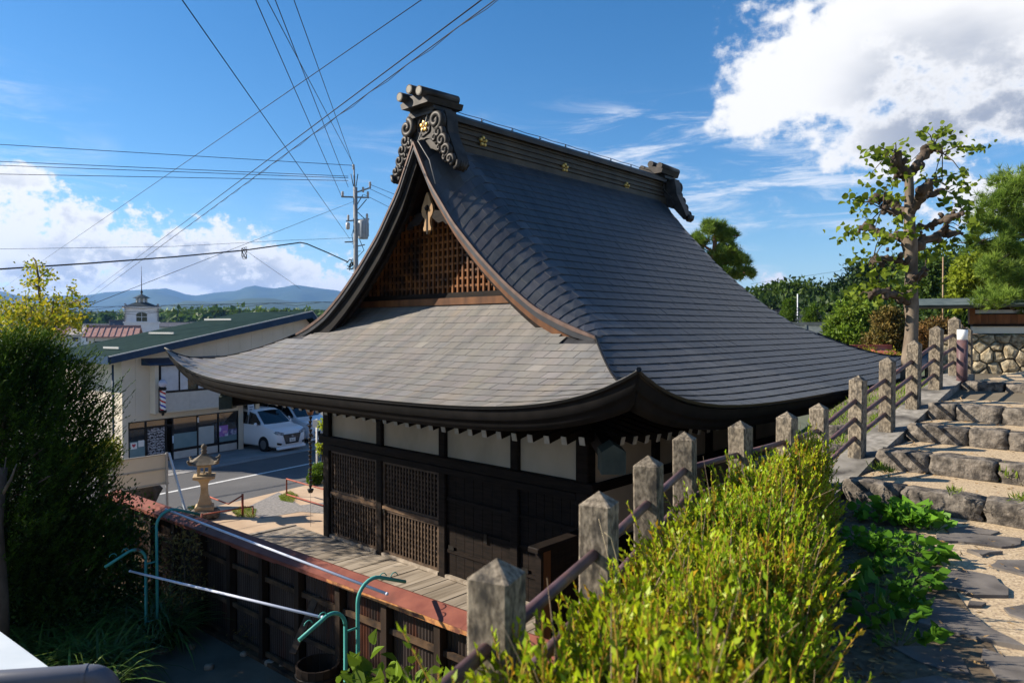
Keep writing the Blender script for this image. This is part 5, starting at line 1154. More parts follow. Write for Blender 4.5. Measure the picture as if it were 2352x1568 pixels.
    m.build('striped_cylinder', mat('stripes', (1, 1, 1), None, 1, .2, tint=True), fr2)
    m = MB(); m.blob((bx, byy, 3.38), .17, 18, 12, 0); m.build('globe', mat('globe_white', (.50, .50, .60), None, 1, .15), fr2)
    MB().tube([(-.25, .2, 0), (-.25, .2, 4.2)], .04, 8).build('downpipe', MATS['blue_trim'], t)
barber_shop()
def van(loc, yaw, label, alt=False):
    """white minivan, nose towards local -y"""
    t = thing('minivan', label, 'van', loc, yaw, 'white vans under the carport'); L, Wd = 4.7, .865
    wm = mat('van_white', (.74, .76, .79), None, 1, .22, coat=.6); gl = mat('van_glass', (.006, .007, .008), None, 1, .03, spec=.8); bk = mat('van_black', (.008, .008, .009), None, 1, .45); chm = mat('chrome', (.55, .55, .56), None, 1, .18, metal=.9)
    # body loft along y: for each station: half-width at sill/belt/roof, heights
    st = [(-2.33, .62, .26, .50, .60, .66), (-2.28, .76, .22, .62, .84, .90), (-2.15, .83, .20, .70, .98, 1.02), (-1.85, .86, .20, .72, 1.06, 1.09), (-1.45, .865, .20, .72, 1.10, 1.16), (-1.28, .865, .20, .72, 1.13, 1.24), (-.62, .865, .20, .72, 1.15, 1.78), (-.3, .865, .20, .72, 1.15, 1.835), (.6, .865, .20, .72, 1.15, 1.86), (1.6, .865, .20, .72, 1.15, 1.85), (2.15, .85, .22, .72, 1.15, 1.80), (2.33, .80, .28, .72, 1.15, 1.62)]
    def ring(y, w, zb, zw, zt, zr):
        top = zr-zt > .18; f = .80 if top else .94
        h = [(0, zb), (w*.88, zb), (w, zb+.09), (w*1.005, zw), (w*.985, zt), (w*(.90 if top else .96), zt+(zr-zt)*.55), (w*f, zr-.05 if top else zr-.015), (w*f*.85, zr-.01), (w*.4, zr+.012), (0, zr+.018)]
        return [(x, y, z) for x, z in h]
    b = MB(); vs = []; n = 10
    for s_ in st: vs += ring(*s_)
    for s_ in st: vs += [(-x, y, z) for x, y, z in ring(*s_)]
    fs = []; m = len(st); off = m*n
    for i in range(m-1):
        for j in range(n-1):
            fs.append((i*n+j, i*n+j+1, (i+1)*n+j+1, (i+1)*n+j)); fs.append((off+i*n+j+1, off+i*n+j, off+(i+1)*n+j, off+(i+1)*n+j+1))
    for i in (0, m-1): f = [i*n+j for j in range(n)]+[off+i*n+j for j in range(n-1, -1, -1)]; fs.append(tuple(f if i else f[::-1]))
    b.add(vs, fs, None, True); body = b.build('body', wm, t)
    # glass set just proud of the body
    wsp = [(-.70, -1.30, 1.205), (.70, -1.30, 1.205), (.60, -.66, 1.775), (-.60, -.66, 1.775)]
    g = MB(); g.grid(lambda u, v: ((u*2-1)*(.74-.12*v), -1.325+.66*v-.05*(1-(u*2-1)**2)*(1-v), 1.195+.575*v+.018*(1-(u*2-1)**2)), np.linspace(0, 1, 9), np.linspace(0, 1, 6)); g.build('windscreen', gl, t)
    for s in (-1, 1):
        def side(y0, y1, nm):
            g = MB(); vs = []
            for y in (y0, (y0+y1)/2, y1):
                for zz in (1.19, 1.5, 1.74):
                    sl = max(0, min(1, (y+1.28)/.62)); zt = min(zz, 1.22+.52*sl); w = .862-(zt-1.15)/.68*.118; vs.append((s*(w+.006), y, zt))
            g.add(vs, [(0, 1, 4, 3), (1, 2, 5, 4), (3, 4, 7, 6), (4, 5, 8, 7)]); g.build(nm, gl, t)
        side(-1.18, -.30, 'side_window'); side(-.26, .82, 'side_window'); side(.88, 2.0, 'side_window')
        MB().blob((s*.98, -1.0, 1.22), .11, 8, 6, 0, squash=(.9, .55, .8)).build('mirror', wm, t)
        for y in (-1.42, 1.42):
            w = MB(); w.tube([(s*.68, y, .315), (s*.885, y, .315)], .315, 20); wh = w.build('wheel', bk, t)
            w = MB(); w.tube([(s*.86, y, .315), (s*.892, y, .315)], .205, 16); w.build('rim', mat('rim_grey', (.18, .18, .19), None, 1, .35, metal=.6), wh)
            a = MB(); a.tube([(s*.80, y, .33), (s*.874, y, .33)], .365, 20); a.build('wheel_arch', bk, t)
        MB().prism([(.42, .86), (.80, .98), (.84, .90), (.80, .83), (.50, .76)], (0, -2.31, 0), (s, 0, 0), (0, 0, 1), (0, 1, 0), .22).build('headlight', mat('lamp_glass', (.06, .08, .11), (.5, .55, .6), 12, .08), t)
        MB().prism([(.56, .40), (.78, .46), (.78, .36), (.62, .33)], (0, -2.345, 0), (s, 0, 0), (0, 0, 1), (0, 1, 0), .15).build('fog_lamp', bk, t)
    if not alt:
        MB().prism([(-.50, .80), (.50, .80), (.36, .36), (-.36, .36)], (0, -2.355, 0), (1, 0, 0), (0, 0, 1), (0, 1, 0), .03).build('grille', bk, t)
        for k in range(19): x = -.46+k*.92/18; MB().beam((x, -2.362, .79), (x*.76, -2.362, .42), .014, .012).build('grille_bar', chm, t)
    else:
        MB().prism([(-.52, .56), (.52, .56), (.44, .34), (-.44, .34)], (0, -2.355, 0), (1, 0, 0), (0, 0, 1), (0, 1, 0), .03).build('grille', bk, t)
        MB().box(-.50, .50, -2.35, -2.33, .80, .86).build('grille_bar', chm, t); MB().box(-.7, .7, -2.36, -2.33, .27, .30).build('bumper_slot', bk, t)
    MB().bbox(-.80, .80, -2.36, -2.2, .14, .25, .03).build('bumper_lip', wm, t)
    pl = MB().box(-.165, .165, -2.378, -2.366, .44, .61).build('number_plate', mat('plate_white', (.75, .76, .76), None, 1, .5), t)
    text_mesh('plate_number', '28-67' if not alt else '44', .115, mat('plate_green', (.02, .07, .05), None, 1, .6), pl, Matrix.Translation((0, -2.379, .505)) @ Matrix.Rotation(R(90), 4, 'X'))
    MB().tube([(0, -2.372, .70), (0, -2.355, .70)], .06, 14).build('badge', chm, t)
    return t
van(RP(22.0, 28.75, -.63), R(57), 'white minivan with wide chrome barred grille parked beside the shop window'); van(RP(24.6, 29.6, -.63), R(57), 'white minivan with slim grille parked deeper under the carport behind the marker post', True)
# ================================================================== POWER POLE AND LINES
def power():
    D = 40.0; base = atD(818, 378, D); zt = base.z; t = thing('utility_pole', 'tall concrete utility pole with crossarms and grey transformer behind the shop', 'utility pole', (base.x, base.y, -.7)); O = Vector(t.location)
    px = lambda x, y, dd=0.0: atD(x, y, D+dd)-O
    gm = mat('pole_grey', (.20, .20, .20), (.28, .28, .27), 6, .8); st = MATS['iron']
    MB().tube([(0, 0, 0), px(816, 430)], [.17, .115], 14).build('mast', gm, t); MB().tube([px(815, 440), px(813, 382)], .045, 8).build('mast_top', gm, t)
    for (a, b, r) in (((818, 442), (852, 431), .05), ((784, 452), (848, 454), .055), ((795, 508), (848, 503), .05), ((792, 556), (820, 555), .05), ((818, 566), (838, 562), .04)):
        m = MB(); m.beam(px(*a), px(*b), r*1.4, r*1.4); m.build('crossarm', gm, t)
    for (a, b) in (((820, 470), (834, 447)), ((820, 484), (842, 458)), ((818, 484), (838, 503)), ((806, 400), (812, 428)), ((822, 400), (818, 428))): m = MB(); m.tube([px(*a), px(*b)], .025, 6); m.build('stay', st, t)
    for (x, y) in ((850, 424), (834, 436), (845, 446), (787, 446), (812, 384), (800, 500), (843, 497)): m = MB(); m.lathe([(.04, -.14), (.07, -.10), (.05, -.05), (.08, 0), (.05, .06), (.08, .10), (.03, .16)], 10, px(x, y)); m.build('insulator', mat('porcelain', (.42, .38, .34), None, 1, .3), t)
    m = MB(); c = px(834, 527, -.1); m.lathe([(.26, -.52), (.28, -.48), (.28, .44), (.24, .50), (.08, .54)], 16, c)
    for k in range(8): a = k*PI/4; m.box(c.x+.30*math.cos(a)-.02, c.x+.30*math.cos(a)+.02, c.y+.30*math.sin(a)-.02, c.y+.30*math.sin(a)+.02, c.z-.4, c.z+.35)
    m.build('transformer', mat('transformer_grey', (.30, .32, .33), (.36, .38, .39), 5, .5), t)
    for x in (799, 842): m = MB(); m.lathe([(.05, -.22), (.11, -.18), (.12, .12), (.05, .18)], 10, px(x, 518 if x < 820 else 508)); m.build('cutout_switch', mat('porcelain2', (.5, .45, .40), None, 1, .35), t)
    m = MB()
    for k in range(9): m.tube([px(818, 600), px(803+3*k % 17, 596+(k*7) % 24), px(796+(k*5) % 14, 604+(k*11) % 20)], .03, 5)
    m.tube([px(812, 560), px(808, 540), px(814, 520)], .02, 5); m.tube([px(826, 550), px(836, 575), px(822, 590)], .02, 5); m.build('cable_joints', st, t)
    for k in range(14): m = MB(); z = 5.0+k*.42; m.tube([(-.26 if k % 2 else .26, 0, z), (0, 0, z)], .014, 5); m.build('step_bolt', st, t)
    def wire(pts, r, label, wob=0.0, grp='overhead lines', sag=0.0):
        P = [Vector(p) for p in pts]; Q = []; nn = 24 if (sag or wob) else 1
        for i in range(len(P)-1):
            for k in range(nn):
                q = k/nn; w = P[i].lerp(P[i+1], q); w.z -= sag*4*q*(1-q)
                Q.append(w)
        Q.append(P[-1]); m = MB(); m.tube(Q, r, 5)
        if wob:
            P0_, P1_ = (P[0], P[-1]); H = []; Lr = (P[-1]-P[0]).length; n2 = int(Lr/wob)
            for k in range(n2+1): q = k/n2; w = P[0].lerp(P[-1], q); H.append(w+Vector((0, 0, (-.10+.10*math.cos(k*PI/2.0))*(1 if wob > .6 else .22))))
            m.tube(H, r*.8, 4)
        o = m.build('overhead_line', mat('wire_black', (.012, .012, .014), None, 1, .5)); tag(o, label, 'cable', grp); return o
    far = lambda a, b, k: (Vector(a) + (Vector(b)-Vector(a))*k)
    def lead(px0, px1, D1, k, r, lab, D0=40.0, **kw):
        a = atD(*px0, D0); b = atD(*px1, D1); wire([a, far(a, b, k)], r, lab, **kw)
    for (p0, p1, d1) in (((809, 380), (0, 332), 35.6), ((800, 405), (0, 371), 36.2), ((800, 409), (0, 380), 36.2), ((800, 415), (0, 400), 36.2)): lead(p0, p1, d1, 1.6, .016, 'thin power line running along the street from the upper crossarms of the utility pole')
    for (p0, p1, d1) in (((811, 378), (675, 0), 19.3), ((800, 430), (632, 0), 18.0), ((811, 376), (613, 0), 19.5), ((784, 450), (587, 0), 17.2)): lead(p0, p1, d1, 1.75, .013, 'thin power line rising steeply overhead from the utility pole')
    lead((803, 548), (418, 0), 11.0, 1.2, .010, 'single line climbing from the middle of the utility pole across the other wires')
    lead((0, 666), (968, 0), 10.0, 1.3, .007, 'thin faint line crossing the whole sky from the horizon over the shrubs', D0=84)
    lead((197, 680), (1106, 0), 10.5, 1.3, .011, 'straight dark line crossing the sky above the twisted one', D0=100)
    lead((205, 686), (1137, 0), 10.3, 1.3, .009, 'twisted double line crossing the sky diagonally', D0=100, wob=.45)
    wire([atD(800, 602, 40), atD(752, 580, 39.5), atD(705, 560, 39), atD(690, 557, 38.5), atD(560, 575, 36.5), atD(400, 590, 34), atD(200, 605, 31), atD(0, 618, 28.5), atD(-300, 636, 25)], .034, 'thick bundled cable sagging from the low clamp of the utility pole across the clouds')
    wire([atD(818, 546, 40), atD(660, 552, 39), atD(400, 566, 36), atD(0, 572, 32), atD(-300, 574, 30)], .009, 'thin line just above the thick bundled cable')
    lead((815, 462), (560, 562), 30.0, 2.2, .009, 'thin drop line slanting down from the crossarm behind the bundled cable')
    lead((850, 424), (920, 452), 42, 3, .013, 'short power line leaving the crossarm towards the gable of the temple'); lead((850, 434), (905, 460), 42, 3, .013, 'second short power line leaving the crossarm towards the gable of the temple'); lead((836, 447), (890, 474), 42, 3, .013, 'third short power line leaving the stay towards the gable of the temple')
    wire([atD(150, 706, 46), atD(770, 693, 46)], .014, 'wavy telephone line passing in front of the far hills', wob=.8); wire([atD(120, 717, 46), atD(770, 712, 46)], .014, 'lower telephone line passing in front of the white tower', wob=.9)
    wire([atD(562, 574, 36.5), atD(690, 663, 40)], .008, 'short service line dropping from the bundled cable to the roof')
    m = MB(); c = atD(561, 584, 36.4)
    for k in range(5): m.tube([c+Vector((.22*math.cos(a+k)*.6, 0, .26*math.sin(a)+.03*k)) for a in np.linspace(0, 2*PI, 17)], .012, 4, caps=False)
    tag(m.build('cable_loop', MATS['iron']), 'coil of spare cable hanging under the bundled line', 'cable coil')
    lead((1725, 652), (2000, 612), 60, 1.3, .012, 'thin line over the wooded hill', D0=60)
power()
# ================================================================== VEGETATION
mat('bark', (.045, .032, .024), (.125, .095, .07), 5, .9, bump=.02, bscale=14, stretch=(1, 1, .4))
mat('bark_pale', (.10, .075, .054), (.21, .17, .13), 6, .92, bump=.03, bscale=14, stretch=(1, 1, .5), c3=(.10, .075, .055), s3=1.2, lo3=.5, hi3=.66, coord='World')
mat('bark_red', (.20, .085, .045), (.30, .14, .08), 5, .9, bump=.02, bscale=12)
def leafmat(name, c1, c2, trans=.30, rough=.55, spec=.22): return mat(name, c1, c2, .9, rough, tint=True, trans=trans, coord='World', spec=spec)
leafmat('leaf_dark', (.022, .048, .011), (.036, .068, .015), .18); leafmat('leaf_mid', (.055, .10, .016), (.085, .135, .024)); leafmat('leaf_bright', (.12, .20, .018), (.18, .26, .03), .4)
leafmat('leaf_lime', (.20, .26, .018), (.28, .33, .03), .45); leafmat('leaf_yellow', (.22, .21, .02), (.30, .27, .03), .42); leafmat('leaf_brown', (.14, .12, .035), (.20, .13, .045), .3); leafmat('needle', (.12, .20, .035), (.19, .275, .055), .35, .5)
leafmat('plane_leaf', (.14, .20, .022), (.21, .27, .035), .45)
def clump_points(blobs, n, rng, per=40, spread=.22, shell=.72):
    """leaf positions gathered in clumps spread over the outer part of several ellipsoids"""
    vol = np.array([b[3]*b[4]*b[5] for b in blobs])**.7; vol = vol/vol.sum(); P = []; C = []
    for b, w in zip(blobs, vol):
        k = max(3, int(n*w/per)); d = unit(rng.normal(size=(k, 3))); r = (shell+(1-shell)*rng.random((k, 1)))*np.where(rng.random((k, 1)) < .25, rng.random((k, 1)), 1)
        rad = np.array(b[3:6]); c = np.array(b[:3])+d*r*rad
        q = np.repeat(c, per, 0)+rng.normal(size=(k*per, 3))*spread*rad.mean(); P.append(q); C.append(np.repeat(np.repeat([b[:3]], k, 0), per, 0))
    P = np.concatenate(P); C = np.concatenate(C); return P, unit(P-C)
def limbs(m, base, targets, r0, rng, n=6, lift=.3):
    base = Vector(base)
    for t in targets:
        t = Vector(t); mid = base.lerp(t, .5)+Vector((rng.normal()*.08, rng.normal()*.08, lift*.15))*(t-base).length
        m.tube([base, base.lerp(mid, .6), mid, mid.lerp(t, .6), t], [r0, r0*.8, r0*.6, r0*.42, r0*.18], n)
def tree(name, label, cat, base, blobs, n, size, lm, bm='bark', trunk_r=.15, width=.55, group=None, seed=1, per=40, spread=.22, up=.35, tl=(.6, .6, .6), th=(1.35, 1.35, 1.2), jit=.9, shell=.72):
    rng = np.random.default_rng(seed); base = Vector(base); t = thing(name, label, cat, base, 0, group); B = [tuple(Vector(b[:3])-base)+tuple(b[3:]) for b in blobs]
    P, Nn = clump_points(B, n, rng, per, spread, shell); D = Nn*.6+rng.normal(size=P.shape)*jit+np.array([0, 0, up])
    V, Fc, Tt = (leaves6 if size > .1 and name == 'hydrangea' else leaves)(P, D, size, width, rng, tint_lo=tl, tint_hi=th); npmesh('crown', V, Fc, MATS[lm], t, tint=Tt)
    m = MB(); top = max(b[2] for b in B); cx = np.mean([b[0] for b in B]); cy = np.mean([b[1] for b in B]); lo = min(b[2]-b[5] for b in B)
    f = Vector((cx*.5, cy*.5, max(lo, .2)+.1*(top-lo))); m.tube([(0, 0, -.3), f*.5, f, Vector((cx, cy, (lo+top)/2)), Vector((cx, cy, top))], [trunk_r*1.25, trunk_r, trunk_r*.85, trunk_r*.5, trunk_r*.15], 9)
    limbs(m, f, [b[:3] for b in B], trunk_r*.45, rng); m.build('trunk', MATS[bm], t); return t
def needles(P, D, rng, L=.14, w=.010, m=10, tl=(.6, .65, .6), th=(1.5, 1.45, 1.0), cone=.75):
    n = len(P); Pn = np.repeat(P, m, 0); Dn = unit(np.repeat(unit(D), m, 0)+rng.normal(size=(n*m, 3))*cone); S = unit(np.cross(Dn, rng.normal(size=(n*m, 3)))); l = L*rng.uniform(.7, 1.2, (n*m, 1))
    V = np.stack([Pn-S*w/2, Pn+S*w/2, Pn+Dn*l], 1).reshape(-1, 3); Fc = np.arange(n*m*3).reshape(-1, 3); k = rng.random((n, 1)); T = np.repeat(np.array(tl)*(1-k)+np.array(th)*k, m, 0); return V, Fc, T
def pine(name, label, base, blobs, n, path, seed, L=.16, w=.012, group=None, bm='bark', trunk_r=.2, m=11, lm='needle', spread=.16):
    rng = np.random.default_rng(seed); base = Vector(base); t = thing(name, label, 'pine tree', base, 0, group); B = [tuple(Vector(b[:3])-base)+tuple(b[3:]) for b in blobs]
    P, Nn = clump_points(B, n, rng, 14, spread, .55); D = Nn*.5+np.array([0, 0, .9])+rng.normal(size=P.shape)*.3
    V, Fc, Tt = needles(P, D, rng, L, w, m); npmesh('crown', V, Fc, MATS[lm], t, tint=Tt)
    mm = MB(); pts = [Vector(p)-base for p in path]; k = len(pts); mm.tube(pts, [trunk_r*(1-.75*i/(k-1)) for i in range(k)], 9)
    for b in B:
        c = Vector(b[:3]); s = min(pts, key=lambda p: (p-c-Vector((0, 0, -.6))).length); limbs(mm, s, [c], trunk_r*.35, rng)
        for _ in range(4): e = c+Vector((rng.normal()*b[3]*.6, rng.normal()*b[4]*.6, rng.normal()*b[5]*.4)); limbs(mm, c, [e], trunk_r*.14, rng, 5)
    mm.build('trunk', MATS[bm], t); return t
def pb(x, y, D, rx, ry=None, rd=None):     # crown lobe from a photo position and its radius in photo pixels
    p = atD(x, y, D); k = D/F_PX; ry = ry or rx; return (p.x, p.y, p.z, rx*k, (rd or rx)*k, ry*k)
# ---- right side
def plane_tree():
    D = 13.0; rng = np.random.default_rng(21)
    q = lambda cx, cy, dd=0.0: atD((1650+cx/2.613)*.9408, (280+cy/2.613)*.9408, D+dd)
    s = .9408/2.613*D/F_PX
    base = q(1488, 1600); base.z = 3.9; t = thing('pollarded_tree', 'pollarded tree with knobbly stubs and sparse green leaves behind the railing', 'tree', base); O = base
    m = MB(); tr = [(1488, 1700, 120), (1490, 1560, 112), (1503, 1400, 92), (1507, 1300, 88), (1500, 1200, 104), (1500, 1120, 92), (1504, 1000, 84), (1500, 900, 92), (1490, 820, 112), (1492, 740, 84), (1490, 650, 74), (1488, 560, 66), (1490, 480, 64), (1487, 400, 60), (1487, 370, 52)]
    m.tube([q(a, b)-O for a, b, w in tr], [w/2*s*.86 for a, b, w in tr], 14); m.build('trunk', MATS['bark_pale'], t)
    LB = [[(1487, 385, 54, 0), (1445, 345, 50, -.1), (1410, 285, 62, -.2), (1405, 235, 44, -.25)], [(1487, 420, 40, 0), (1440, 400, 40, .1), (1400, 350, 46, .15), (1385, 290, 56, .1)], [(1487, 385, 56, 0), (1530, 315, 56, .1), (1590, 245, 66, .2), (1645, 195, 74, .25)], [(1640, 215, 40, .2), (1700, 245, 22, .1)],
          [(1490, 640, 60, 0), (1550, 545, 66, -.2), (1605, 460, 60, -.4), (1610, 430, 40, -.4)], [(1545, 560, 46, .2), (1630, 500, 50, .4), (1705, 482, 36, .6)], [(1488, 640, 56, 0), (1420, 590, 52, .2), (1340, 535, 60, .3), (1285, 530, 62, .35), (1240, 552, 40, .4)], [(1430, 630, 36, 0), (1350, 610, 40, -.3), (1320, 600, 30, -.4)],
          [(1495, 760, 46, 0), (1560, 712, 40, -.1), (1650, 700, 38, -.3), (1720, 660, 42, -.5), (1840, 625, 30, -.7)], [(1520, 870, 70, 0), (1590, 800, 62, .1), (1690, 765, 50, .4), (1810, 752, 36, .7)], [(1690, 765, 40, .4), (1720, 700, 36, .3)], [(1480, 800, 66, 0), (1400, 775, 50, .2), (1300, 760, 46, .4), (1225, 715, 52, .5), (1165, 722, 30, .6)],
          [(1490, 985, 50, 0), (1420, 925, 44, -.2), (1330, 918, 46, -.35), (1255, 935, 34, -.5)], [(1490, 1200, 64, 0), (1420, 1150, 52, -.3), (1330, 1135, 46, -.6), (1240, 1140, 36, -.9)], [(1510, 1100, 40, 0), (1560, 1010, 50, -.2), (1590, 990, 30, -.3)]]
    ends = []
    for L in LB:
        m = MB(); P = []; W_ = []
        for i in range(len(L)-1):
            for k in range(4):
                f = k/4; a, b = L[i], L[i+1]; P.append(q(a[0]+(b[0]-a[0])*f+rng.normal()*5, a[1]+(b[1]-a[1])*f+rng.normal()*5, a[3]+(b[3]-a[3])*f)-O); W_.append((a[2]+(b[2]-a[2])*f)/2*s*.82*(1+rng.normal()*.10))
        P.append(q(L[-1][0], L[-1][1], L[-1][3])-O); W_.append(L[-1][2]/2*s*.8); m.tube(P, W_, 9)
        for k in range(2, len(P)): m.blob(P[k]+Vector((rng.normal()*.05, rng.normal()*.04, rng.normal()*.05)), W_[k]*rng.uniform(.7, 1.15), 7, 5, .34, seed=int(k+L[0][0]))
        m.build('limb', MATS['bark'], t); ends.append(P[-1])
    cl = "1230,240 1300,230 1330,265 1250,370 1360,350 1400,180 1440,230 1600,110 1650,140 1720,110 1800,170 1880,205 1930,212 1750,260 1700,190 1350,440 1400,510 1330,490 1200,520 1170,600 1240,640 1150,560 1400,640 1420,560 1650,400 1700,430 1780,390 1850,450 1840,390 1750,470 1550,390 1100,740 1080,770 1200,760 1260,760 1300,780 1350,800 1380,760 1480,700 1520,740 1440,690 1870,620 1820,720 1780,640 1880,680 1150,920 1200,890 1230,970 1290,940 1400,990 1410,960 1130,1130 1200,1100 1250,1090 1330,1100 1450,1110 1240,1190 1160,1160 1300,1070 1380,1110 1520,1110 1580,870 1640,880 1720,870 1700,830 1600,900 1350,1150 1500,300 1760,560 1830,560 1690,800 1860,800"
    P = []; Dd = []; tw = MB()
    for c in cl.split():
        a, b = map(float, c.split(',')); k = 12; cc = q(a, b, rng.normal()*.35)-O; e = min(ends, key=lambda p: (p-cc).length)
        if (e-cc).length < .6: tw.tube([e, e.lerp(cc, .5)+Vector((0, 0, .06)), cc], [.012, .009, .005], 5)
        for _ in range(k): P.append(cc+Vector((rng.normal()*.11, rng.normal()*.11, rng.normal()*.075))); Dd.append((rng.normal()*.7, rng.normal()*.7, -.35+rng.normal()*.45))
    tw.build('twigs', MATS['bark'], t, kind='stuff')
    V, Fc, Tt = leaves6(np.array(P), np.array(Dd), .118, .84, rng, curl=.2, tint_lo=(.6, .65, .5), tint_hi=(1.35, 1.35, 1.0)); npmesh('leaves', V, Fc, MATS['plane_leaf'], t, tint=Tt)
plane_tree()
pine('garden_pine', 'large feathery pine spreading over the boundary wall roof', atD(2420, 760, 17)-Vector((0, 0, 1.2)), [pb(2335, 425, 16, 55, 42), pb(2290, 470, 16, 48, 32), pb(2262, 520, 16, 40, 26), pb(2345, 510, 16.5, 60, 40), pb(2300, 560, 16, 52, 30), pb(2345, 600, 16, 60, 34), pb(2275, 615, 15.7, 44, 26), pb(2325, 655, 15.7, 52, 28), pb(2285, 688, 15.2, 46, 20), pb(2420, 480, 17, 90, 70), pb(2430, 620, 17, 90, 70), pb(2370, 690, 15.5, 50, 22), pb(2240, 560, 16, 26, 18)],
     5200, [atD(2420, 800, 17), atD(2410, 650, 17), atD(2390, 540, 16.8), atD(2350, 440, 16.5)], 31, L=.19, w=.015, m=13)
pine('tall_pine', 'red-barked pine with layered pads rising behind the temple roof', atD(1632, 760, 30)-Vector((0, 0, 4)), [pb(1640, 525, 30, 30, 18), pb(1602, 556, 30, 28, 16), pb(1668, 545, 30, 26, 16), pb(1660, 578, 30, 34, 16), pb(1695, 596, 30, 28, 16), pb(1640, 606, 30.5, 38, 16), pb(1704, 626, 30, 28, 14), pb(1600, 605, 30, 24, 16), pb(1665, 632, 30, 30, 14), pb(1585, 575, 30, 18, 14)],
     3600, [atD(1632, 850, 30), atD(1628, 680, 30), atD(1622, 630, 30), atD(1640, 580, 30), atD(1642, 530, 30)], 32, L=.26, w=.026, bm='bark_red', m=10)
tree('lime_maple', 'yellow-lime maple glowing behind the boundary wall', 'tree', atD(2240, 770, 24)-Vector((0, 0, 1)), [pb(2245, 615, 24, 50, 34), pb(2210, 650, 24, 34, 30), pb(2290, 650, 24, 48, 34), pb(2270, 590, 24, 34, 22), pb(2205, 690, 24, 30, 24), pb(2340, 640, 24.5, 50, 40)], 9000, .13, 'leaf_lime', seed=41, per=45, spread=.16)
tree('round_maple', 'bright green round maple growing beyond the temple eave', 'tree', atD(1958, 830, 32)-Vector((0, 0, 1.5)), [pb(1960, 722, 32, 42, 30), pb(1930, 755, 32, 32, 30), pb(1985, 755, 32, 34, 34), pb(1955, 775, 31.5, 44, 26), pb(1915, 785, 31.5, 26, 16)], 9000, .17, 'leaf_bright', seed=42, spread=.17)
tree('russet_shrub', 'olive and russet bushy tree left of the pollarded trunk', 'tree', atD(2040, 840, 27)-Vector((0, 0, 1)), [pb(2040, 740, 27, 32, 30), pb(2025, 780, 27, 36, 30), pb(2062, 785, 27, 30, 30)], 8000, .12, 'leaf_brown', seed=43, spread=.18, tl=(.35, .5, .3), th=(1.2, 1.2, .9))
tree('russet_shrub', 'low reddish shrub right of the pollarded trunk below the cedars', 'shrub', atD(2150, 800, 22)-Vector((0, 0, .6)), [pb(2145, 752, 22, 32, 18), pb(2180, 762, 22, 26, 18), pb(2120, 775, 21, 22, 18)], 4000, .09, 'leaf_brown', seed=44, spread=.2, tl=(.5, .45, .4), th=(1.3, 1.0, .9))
tree('yellow_sapling', 'thin golden sapling beside the red-roofed well house', 'tree', atD(2000, 850, 24)-Vector((0, 0, .8)), [pb(1955, 826, 24, 26, 14), pb(1990, 818, 24, 22, 16), pb(2050, 825, 20, 26, 14)], 2500, .07, 'leaf_yellow', seed=45, spread=.25, trunk_r=.05)
for k, (x, y, D, rx, ry, lb) in enumerate(((2145, 660, 42, 34, 70, 'dark drooping cedar between the pollarded tree and the lime maple'), (2185, 710, 36, 34, 52, 'olive cedar standing left of the boundary wall'), (2105, 705, 46, 30, 40, 'dark cedar directly behind the pollarded trunk'), (2225, 720, 32, 30, 34, 'mid green evergreen beside the wall end'))):
    tree('cedar', lb, 'cedar', atD(x, 800, D)-Vector((0, 0, 1)), [pb(x, y-ry*.55, D, rx*.55, ry*.45), pb(x-rx*.2, y, D, rx*.8, ry*.5), pb(x+rx*.15, y+ry*.5, D, rx, ry*.5)], 5200, .26, 'leaf_mid' if k != 2 else 'leaf_dark', seed=50+k, spread=.16, up=-.35, tl=(.35, .45, .35), th=(1.05, 1.05, .8))
def cloud_pine(x, ys, D, w, lb, seed):
    bl = [pb(x+dx, y, D, ww, 9, ww) for (y, ww, dx) in ys]; tree('cloud_pine', lb, 'pine tree', atD(x, 830, D)-Vector((0, 0, 1.5)), bl, 5000, .16, 'leaf_bright', seed=seed, spread=.20, width=.3, tl=(.3, .45, .3), th=(.8, .85, .6), shell=.5)
cloud_pine(1812, [(694, 12, 0), (706, 18, 2), (718, 20, -3), (731, 22, 3), (744, 24, -2), (756, 24, 2)], 48, 0, 'cloud-pruned pine in flat tiers beside the thin white mast', 61)
cloud_pine(1866, [(708, 14, 0), (720, 22, 0), (734, 25, 0), (748, 26, 0), (760, 24, 0)], 46, 0, 'dense clipped conifer with a rounded top left of the round maple', 62)
cloud_pine(1850, [(786, 26, 0), (795, 30, 4)], 40, 0, 'low clipped pine pad above the small red roof', 63)
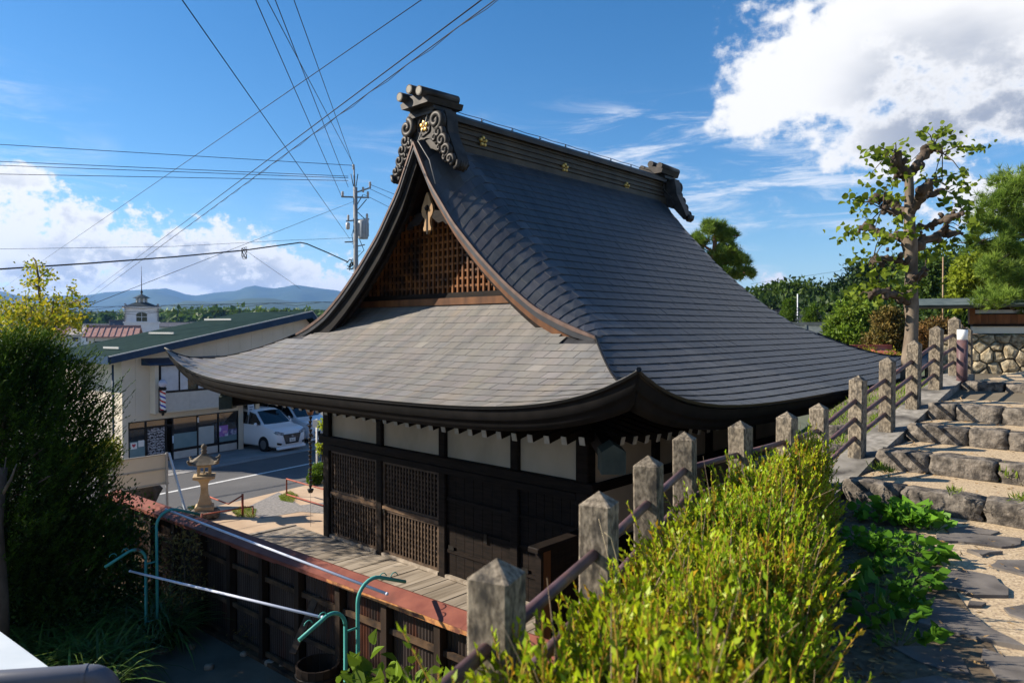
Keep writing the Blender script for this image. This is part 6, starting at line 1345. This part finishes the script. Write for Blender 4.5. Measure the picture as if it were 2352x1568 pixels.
def hill_wood():
    protos = []
    for k, (lm, con) in enumerate((('leaf_dark', 0), ('leaf_mid', 0), ('leaf_dark', 1), ('leaf_mid', 2))):
        bl = [(0, 0, 6.0, 3.0, 3.0, 2.4), (-1.7, .5, 4.3, 2.4, 2.4, 2.2), (1.8, -.5, 4.6, 2.4, 2.4, 2.0), (0, 0, 3.0, 2.8, 2.8, 2.2)] if not con else [(0, 0, 9.2-con, .7, .7, 1.2), (0, 0, 7.2-con, 1.3, 1.3, 1.4), (0, 0, 5.0-con*.5, 1.9, 1.9, 1.6), (0, 0, 3, 2.3, 2.3, 1.6)]
        protos.append(tree('wood_tree', 'tree', 'tree', (0, 0, 0), bl, 10000, .40, lm, seed=70+k, spread=.14, tl=(.4, .5, .4), th=(1.25, 1.2, .9)))
    tops = [(1722, 682, 100), (1745, 668, 96), (1768, 652, 98), (1795, 645, 95), (1822, 642, 97), (1850, 645, 96), (1876, 656, 92), (1900, 664, 90), (1916, 628, 94), (1935, 630, 92), (1962, 630, 88), (1990, 606, 92), (2018, 602, 90), (2042, 588, 94), (2068, 590, 88), (2100, 592, 86), (2130, 576, 84), (2160, 566, 80), (2190, 588, 76), (2220, 600, 72), (2260, 590, 74), (2310, 580, 74), (2370, 570, 76),
            (1740, 700, 84), (1770, 690, 80), (1800, 684, 82), (1838, 690, 76), (1870, 688, 78), (1905, 690, 74), (1940, 672, 76), (1972, 668, 72), (2008, 660, 74), (2044, 655, 70), (2080, 660, 68), (1758, 718, 66), (1840, 722, 62), (1900, 728, 60), (1990, 700, 60), (2060, 700, 58)]
    rr = random.Random(5); names = {0: 'dark broad evergreen tree in the wood on the hillside beyond the temple', 1: 'mid green broadleaf tree in the wood on the hillside beyond the temple', 2: 'dark pointed conifer in the wood on the hillside beyond the temple', 3: 'mid green pointed conifer in the wood on the hillside beyond the temple'}
    used = [False]*4
    for i, (x, y, D) in enumerate(tops):
        k = rr.choice((0, 1, 0, 1, 2, 3)) if i not in (8, 9) else 2
        o = protos[k] if not used[k] else copy_tree(protos[k]); used[k] = True
        p = atD(x, y, D); s = rr.uniform(1.25, 1.65); h = 8.6 if k < 2 else 10.2
        o.location = (p.x, p.y, p.z-h*s); o.scale = (s*rr.uniform(.9, 1.15), s, s); o.rotation_euler = (0, 0, rr.uniform(0, 6.28)); o['label'] = names[k]; o['group'] = 'trees of the hillside wood'
    rng = np.random.default_rng(90); n = 45000; a = rng.uniform(1650, 2500, n); Dv = rng.uniform(70, 125, n)      # undergrowth that closes the gaps
    P = np.empty((n, 3))
    P[:, 0] = (a-CX)/F_PX*Dv; P[:, 1] = Dv; g = np.array([terrain(x, y) for x, y in zip(P[:, 0], P[:, 1])]); P[:, 2] = g+rng.uniform(0, 2.0, n)*np.interp(a, [1650, 1750, 2100], [.5, .8, 1.1])
    V, Fc, Tt = leaves(P, rng.normal(size=(n, 3))+np.array([0, 0, .3]), .5, .6, rng, tint_lo=(.35, .45, .35), tint_hi=(1.0, 1.0, .8)); tag(npmesh('hill_undergrowth', V, Fc, MATS['leaf_mid'], tint=Tt), 'undergrowth filling the wood on the hillside', 'undergrowth', kind='stuff')
hill_wood()
# ---- small buildings on the right
def cottage(name, label, c, L, Wd, hw, hr, rot, rm, wm, cat='house'):
    t = thing(name, label, cat, c, rot); MB().box(-L/2, L/2, -Wd/2, Wd/2, -1.5, hw).build('wall', wm, t)
    m = MB(); o = .5; m.prism([(-Wd/2-o, hw-.12), (0, hr), (Wd/2+o, hw-.12), (Wd/2+o, hw), (0, hr+.12), (-Wd/2-o, hw)], (-L/2-.4, 0, 0), (0, 1, 0), (0, 0, 1), (1, 0, 0), L+.8); rf = m.build('roof', rm, t)
    n = int(L/.5)
    for k in range(n):
        for s in (-1, 1): x = -L/2-.3+(L+.6)*k/n; m = MB(); m.beam((x, s*(Wd/2+o-.02), hw+.03), (x, s*.05, hr+.12), .10, .06); m.build('roof_roll', rm, rf)
    MB().box(-L/2-.4, L/2+.4, -.12, .12, hr+.08, hr+.26).build('ridge', rm, rf)
    for k in (-1, 1): w = MB().box(k*L*.25-.5, k*L*.25+.5, -Wd/2-.02, -Wd/2+.02, hw-1.3, hw-.5).build('window', MATS['frame_black'], t); MB().box(k*L*.25-.44, k*L*.25+.44, -Wd/2-.03, -Wd/2-.021, hw-1.24, hw-.56).build('pane', MATS['dark_glass'], w)
    return t
rmg = mat('roof_grey', (.07, .085, .085), (.12, .135, .13), 3, .5); rmr = mat('roof_red', (.30, .075, .05), (.42, .13, .09), 4, .6, c3=(.45, .33, .28), s3=.8, lo3=.5, hi3=.7); rmd = mat('roof_dark', (.035, .035, .04), (.06, .06, .065), 4, .5)
p = atD(1972, 808, 26); cottage('well_house', 'small open shed with a weathered red roof among the garden trees', (p.x, p.y, p.z-1.6), 1.7, 1.3, 1.35, 1.6, R(8), rmr, MATS['fence_wood'], 'shed')
p = atD(1885, 768, 38); cottage('grey_pavilion', 'grey roofed pavilion peeking over the temple eave', (p.x, p.y, p.z-2.7), 2.4, 2.2, 2.3, 3.1, R(-20), rmg, MATS['fence_wood'], 'pavilion')
p = atD(1865, 776, 44); cottage('red_shed', 'low shed with a scarlet tiled roof behind the temple slope', (p.x, p.y, p.z-2.4), 3.0, 2.0, 2.1, 2.5, R(12), rmr, MATS['fence_wood'], 'shed')
p = atD(1782, 728, 60); cottage('dark_house', 'dark roofed house half hidden behind the temple roof', (p.x, p.y, p.z-3.6), 6, 4, 2.8, 4.0, R(-10), rmd, MATS['plaster'])
p = atD(2038, 752, 66); cottage('white_house', 'white walled house with a red roof among the hillside trees', (p.x, p.y, p.z-3.2), 3.4, 3.0, 2.6, 3.4, R(25), rmr, MATS['curtain_white'])
p = atD(2050, 712, 72); cottage('grey_house', 'grey roofed house above the russet bush', (p.x, p.y, p.z-3.4), 5.0, 4, 2.6, 4.0, R(15), rmg, MATS['plaster'])
for x, y0, y1, D, lb, r, c in ((1832, 675, 760, 50, 'thin white mast beside the cloud-pruned pine', .035, (.7, .72, .75)), (2166, 590, 745, 30, 'thin brown pole in front of the cedars', .025, (.3, .2, .12)), (2048, 830, 870, 20, 'slim brown stake by the railing', .02, (.3, .2, .12))):
    a, b = atD(x, y0, D), atD(x, y1, D); m = MB(); m.tube([Vector((b.x, b.y, b.z-2.0)), a], r, 6); tag(m.build('thin_pole', mat('thin%d' % x, c, None, 1, .5)), lb, 'pole')
# grass on the shoulder behind the upper railing, with rocks
def shoulder():
    rng = np.random.default_rng(8); n = 9000; t_ = rng.uniform(7.3, 13, n); o = rng.uniform(.18, 1.25, n); P = np.empty((n, 3)); b = np.array([TR(a, -2.76-c) for a, c in zip(t_, o)])
    P[:, :2] = b[:, :2]; P[:, 2] = np.interp(t_, [7, 7.98, 8.93, 9.91, 10.89, 11.86, 13], [3.30, 3.52, 3.70, 3.88, 4.07, 4.22, 4.2])-.03-.22*np.clip((o-.2)/1.0, 0, 1)
    V, Fc, Tt = leaves(P, rng.normal(size=(n, 3))*.5+np.array([0, 0, 1.]), .10, .13, rng, tint_lo=(.6, .8, .5), tint_hi=(1.4, 1.5, .9)); tag(npmesh('bank_grass', V, Fc, MATS['blade'], tint=Tt), 'bright grass on the bank behind the upper railing', 'grass', kind='stuff')
    for k, (t0, oo, s) in enumerate(((7.5, .55, .3), (7.9, .8, .36), (8.5, .5, .28), (9.2, .7, .3), (10.2, .5, .32))):
        p = TR(t0, -2.76-oo, float(np.interp(t0, [7, 7.98, 8.93, 9.91], [3.22, 3.42, 3.6, 3.78]))); tag(stone(tuple(p), (s*1.4, s, s*.9), 500+k, 'bank_rock', MATS['basalt'], None, rough=.14), 'rough rock set in the grassy bank behind the railing', 'rock', 'rocks in the bank')
shoulder()
# ---- left side
def yew():
    rng = np.random.default_rng(17); base = Vector((-7.95, 11.0, .1)); t = thing('yew_tree', 'dense dark yew with upswept feathery sprays left of the shop', 'tree', base)
    n = 6500; z = rng.uniform(0, 1, n)**.85*4.75+.15; a = rng.uniform(0, 2*PI, n); prof_ = np.interp(z, [.1, .8, 1.6, 2.6, 3.6, 4.3, 4.9], [1.0, 1.35, 1.62, 1.72, 1.55, 1.15, .5])
    r = prof_*np.sqrt(rng.uniform(.35, 1, n)); lob = 1+.22*np.sin(3*a+z*1.3)+.18*np.sin(7*a-z*2.3); r = r*lob
    P = np.stack([r*np.cos(a), r*np.sin(a), z-.25], 1); D = unit(np.stack([np.cos(a)*.9, np.sin(a)*.9, .75+.25*z/4], 1)+rng.normal(size=(n, 3))*.22); Ls = rng.uniform(.25, .5, n); parts = []
    top = rng.random(n) < .10; Ls = np.where(top, Ls*1.9, Ls)
    for k in range(13):
        f = (k+.3)/13; e1 = unit(np.cross(D, [[0, 0, 1.]])); sg = np.where(k % 2, 1, -1); base_ = P+D*(Ls*f)[:, None]; dirn = D*.9+e1*(sg*.75*(1-.5*f))+rng.normal(size=(n, 3))*.15
        parts.append(leaves(base_, dirn, .085*(1-.3*f), .26, rng, tint_lo=(.5+.5*f, .6+.5*f, .5), tint_hi=(1.3+1.2*f, 1.35+1.1*f, .9)))  # tint brightens towards the tips to paint sunlit spray ends
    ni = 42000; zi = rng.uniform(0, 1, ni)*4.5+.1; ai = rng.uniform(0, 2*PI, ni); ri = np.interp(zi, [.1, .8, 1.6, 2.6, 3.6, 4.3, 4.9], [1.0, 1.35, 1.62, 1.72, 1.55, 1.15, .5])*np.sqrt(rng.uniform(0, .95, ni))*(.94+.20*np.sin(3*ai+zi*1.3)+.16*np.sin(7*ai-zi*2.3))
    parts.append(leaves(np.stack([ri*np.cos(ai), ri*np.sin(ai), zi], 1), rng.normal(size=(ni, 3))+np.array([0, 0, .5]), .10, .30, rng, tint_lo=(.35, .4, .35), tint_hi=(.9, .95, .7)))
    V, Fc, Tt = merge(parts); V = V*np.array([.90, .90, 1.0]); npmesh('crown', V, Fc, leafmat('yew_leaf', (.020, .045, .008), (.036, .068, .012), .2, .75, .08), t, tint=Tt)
    m = MB(); m.tube([(0, 0, -.3), (0, 0, 1.5), (.05, 0, 3), (0, .05, 4.4)], [.16, .13, .09, .03], 8)
    for k in range(40): i = rng.integers(0, n); m.tube([(0, 0, max(.3, P[i][2]-.7)), tuple(P[i])], [.03, .008], 5)
    m.build('trunk', MATS['bark'], t)
yew()
def twig_tree():
    rng = np.random.default_rng(23); D = 16.0; base = atD(95, 1130, D); base.z = -.1; t = thing('yellowing_tree', 'slender tree with sparse yellow-green leaves rising behind the yew', 'tree', base); m = MB(); P = []
    def q(x, y, d=0.0): return atD(x, y, D+d)-base
    st = [[(95, 1100), (98, 900), (95, 760), (92, 690), (88, 640), (82, 600), (76, 592)], [(95, 820), (130, 740), (150, 700), (160, 660)], [(95, 850), (60, 780), (40, 720), (20, 690)], [(93, 760), (120, 715), (125, 680)], [(94, 800), (70, 745), (55, 705)], [(150, 700), (180, 690), (196, 700)], [(96, 900), (20, 830), (-20, 800)], [(88, 640), (108, 622), (120, 614)], [(90, 660), (70, 650), (62, 640)], [(130, 740), (150, 735), (170, 740)]]
    for L in st:
        dd = rng.normal()*.3; pts = [q(x, y, dd*i) for i, (x, y) in enumerate(L)]; m.tube(pts, [.05*(1-.8*i/(len(L)-1))+.006 for i in range(len(L))] if len(L) > 5 else [.02*(1-.7*i/(len(L)-1)) for i in range(len(L))], 5)
    m.build('trunk', MATS['bark'], t)
    for (x, y, sx, sy, n) in ((80, 612, 16, 12, 60), (95, 640, 18, 14, 60), (70, 650, 14, 12, 50), (112, 628, 14, 8, 36), (88, 680, 30, 14, 90), (60, 700, 26, 16, 120), (120, 700, 24, 16, 150), (165, 665, 10, 14, 40), (160, 695, 28, 14, 140), (190, 695, 12, 8, 40), (30, 720, 26, 18, 200), (90, 730, 50, 20, 420), (140, 730, 34, 18, 260), (20, 770, 28, 24, 300), (60, 770, 40, 22, 300), (15, 830, 22, 36, 260), (35, 880, 30, 30, 260), (8, 930, 16, 30, 160), (170, 740, 20, 14, 90), (0, 700, 20, 20, 150), (110, 770, 50, 20, 240)):
        for _ in range(int(n*1.25)): P.append(q(x+rng.normal()*sx*.75, y+rng.normal()*sy*.75, rng.normal()*.5))
    P = np.array(P); V, Fc, Tt = leaves(P, rng.normal(size=P.shape)+np.array([0, 0, -.3]), .085, .62, rng, tint_lo=(.45, .75, .4), tint_hi=(1.5, 1.35, .8)); npmesh('crown', V, Fc, leafmat('birch_leaf', (.24, .235, .020), (.33, .29, .03), .5), t, tint=Tt)
twig_tree()
tree('bush', 'sunlit yellow-green bush behind the lower right of the yew', 'bush', atD(235, 1120, 17)-Vector((0, 0, .4)), [pb(240, 1030, 17, 28, 20), pb(225, 1065, 17, 34, 24), pb(265, 1050, 17, 16, 14), pb(180, 1050, 17, 40, 30)], 3600, .08, 'leaf_yellow', seed=81, spread=.25, trunk_r=.05, tl=(.5, .7, .4))
tree('camellia_shrub', 'dark glossy evergreen shrub crowding the far end of the board fence', 'shrub', (-7.0, 11.5, .1), [(-7.6, 11.7, 1.4, .95, .7, .85), (-6.75, 12.0, 1.7, .62, .55, .6), (-7.0, 11.3, 1.0, .8, .65, .8), (-8.3, 11.3, 1.3, .85, .7, .95), (-6.45, 11.9, .95, .5, .5, .75), (-7.6, 10.7, .8, .85, .55, .75), (-6.8, 11.0, .5, .8, .55, .5), (-6.3, 11.6, .45, .5, .4, .4)], 26000, .065, 'leaf_dark', seed=82, spread=.20, tl=(.6, .8, .5), th=(1.7, 1.9, 1.1))
tree('maple_sapling', 'thin maple sapling with fine leaves in the shade against the fence', 'shrub', (-5.2, 11.0, .1), [(-5.15, 11.05, 1.45, .32, .3, .42), (-5.05, 11.0, 1.0, .25, .25, .35)], 700, .07, 'leaf_brown', seed=83, spread=.35, trunk_r=.025, width=.4)
for k, (x, y, D, r, lb) in enumerate(((735, 1082, 23.2, 20, 'larger clipped round shrub by the marker post'), (722, 1100, 22.8, 15, 'smaller clipped round shrub in front of the marker post'))):
    tree('round_shrub', lb, 'shrub', atZ(x, 1112-k*-3, 0), [pb(x, y, D, r, r*.9)], 3600, .055, 'leaf_bright', seed=85+k, spread=.16, trunk_r=.04, tl=(.35, .5, .3), th=(.95, 1.0, .7), shell=.8)
tree('roadside_sapling', 'leafy sapling with bright leaves growing round the marker post', 'tree', atZ(738, 1105, 0), [pb(745, 972, 23.5, 14, 10), pb(735, 1030, 23.5, 13, 9), pb(752, 1010, 23.5, 10, 10)], 300, .12, 'leaf_lime', seed=88, spread=.35, trunk_r=.025, width=.6)
def strap_clump(x, y, seed, label, n=26, L=.62, z=.14):
    rng = np.random.default_rng(seed); c = atZ(x, y, z); t = thing('strap_leaf_plant', label, 'plant', c, rng.uniform(0, 6), 'strap-leaved plants in the garden shade'); V = []; Fc = []; T = []
    for k in range(n):
        a = rng.uniform(0, 2*PI); l = L*rng.uniform(.7, 1.25); el = rng.uniform(.9, 1.45); d = Vector((math.cos(a), math.sin(a), 0)); s = Vector((-d.y, d.x, 0)); w = rng.uniform(.012, .020); p = d*rng.uniform(0, .06)+Vector((0, 0, 0)); pts = [p]; e = el
        for q in range(5): p = p+(d*math.cos(e)+Vector((0, 0, math.sin(e))))*l/5; e -= rng.uniform(.28, .55); pts.append(p)
        o = len(V)
        for q, p in enumerate(pts): ww = w*(1-(q/5)**2)+.001; V += [p-s*ww, p+s*ww]
        g = rng.uniform(.5, 1.6)
        for q in range(5): Fc.append((o+2*q, o+2*q+1, o+2*q+3, o+2*q+2)); T.append((g*rng.uniform(.8, 1.2), g, g*.8))
    npmesh('blades', np.array([tuple(v) for v in V]), np.array(Fc), leafmat('strap_leaf', (.06, .115, .025), (.10, .165, .035), .3, .38, .4), t, tint=np.array(T))
rr = random.Random(12)
for k in range(84):
    x = rr.uniform(-60, 400); y = rr.uniform(1420, 1640) if x < 330 else rr.uniform(1440, 1490)
    if x > 300 and y > 1500: continue
    strap_clump(x, y, 600+k, 'arching strap-leaved plant in the shaded garden below the drying racks', L=rr.uniform(.8, 1.15), n=38)
tree('hydrangea', 'sunlit broad-leaved hydrangea by the near drying stand', 'shrub', (-1.25, 6.6, .1), [(-1.45, 6.6, 1.50, .26, .26, .24), (-1.1, 6.5, 1.55, .22, .25, .22), (-.85, 6.7, 1.4, .3, .3, .3), (-1.3, 6.4, 1.0, .4, .4, .4)], 620, .15, 'leaf_bright', seed=90, per=16, spread=.4, trunk_r=.03, width=.66, jit=.6, up=.1)
tree('dead_bush', 'wispy reddish bush on the garden soil below the fence', 'shrub', atZ(590, 1490, .14), [tuple(atZ(590, 1490, .14)+Vector((0, 0, .28)))+(.35, .3, .2)], 500, .06, 'leaf_brown', seed=91, spread=.4, trunk_r=.012, width=.2)
def stump():
    c = atD(-4, 1215, 9.6); z1 = atD(14, 1075, 9.6).z; t = thing('dead_tree', 'broken dark dead tree standing beside the shaded shrubs', 'dead tree', (c.x, c.y, .1)); m = MB(); h = z1-.1
    m.tube([(0, 0, -.2), (.02, 0, h*.4), (-.03, 0, h*.75), (.05, .02, h)], [.12, .10, .085, .065], 10); m.build('trunk', MATS['bark'], t)
    m = MB(); m.tube([(.0, 0, h*.85), (.18, 0, h*.95), (.26, 0, h*1.02)], [.03, .02, .006], 5); m.tube([(.05, 0, h*.9), (.12, 0, h*1.05)], [.02, .005], 5); m.build('snag', MATS['bark_pale'], t)
stump()
for k, (x, y, s) in enumerate(((2190, 1130, .05), (2325, 1095, .09), (2020, 1080, .07), (2345, 1150, .06), (2295, 1010, .06), (2040, 1085, .06))):     # tufts on the steps
    rng = np.random.default_rng(700+k); p = atZ(x, y, 3.62 if y > 1060 else 3.75); n = 60; t = thing('grass_tuft', 'small grass tuft growing from a joint of the stone steps', 'grass', p, 0, 'tufts on the steps')
    V, Fc, Tt = leaves(rng.normal(size=(n, 3))*[s*.5, s*.5, .004], rng.normal(size=(n, 3))*.6+np.array([0, 0, 1]), s*1.2, .12, rng, tint_lo=(.6, .7, .5), tint_hi=(1.4, 1.4, .9)); npmesh('blades', V, Fc, MATS['blade'], t, tint=Tt)
# ================================================================== FAR LEFT: town, woods, mountains
def tower():
    D = 95.0; p = atD(326, 748, D); t = thing('white_tower', 'white tower house with arched windows, dark roof and cupola', 'building', (p.x, p.y, -3), R(27)); wm = mat('tower_white', (.72, .70, .70), (.78, .76, .76), 2, .7); k = D/F_PX; W_ = 2.05; z = lambda y: atD(326, y, D).z+3
    MB().box(-W_, W_, -W_, W_, 0, z(740)).build('lower_wall', wm, t); MB().box(-W_*.92, W_*.92, -W_*.92, W_*.92, z(740), z(707)).build('upper_wall', wm, t); MB().box(-W_*1.06, W_*1.06, -W_*1.06, W_*1.06, z(742), z(739)).build('string_course', wm, t); MB().box(-W_*1.1, W_*1.1, -W_*1.1, W_*1.1, z(708), z(705)).build('cornice', wm, t)
    for sx in (-1, 1):
        for sy in (-1, 1):
            for q in range(9): zz = z(740)+.2+q*.26; MB().box(sx*W_*.93-.12, sx*W_*.93+.12, sy*W_*.93-.12, sy*W_*.93+.12, zz, zz+.14).build('quoin', mat('quoin_grey', (.30, .29, .30), None, 1, .7), t)
    MB().lathe([(W_*1.12*1.414, z(706)), (.75*1.414, z(695))], 4, rot=PI/4, smooth=False).build('roof', mat('tower_roof', (.03, .045, .055), (.05, .065, .07), 3, .5), t)
    MB().lathe([(.72, z(696)), (.72, z(684))], 8, rot=PI/8, smooth=False).build('cupola', wm, t); MB().lathe([(1.15, z(684.5)), (.12, z(676)), (.1, z(672))], 8, rot=PI/8, smooth=False).build('cupola_roof', MATS['tower_roof'], t)
    MB().tube([(0, 0, z(677)), (0, 0, z(611))], [.07, .02], 6).build('spire', MATS['iron'], t); MB().blob((0, 0, z(670)), .16, 8, 6, 0).build('spire_ball', MATS['iron'], t)
    for a in range(8):
        for q in range(3): o = MB().box(-.16, .16, -.70, -.66, z(694.5)+q*.2, z(694.5)+q*.2+.16).build('cupola_pane', MATS['dark_glass'], t); o.rotation_euler = (0, 0, a*PI/4)
    for a, ww in ((0, .62), (1, .62), (2, .4), (3, .4)):
        m = MB(); n = 9; poly = [(-ww, 0), (ww, 0), (ww, .9)]+[(ww*math.cos(R(x)), .9+ww*.45*math.sin(R(x))) for x in range(20, 180, 20)]+[(-ww, .9)]; m.prism(poly, (0, -W_*.935, z(738)), (1, 0, 0), (0, 0, 1), (0, 1, 0), .1); o = m.build('window', mat('window_olive', (.05, .055, .03), (.08, .08, .05), 4, .2), t); o.rotation_euler = (0, 0, a*PI/2)
        m = MB(); m.box(-.03, .03, -W_*.945, -W_*.93, z(738), z(738)+1.1); m.box(-ww, ww, -W_*.945, -W_*.93, z(738)+.55, z(738)+.61); o2 = m.build('muntin', wm, o)
tower()
def town():
    wl = [mat('wall_a', (.60, .58, .54), (.68, .66, .62), 1, .8), mat('wall_b', (.50, .46, .42), (.56, .52, .47), 1, .8), mat('wall_c', (.70, .70, .70), (.75, .75, .75), 1, .8)]; rf = [mat('tile_pink', (.34, .18, .15), (.44, .26, .22), 3, .7), mat('tile_slate', (.10, .10, .11), (.15, .15, .16), 3, .6), mat('tile_sand', (.42, .36, .30), (.5, .44, .38), 3, .7)]
    L = [(262, 752, 80, 4.6, 3.4, 20, 0, 0, 'house with a pale red tiled roof just left of the white tower'), (288, 744, 110, 3.6, 3, 30, 2, 1, 'white gabled house partly behind the white tower'), (235, 752, 120, 5, 4, 10, 2, 2, 'long pale building above the yew sprays'), (392, 738, 190, 9, 6, 5, 0, 1, 'flat grey apartment block right of the white tower'), (205, 752, 140, 6, 4, 0, 0, 2, 'cream house showing above the yew top'), (160, 752, 150, 5, 4, 15, 1, 0, 'house with a red roof behind the yellowing tree'), (60, 748, 130, 6, 5, -10, 2, 1, 'pale house behind the leafy twigs'), (440, 741, 240, 8, 5, 8, 2, 2, 'low white building at the edge of the far woods')]
    for (x, y, D, lx, ly, rot, wi, ri, lb) in L: p = atD(x, y, D); cottage('town_house', lb, (p.x, p.y, p.z-4.6 if D < 130 else p.z-5), lx, ly, 3.6, 5.0 if wi else 4.6, R(rot), rf[ri], wl[wi])
    D = 130.0; p = atD(67, 712, D); t = thing('billboard', 'dark rooftop sign box with pale letters seen through the twigs', 'sign', (p.x, p.y, p.z-8)); MB().box(-1.1, 1.1, -.6, .6, 0, 7.1).build('block', wl[1], t); s = MB().box(-1.0, 1.0, -.55, .55, 7.1, 9.0).build('sign_box', mat('sign_black', (.02, .022, .03), None, 1, .4), t)
    text_mesh('sign_letters', 'oc', 1.5, mat('letter_pale', (.5, .52, .58), None, 1, .5), s, Matrix.Translation((0, -.56, 7.95)) @ Matrix.Rotation(R(90), 4, 'X'), .01)
    for x in (-.6, -.1): MB().tube([(x, 0, 9.0), (x, 0, 11.4)], .05, 5).build('antenna', MATS['iron'], t)
    rng = np.random.default_rng(55); parts = []
    for k in range(420):
        a = rng.uniform(-60, 1000); Dk = rng.uniform(330, 620); p = atD(a, 735, Dk); h = rng.uniform(5, 11); g = -7.5; n = 60; top = atD(a, float(np.interp(a, [-60, 150, 300, 480, 640, 760, 1000], [726, 724, 722, 712, 715, 722, 726])+rng.normal()*2.5), Dk).z
        c = np.array([p.x, p.y, top-h*.5]); q = c+rng.normal(size=(n, 3))*[h*.28, h*.28, h*.22]; parts.append(leaves(q, rng.normal(size=(n, 3))+np.array([0, 0, .4]), 3.0, .7, rng, tint_lo=(.6, .7, .6), tint_hi=(1.4, 1.4, 1.1)))
    V, Fc, Tt = merge(parts); tag(npmesh('distant_woods', V, Fc, MATS['leaf_mid'], tint=Tt), 'distant belt of woods below the blue mountains', 'woods', kind='stuff')
town()
def mountains():
    mm = mat('mountain_forest', (.028, .052, .022), (.05, .075, .03), .004, .95, coord='World', detail=8)
    def rng_(name, D, prof_, seed, depth):
        xs = np.linspace(-1400, 3600, 220); rr = np.random.default_rng(seed); px = [p[0] for p in prof_]; py = [p[1] for p in prof_]; m = MB()
        ts = np.linspace(0, 1, 15); P = []
        for j, t in enumerate(ts):
            for x in xs:
                y = np.interp(x, px, py); top = atD(x, y, D).z; dd = D-depth*(1-t); w = atD(x, 745, dd); s = math.sin(t*PI/2)**1.15; h = -14+(top+14)*s
                if 0 < t < 1: h += (mnoise.noise(Vector((w.x*.0022, w.y*.0022, seed)))*.30+mnoise.noise(Vector((w.x*.007, w.y*.007, seed+3)))*.14)*(top+14)*(1-t)*2.2*t**.5
                elif t == 1: h += (mnoise.noise(Vector((w.x*.006, 0, seed)))*.05+mnoise.noise(Vector((w.x*.02, 0, seed)))*.02)*(top+14)
                P.append((w.x, dd, max(h, -14)))
        nx = len(xs); fs = [(j*nx+i, j*nx+i+1, (j+1)*nx+i+1, (j+1)*nx+i) for j in range(len(ts)-1) for i in range(nx-1)]; m.add(P, fs, None, True); structure(m.build(name, mm))
    rng_('mountain_range', 6200, [(-1400, 690), (-600, 675), (-100, 660), (0, 668), (44, 681), (103, 684), (205, 682), (274, 672), (352, 665), (397, 674), (441, 684), (479, 679), (547, 675), (588, 666), (629, 667), (680, 661), (718, 667), (760, 671), (900, 680), (1100, 690), (1500, 700), (1800, 706), (2300, 700), (3600, 690)], 3, 2600)
    rng_('foothills', 3300, [(-1400, 720), (-200, 712), (0, 704), (60, 700), (130, 712), (250, 716), (340, 710), (430, 694), (500, 698), (560, 692), (620, 690), (680, 697), (720, 692), (770, 698), (900, 708), (1200, 722), (1700, 728), (2400, 724), (3600, 720)], 9, 1500)
mountains()
# air: closed box of even, pale blue haze round camera, town and mountains
def haze():
    m = MB(); m.box(-12500, 12500, -3000, 7000, -16, 400); o = m.build('haze', None or mat('haze_tmp', (1, 1, 1))); o['kind'] = 'stuff'; tag(o, 'pale blue haze hanging over the valley', 'haze', kind='stuff')
    hm = bpy.data.materials.new('haze_air'); hm.use_nodes = True; N = hm.node_tree.nodes; N.clear(); out = N.new('ShaderNodeOutputMaterial'); v = N.new('ShaderNodeVolumePrincipled'); v.inputs['Color'].default_value = (.20, .46, 1.0, 1); v.inputs['Density'].default_value = 1.0e-4; v.inputs['Anisotropy'].default_value = .2
    hm.node_tree.links.new(v.outputs[0], out.inputs['Volume']); o.data.materials.clear(); o.data.materials.append(hm)
haze()
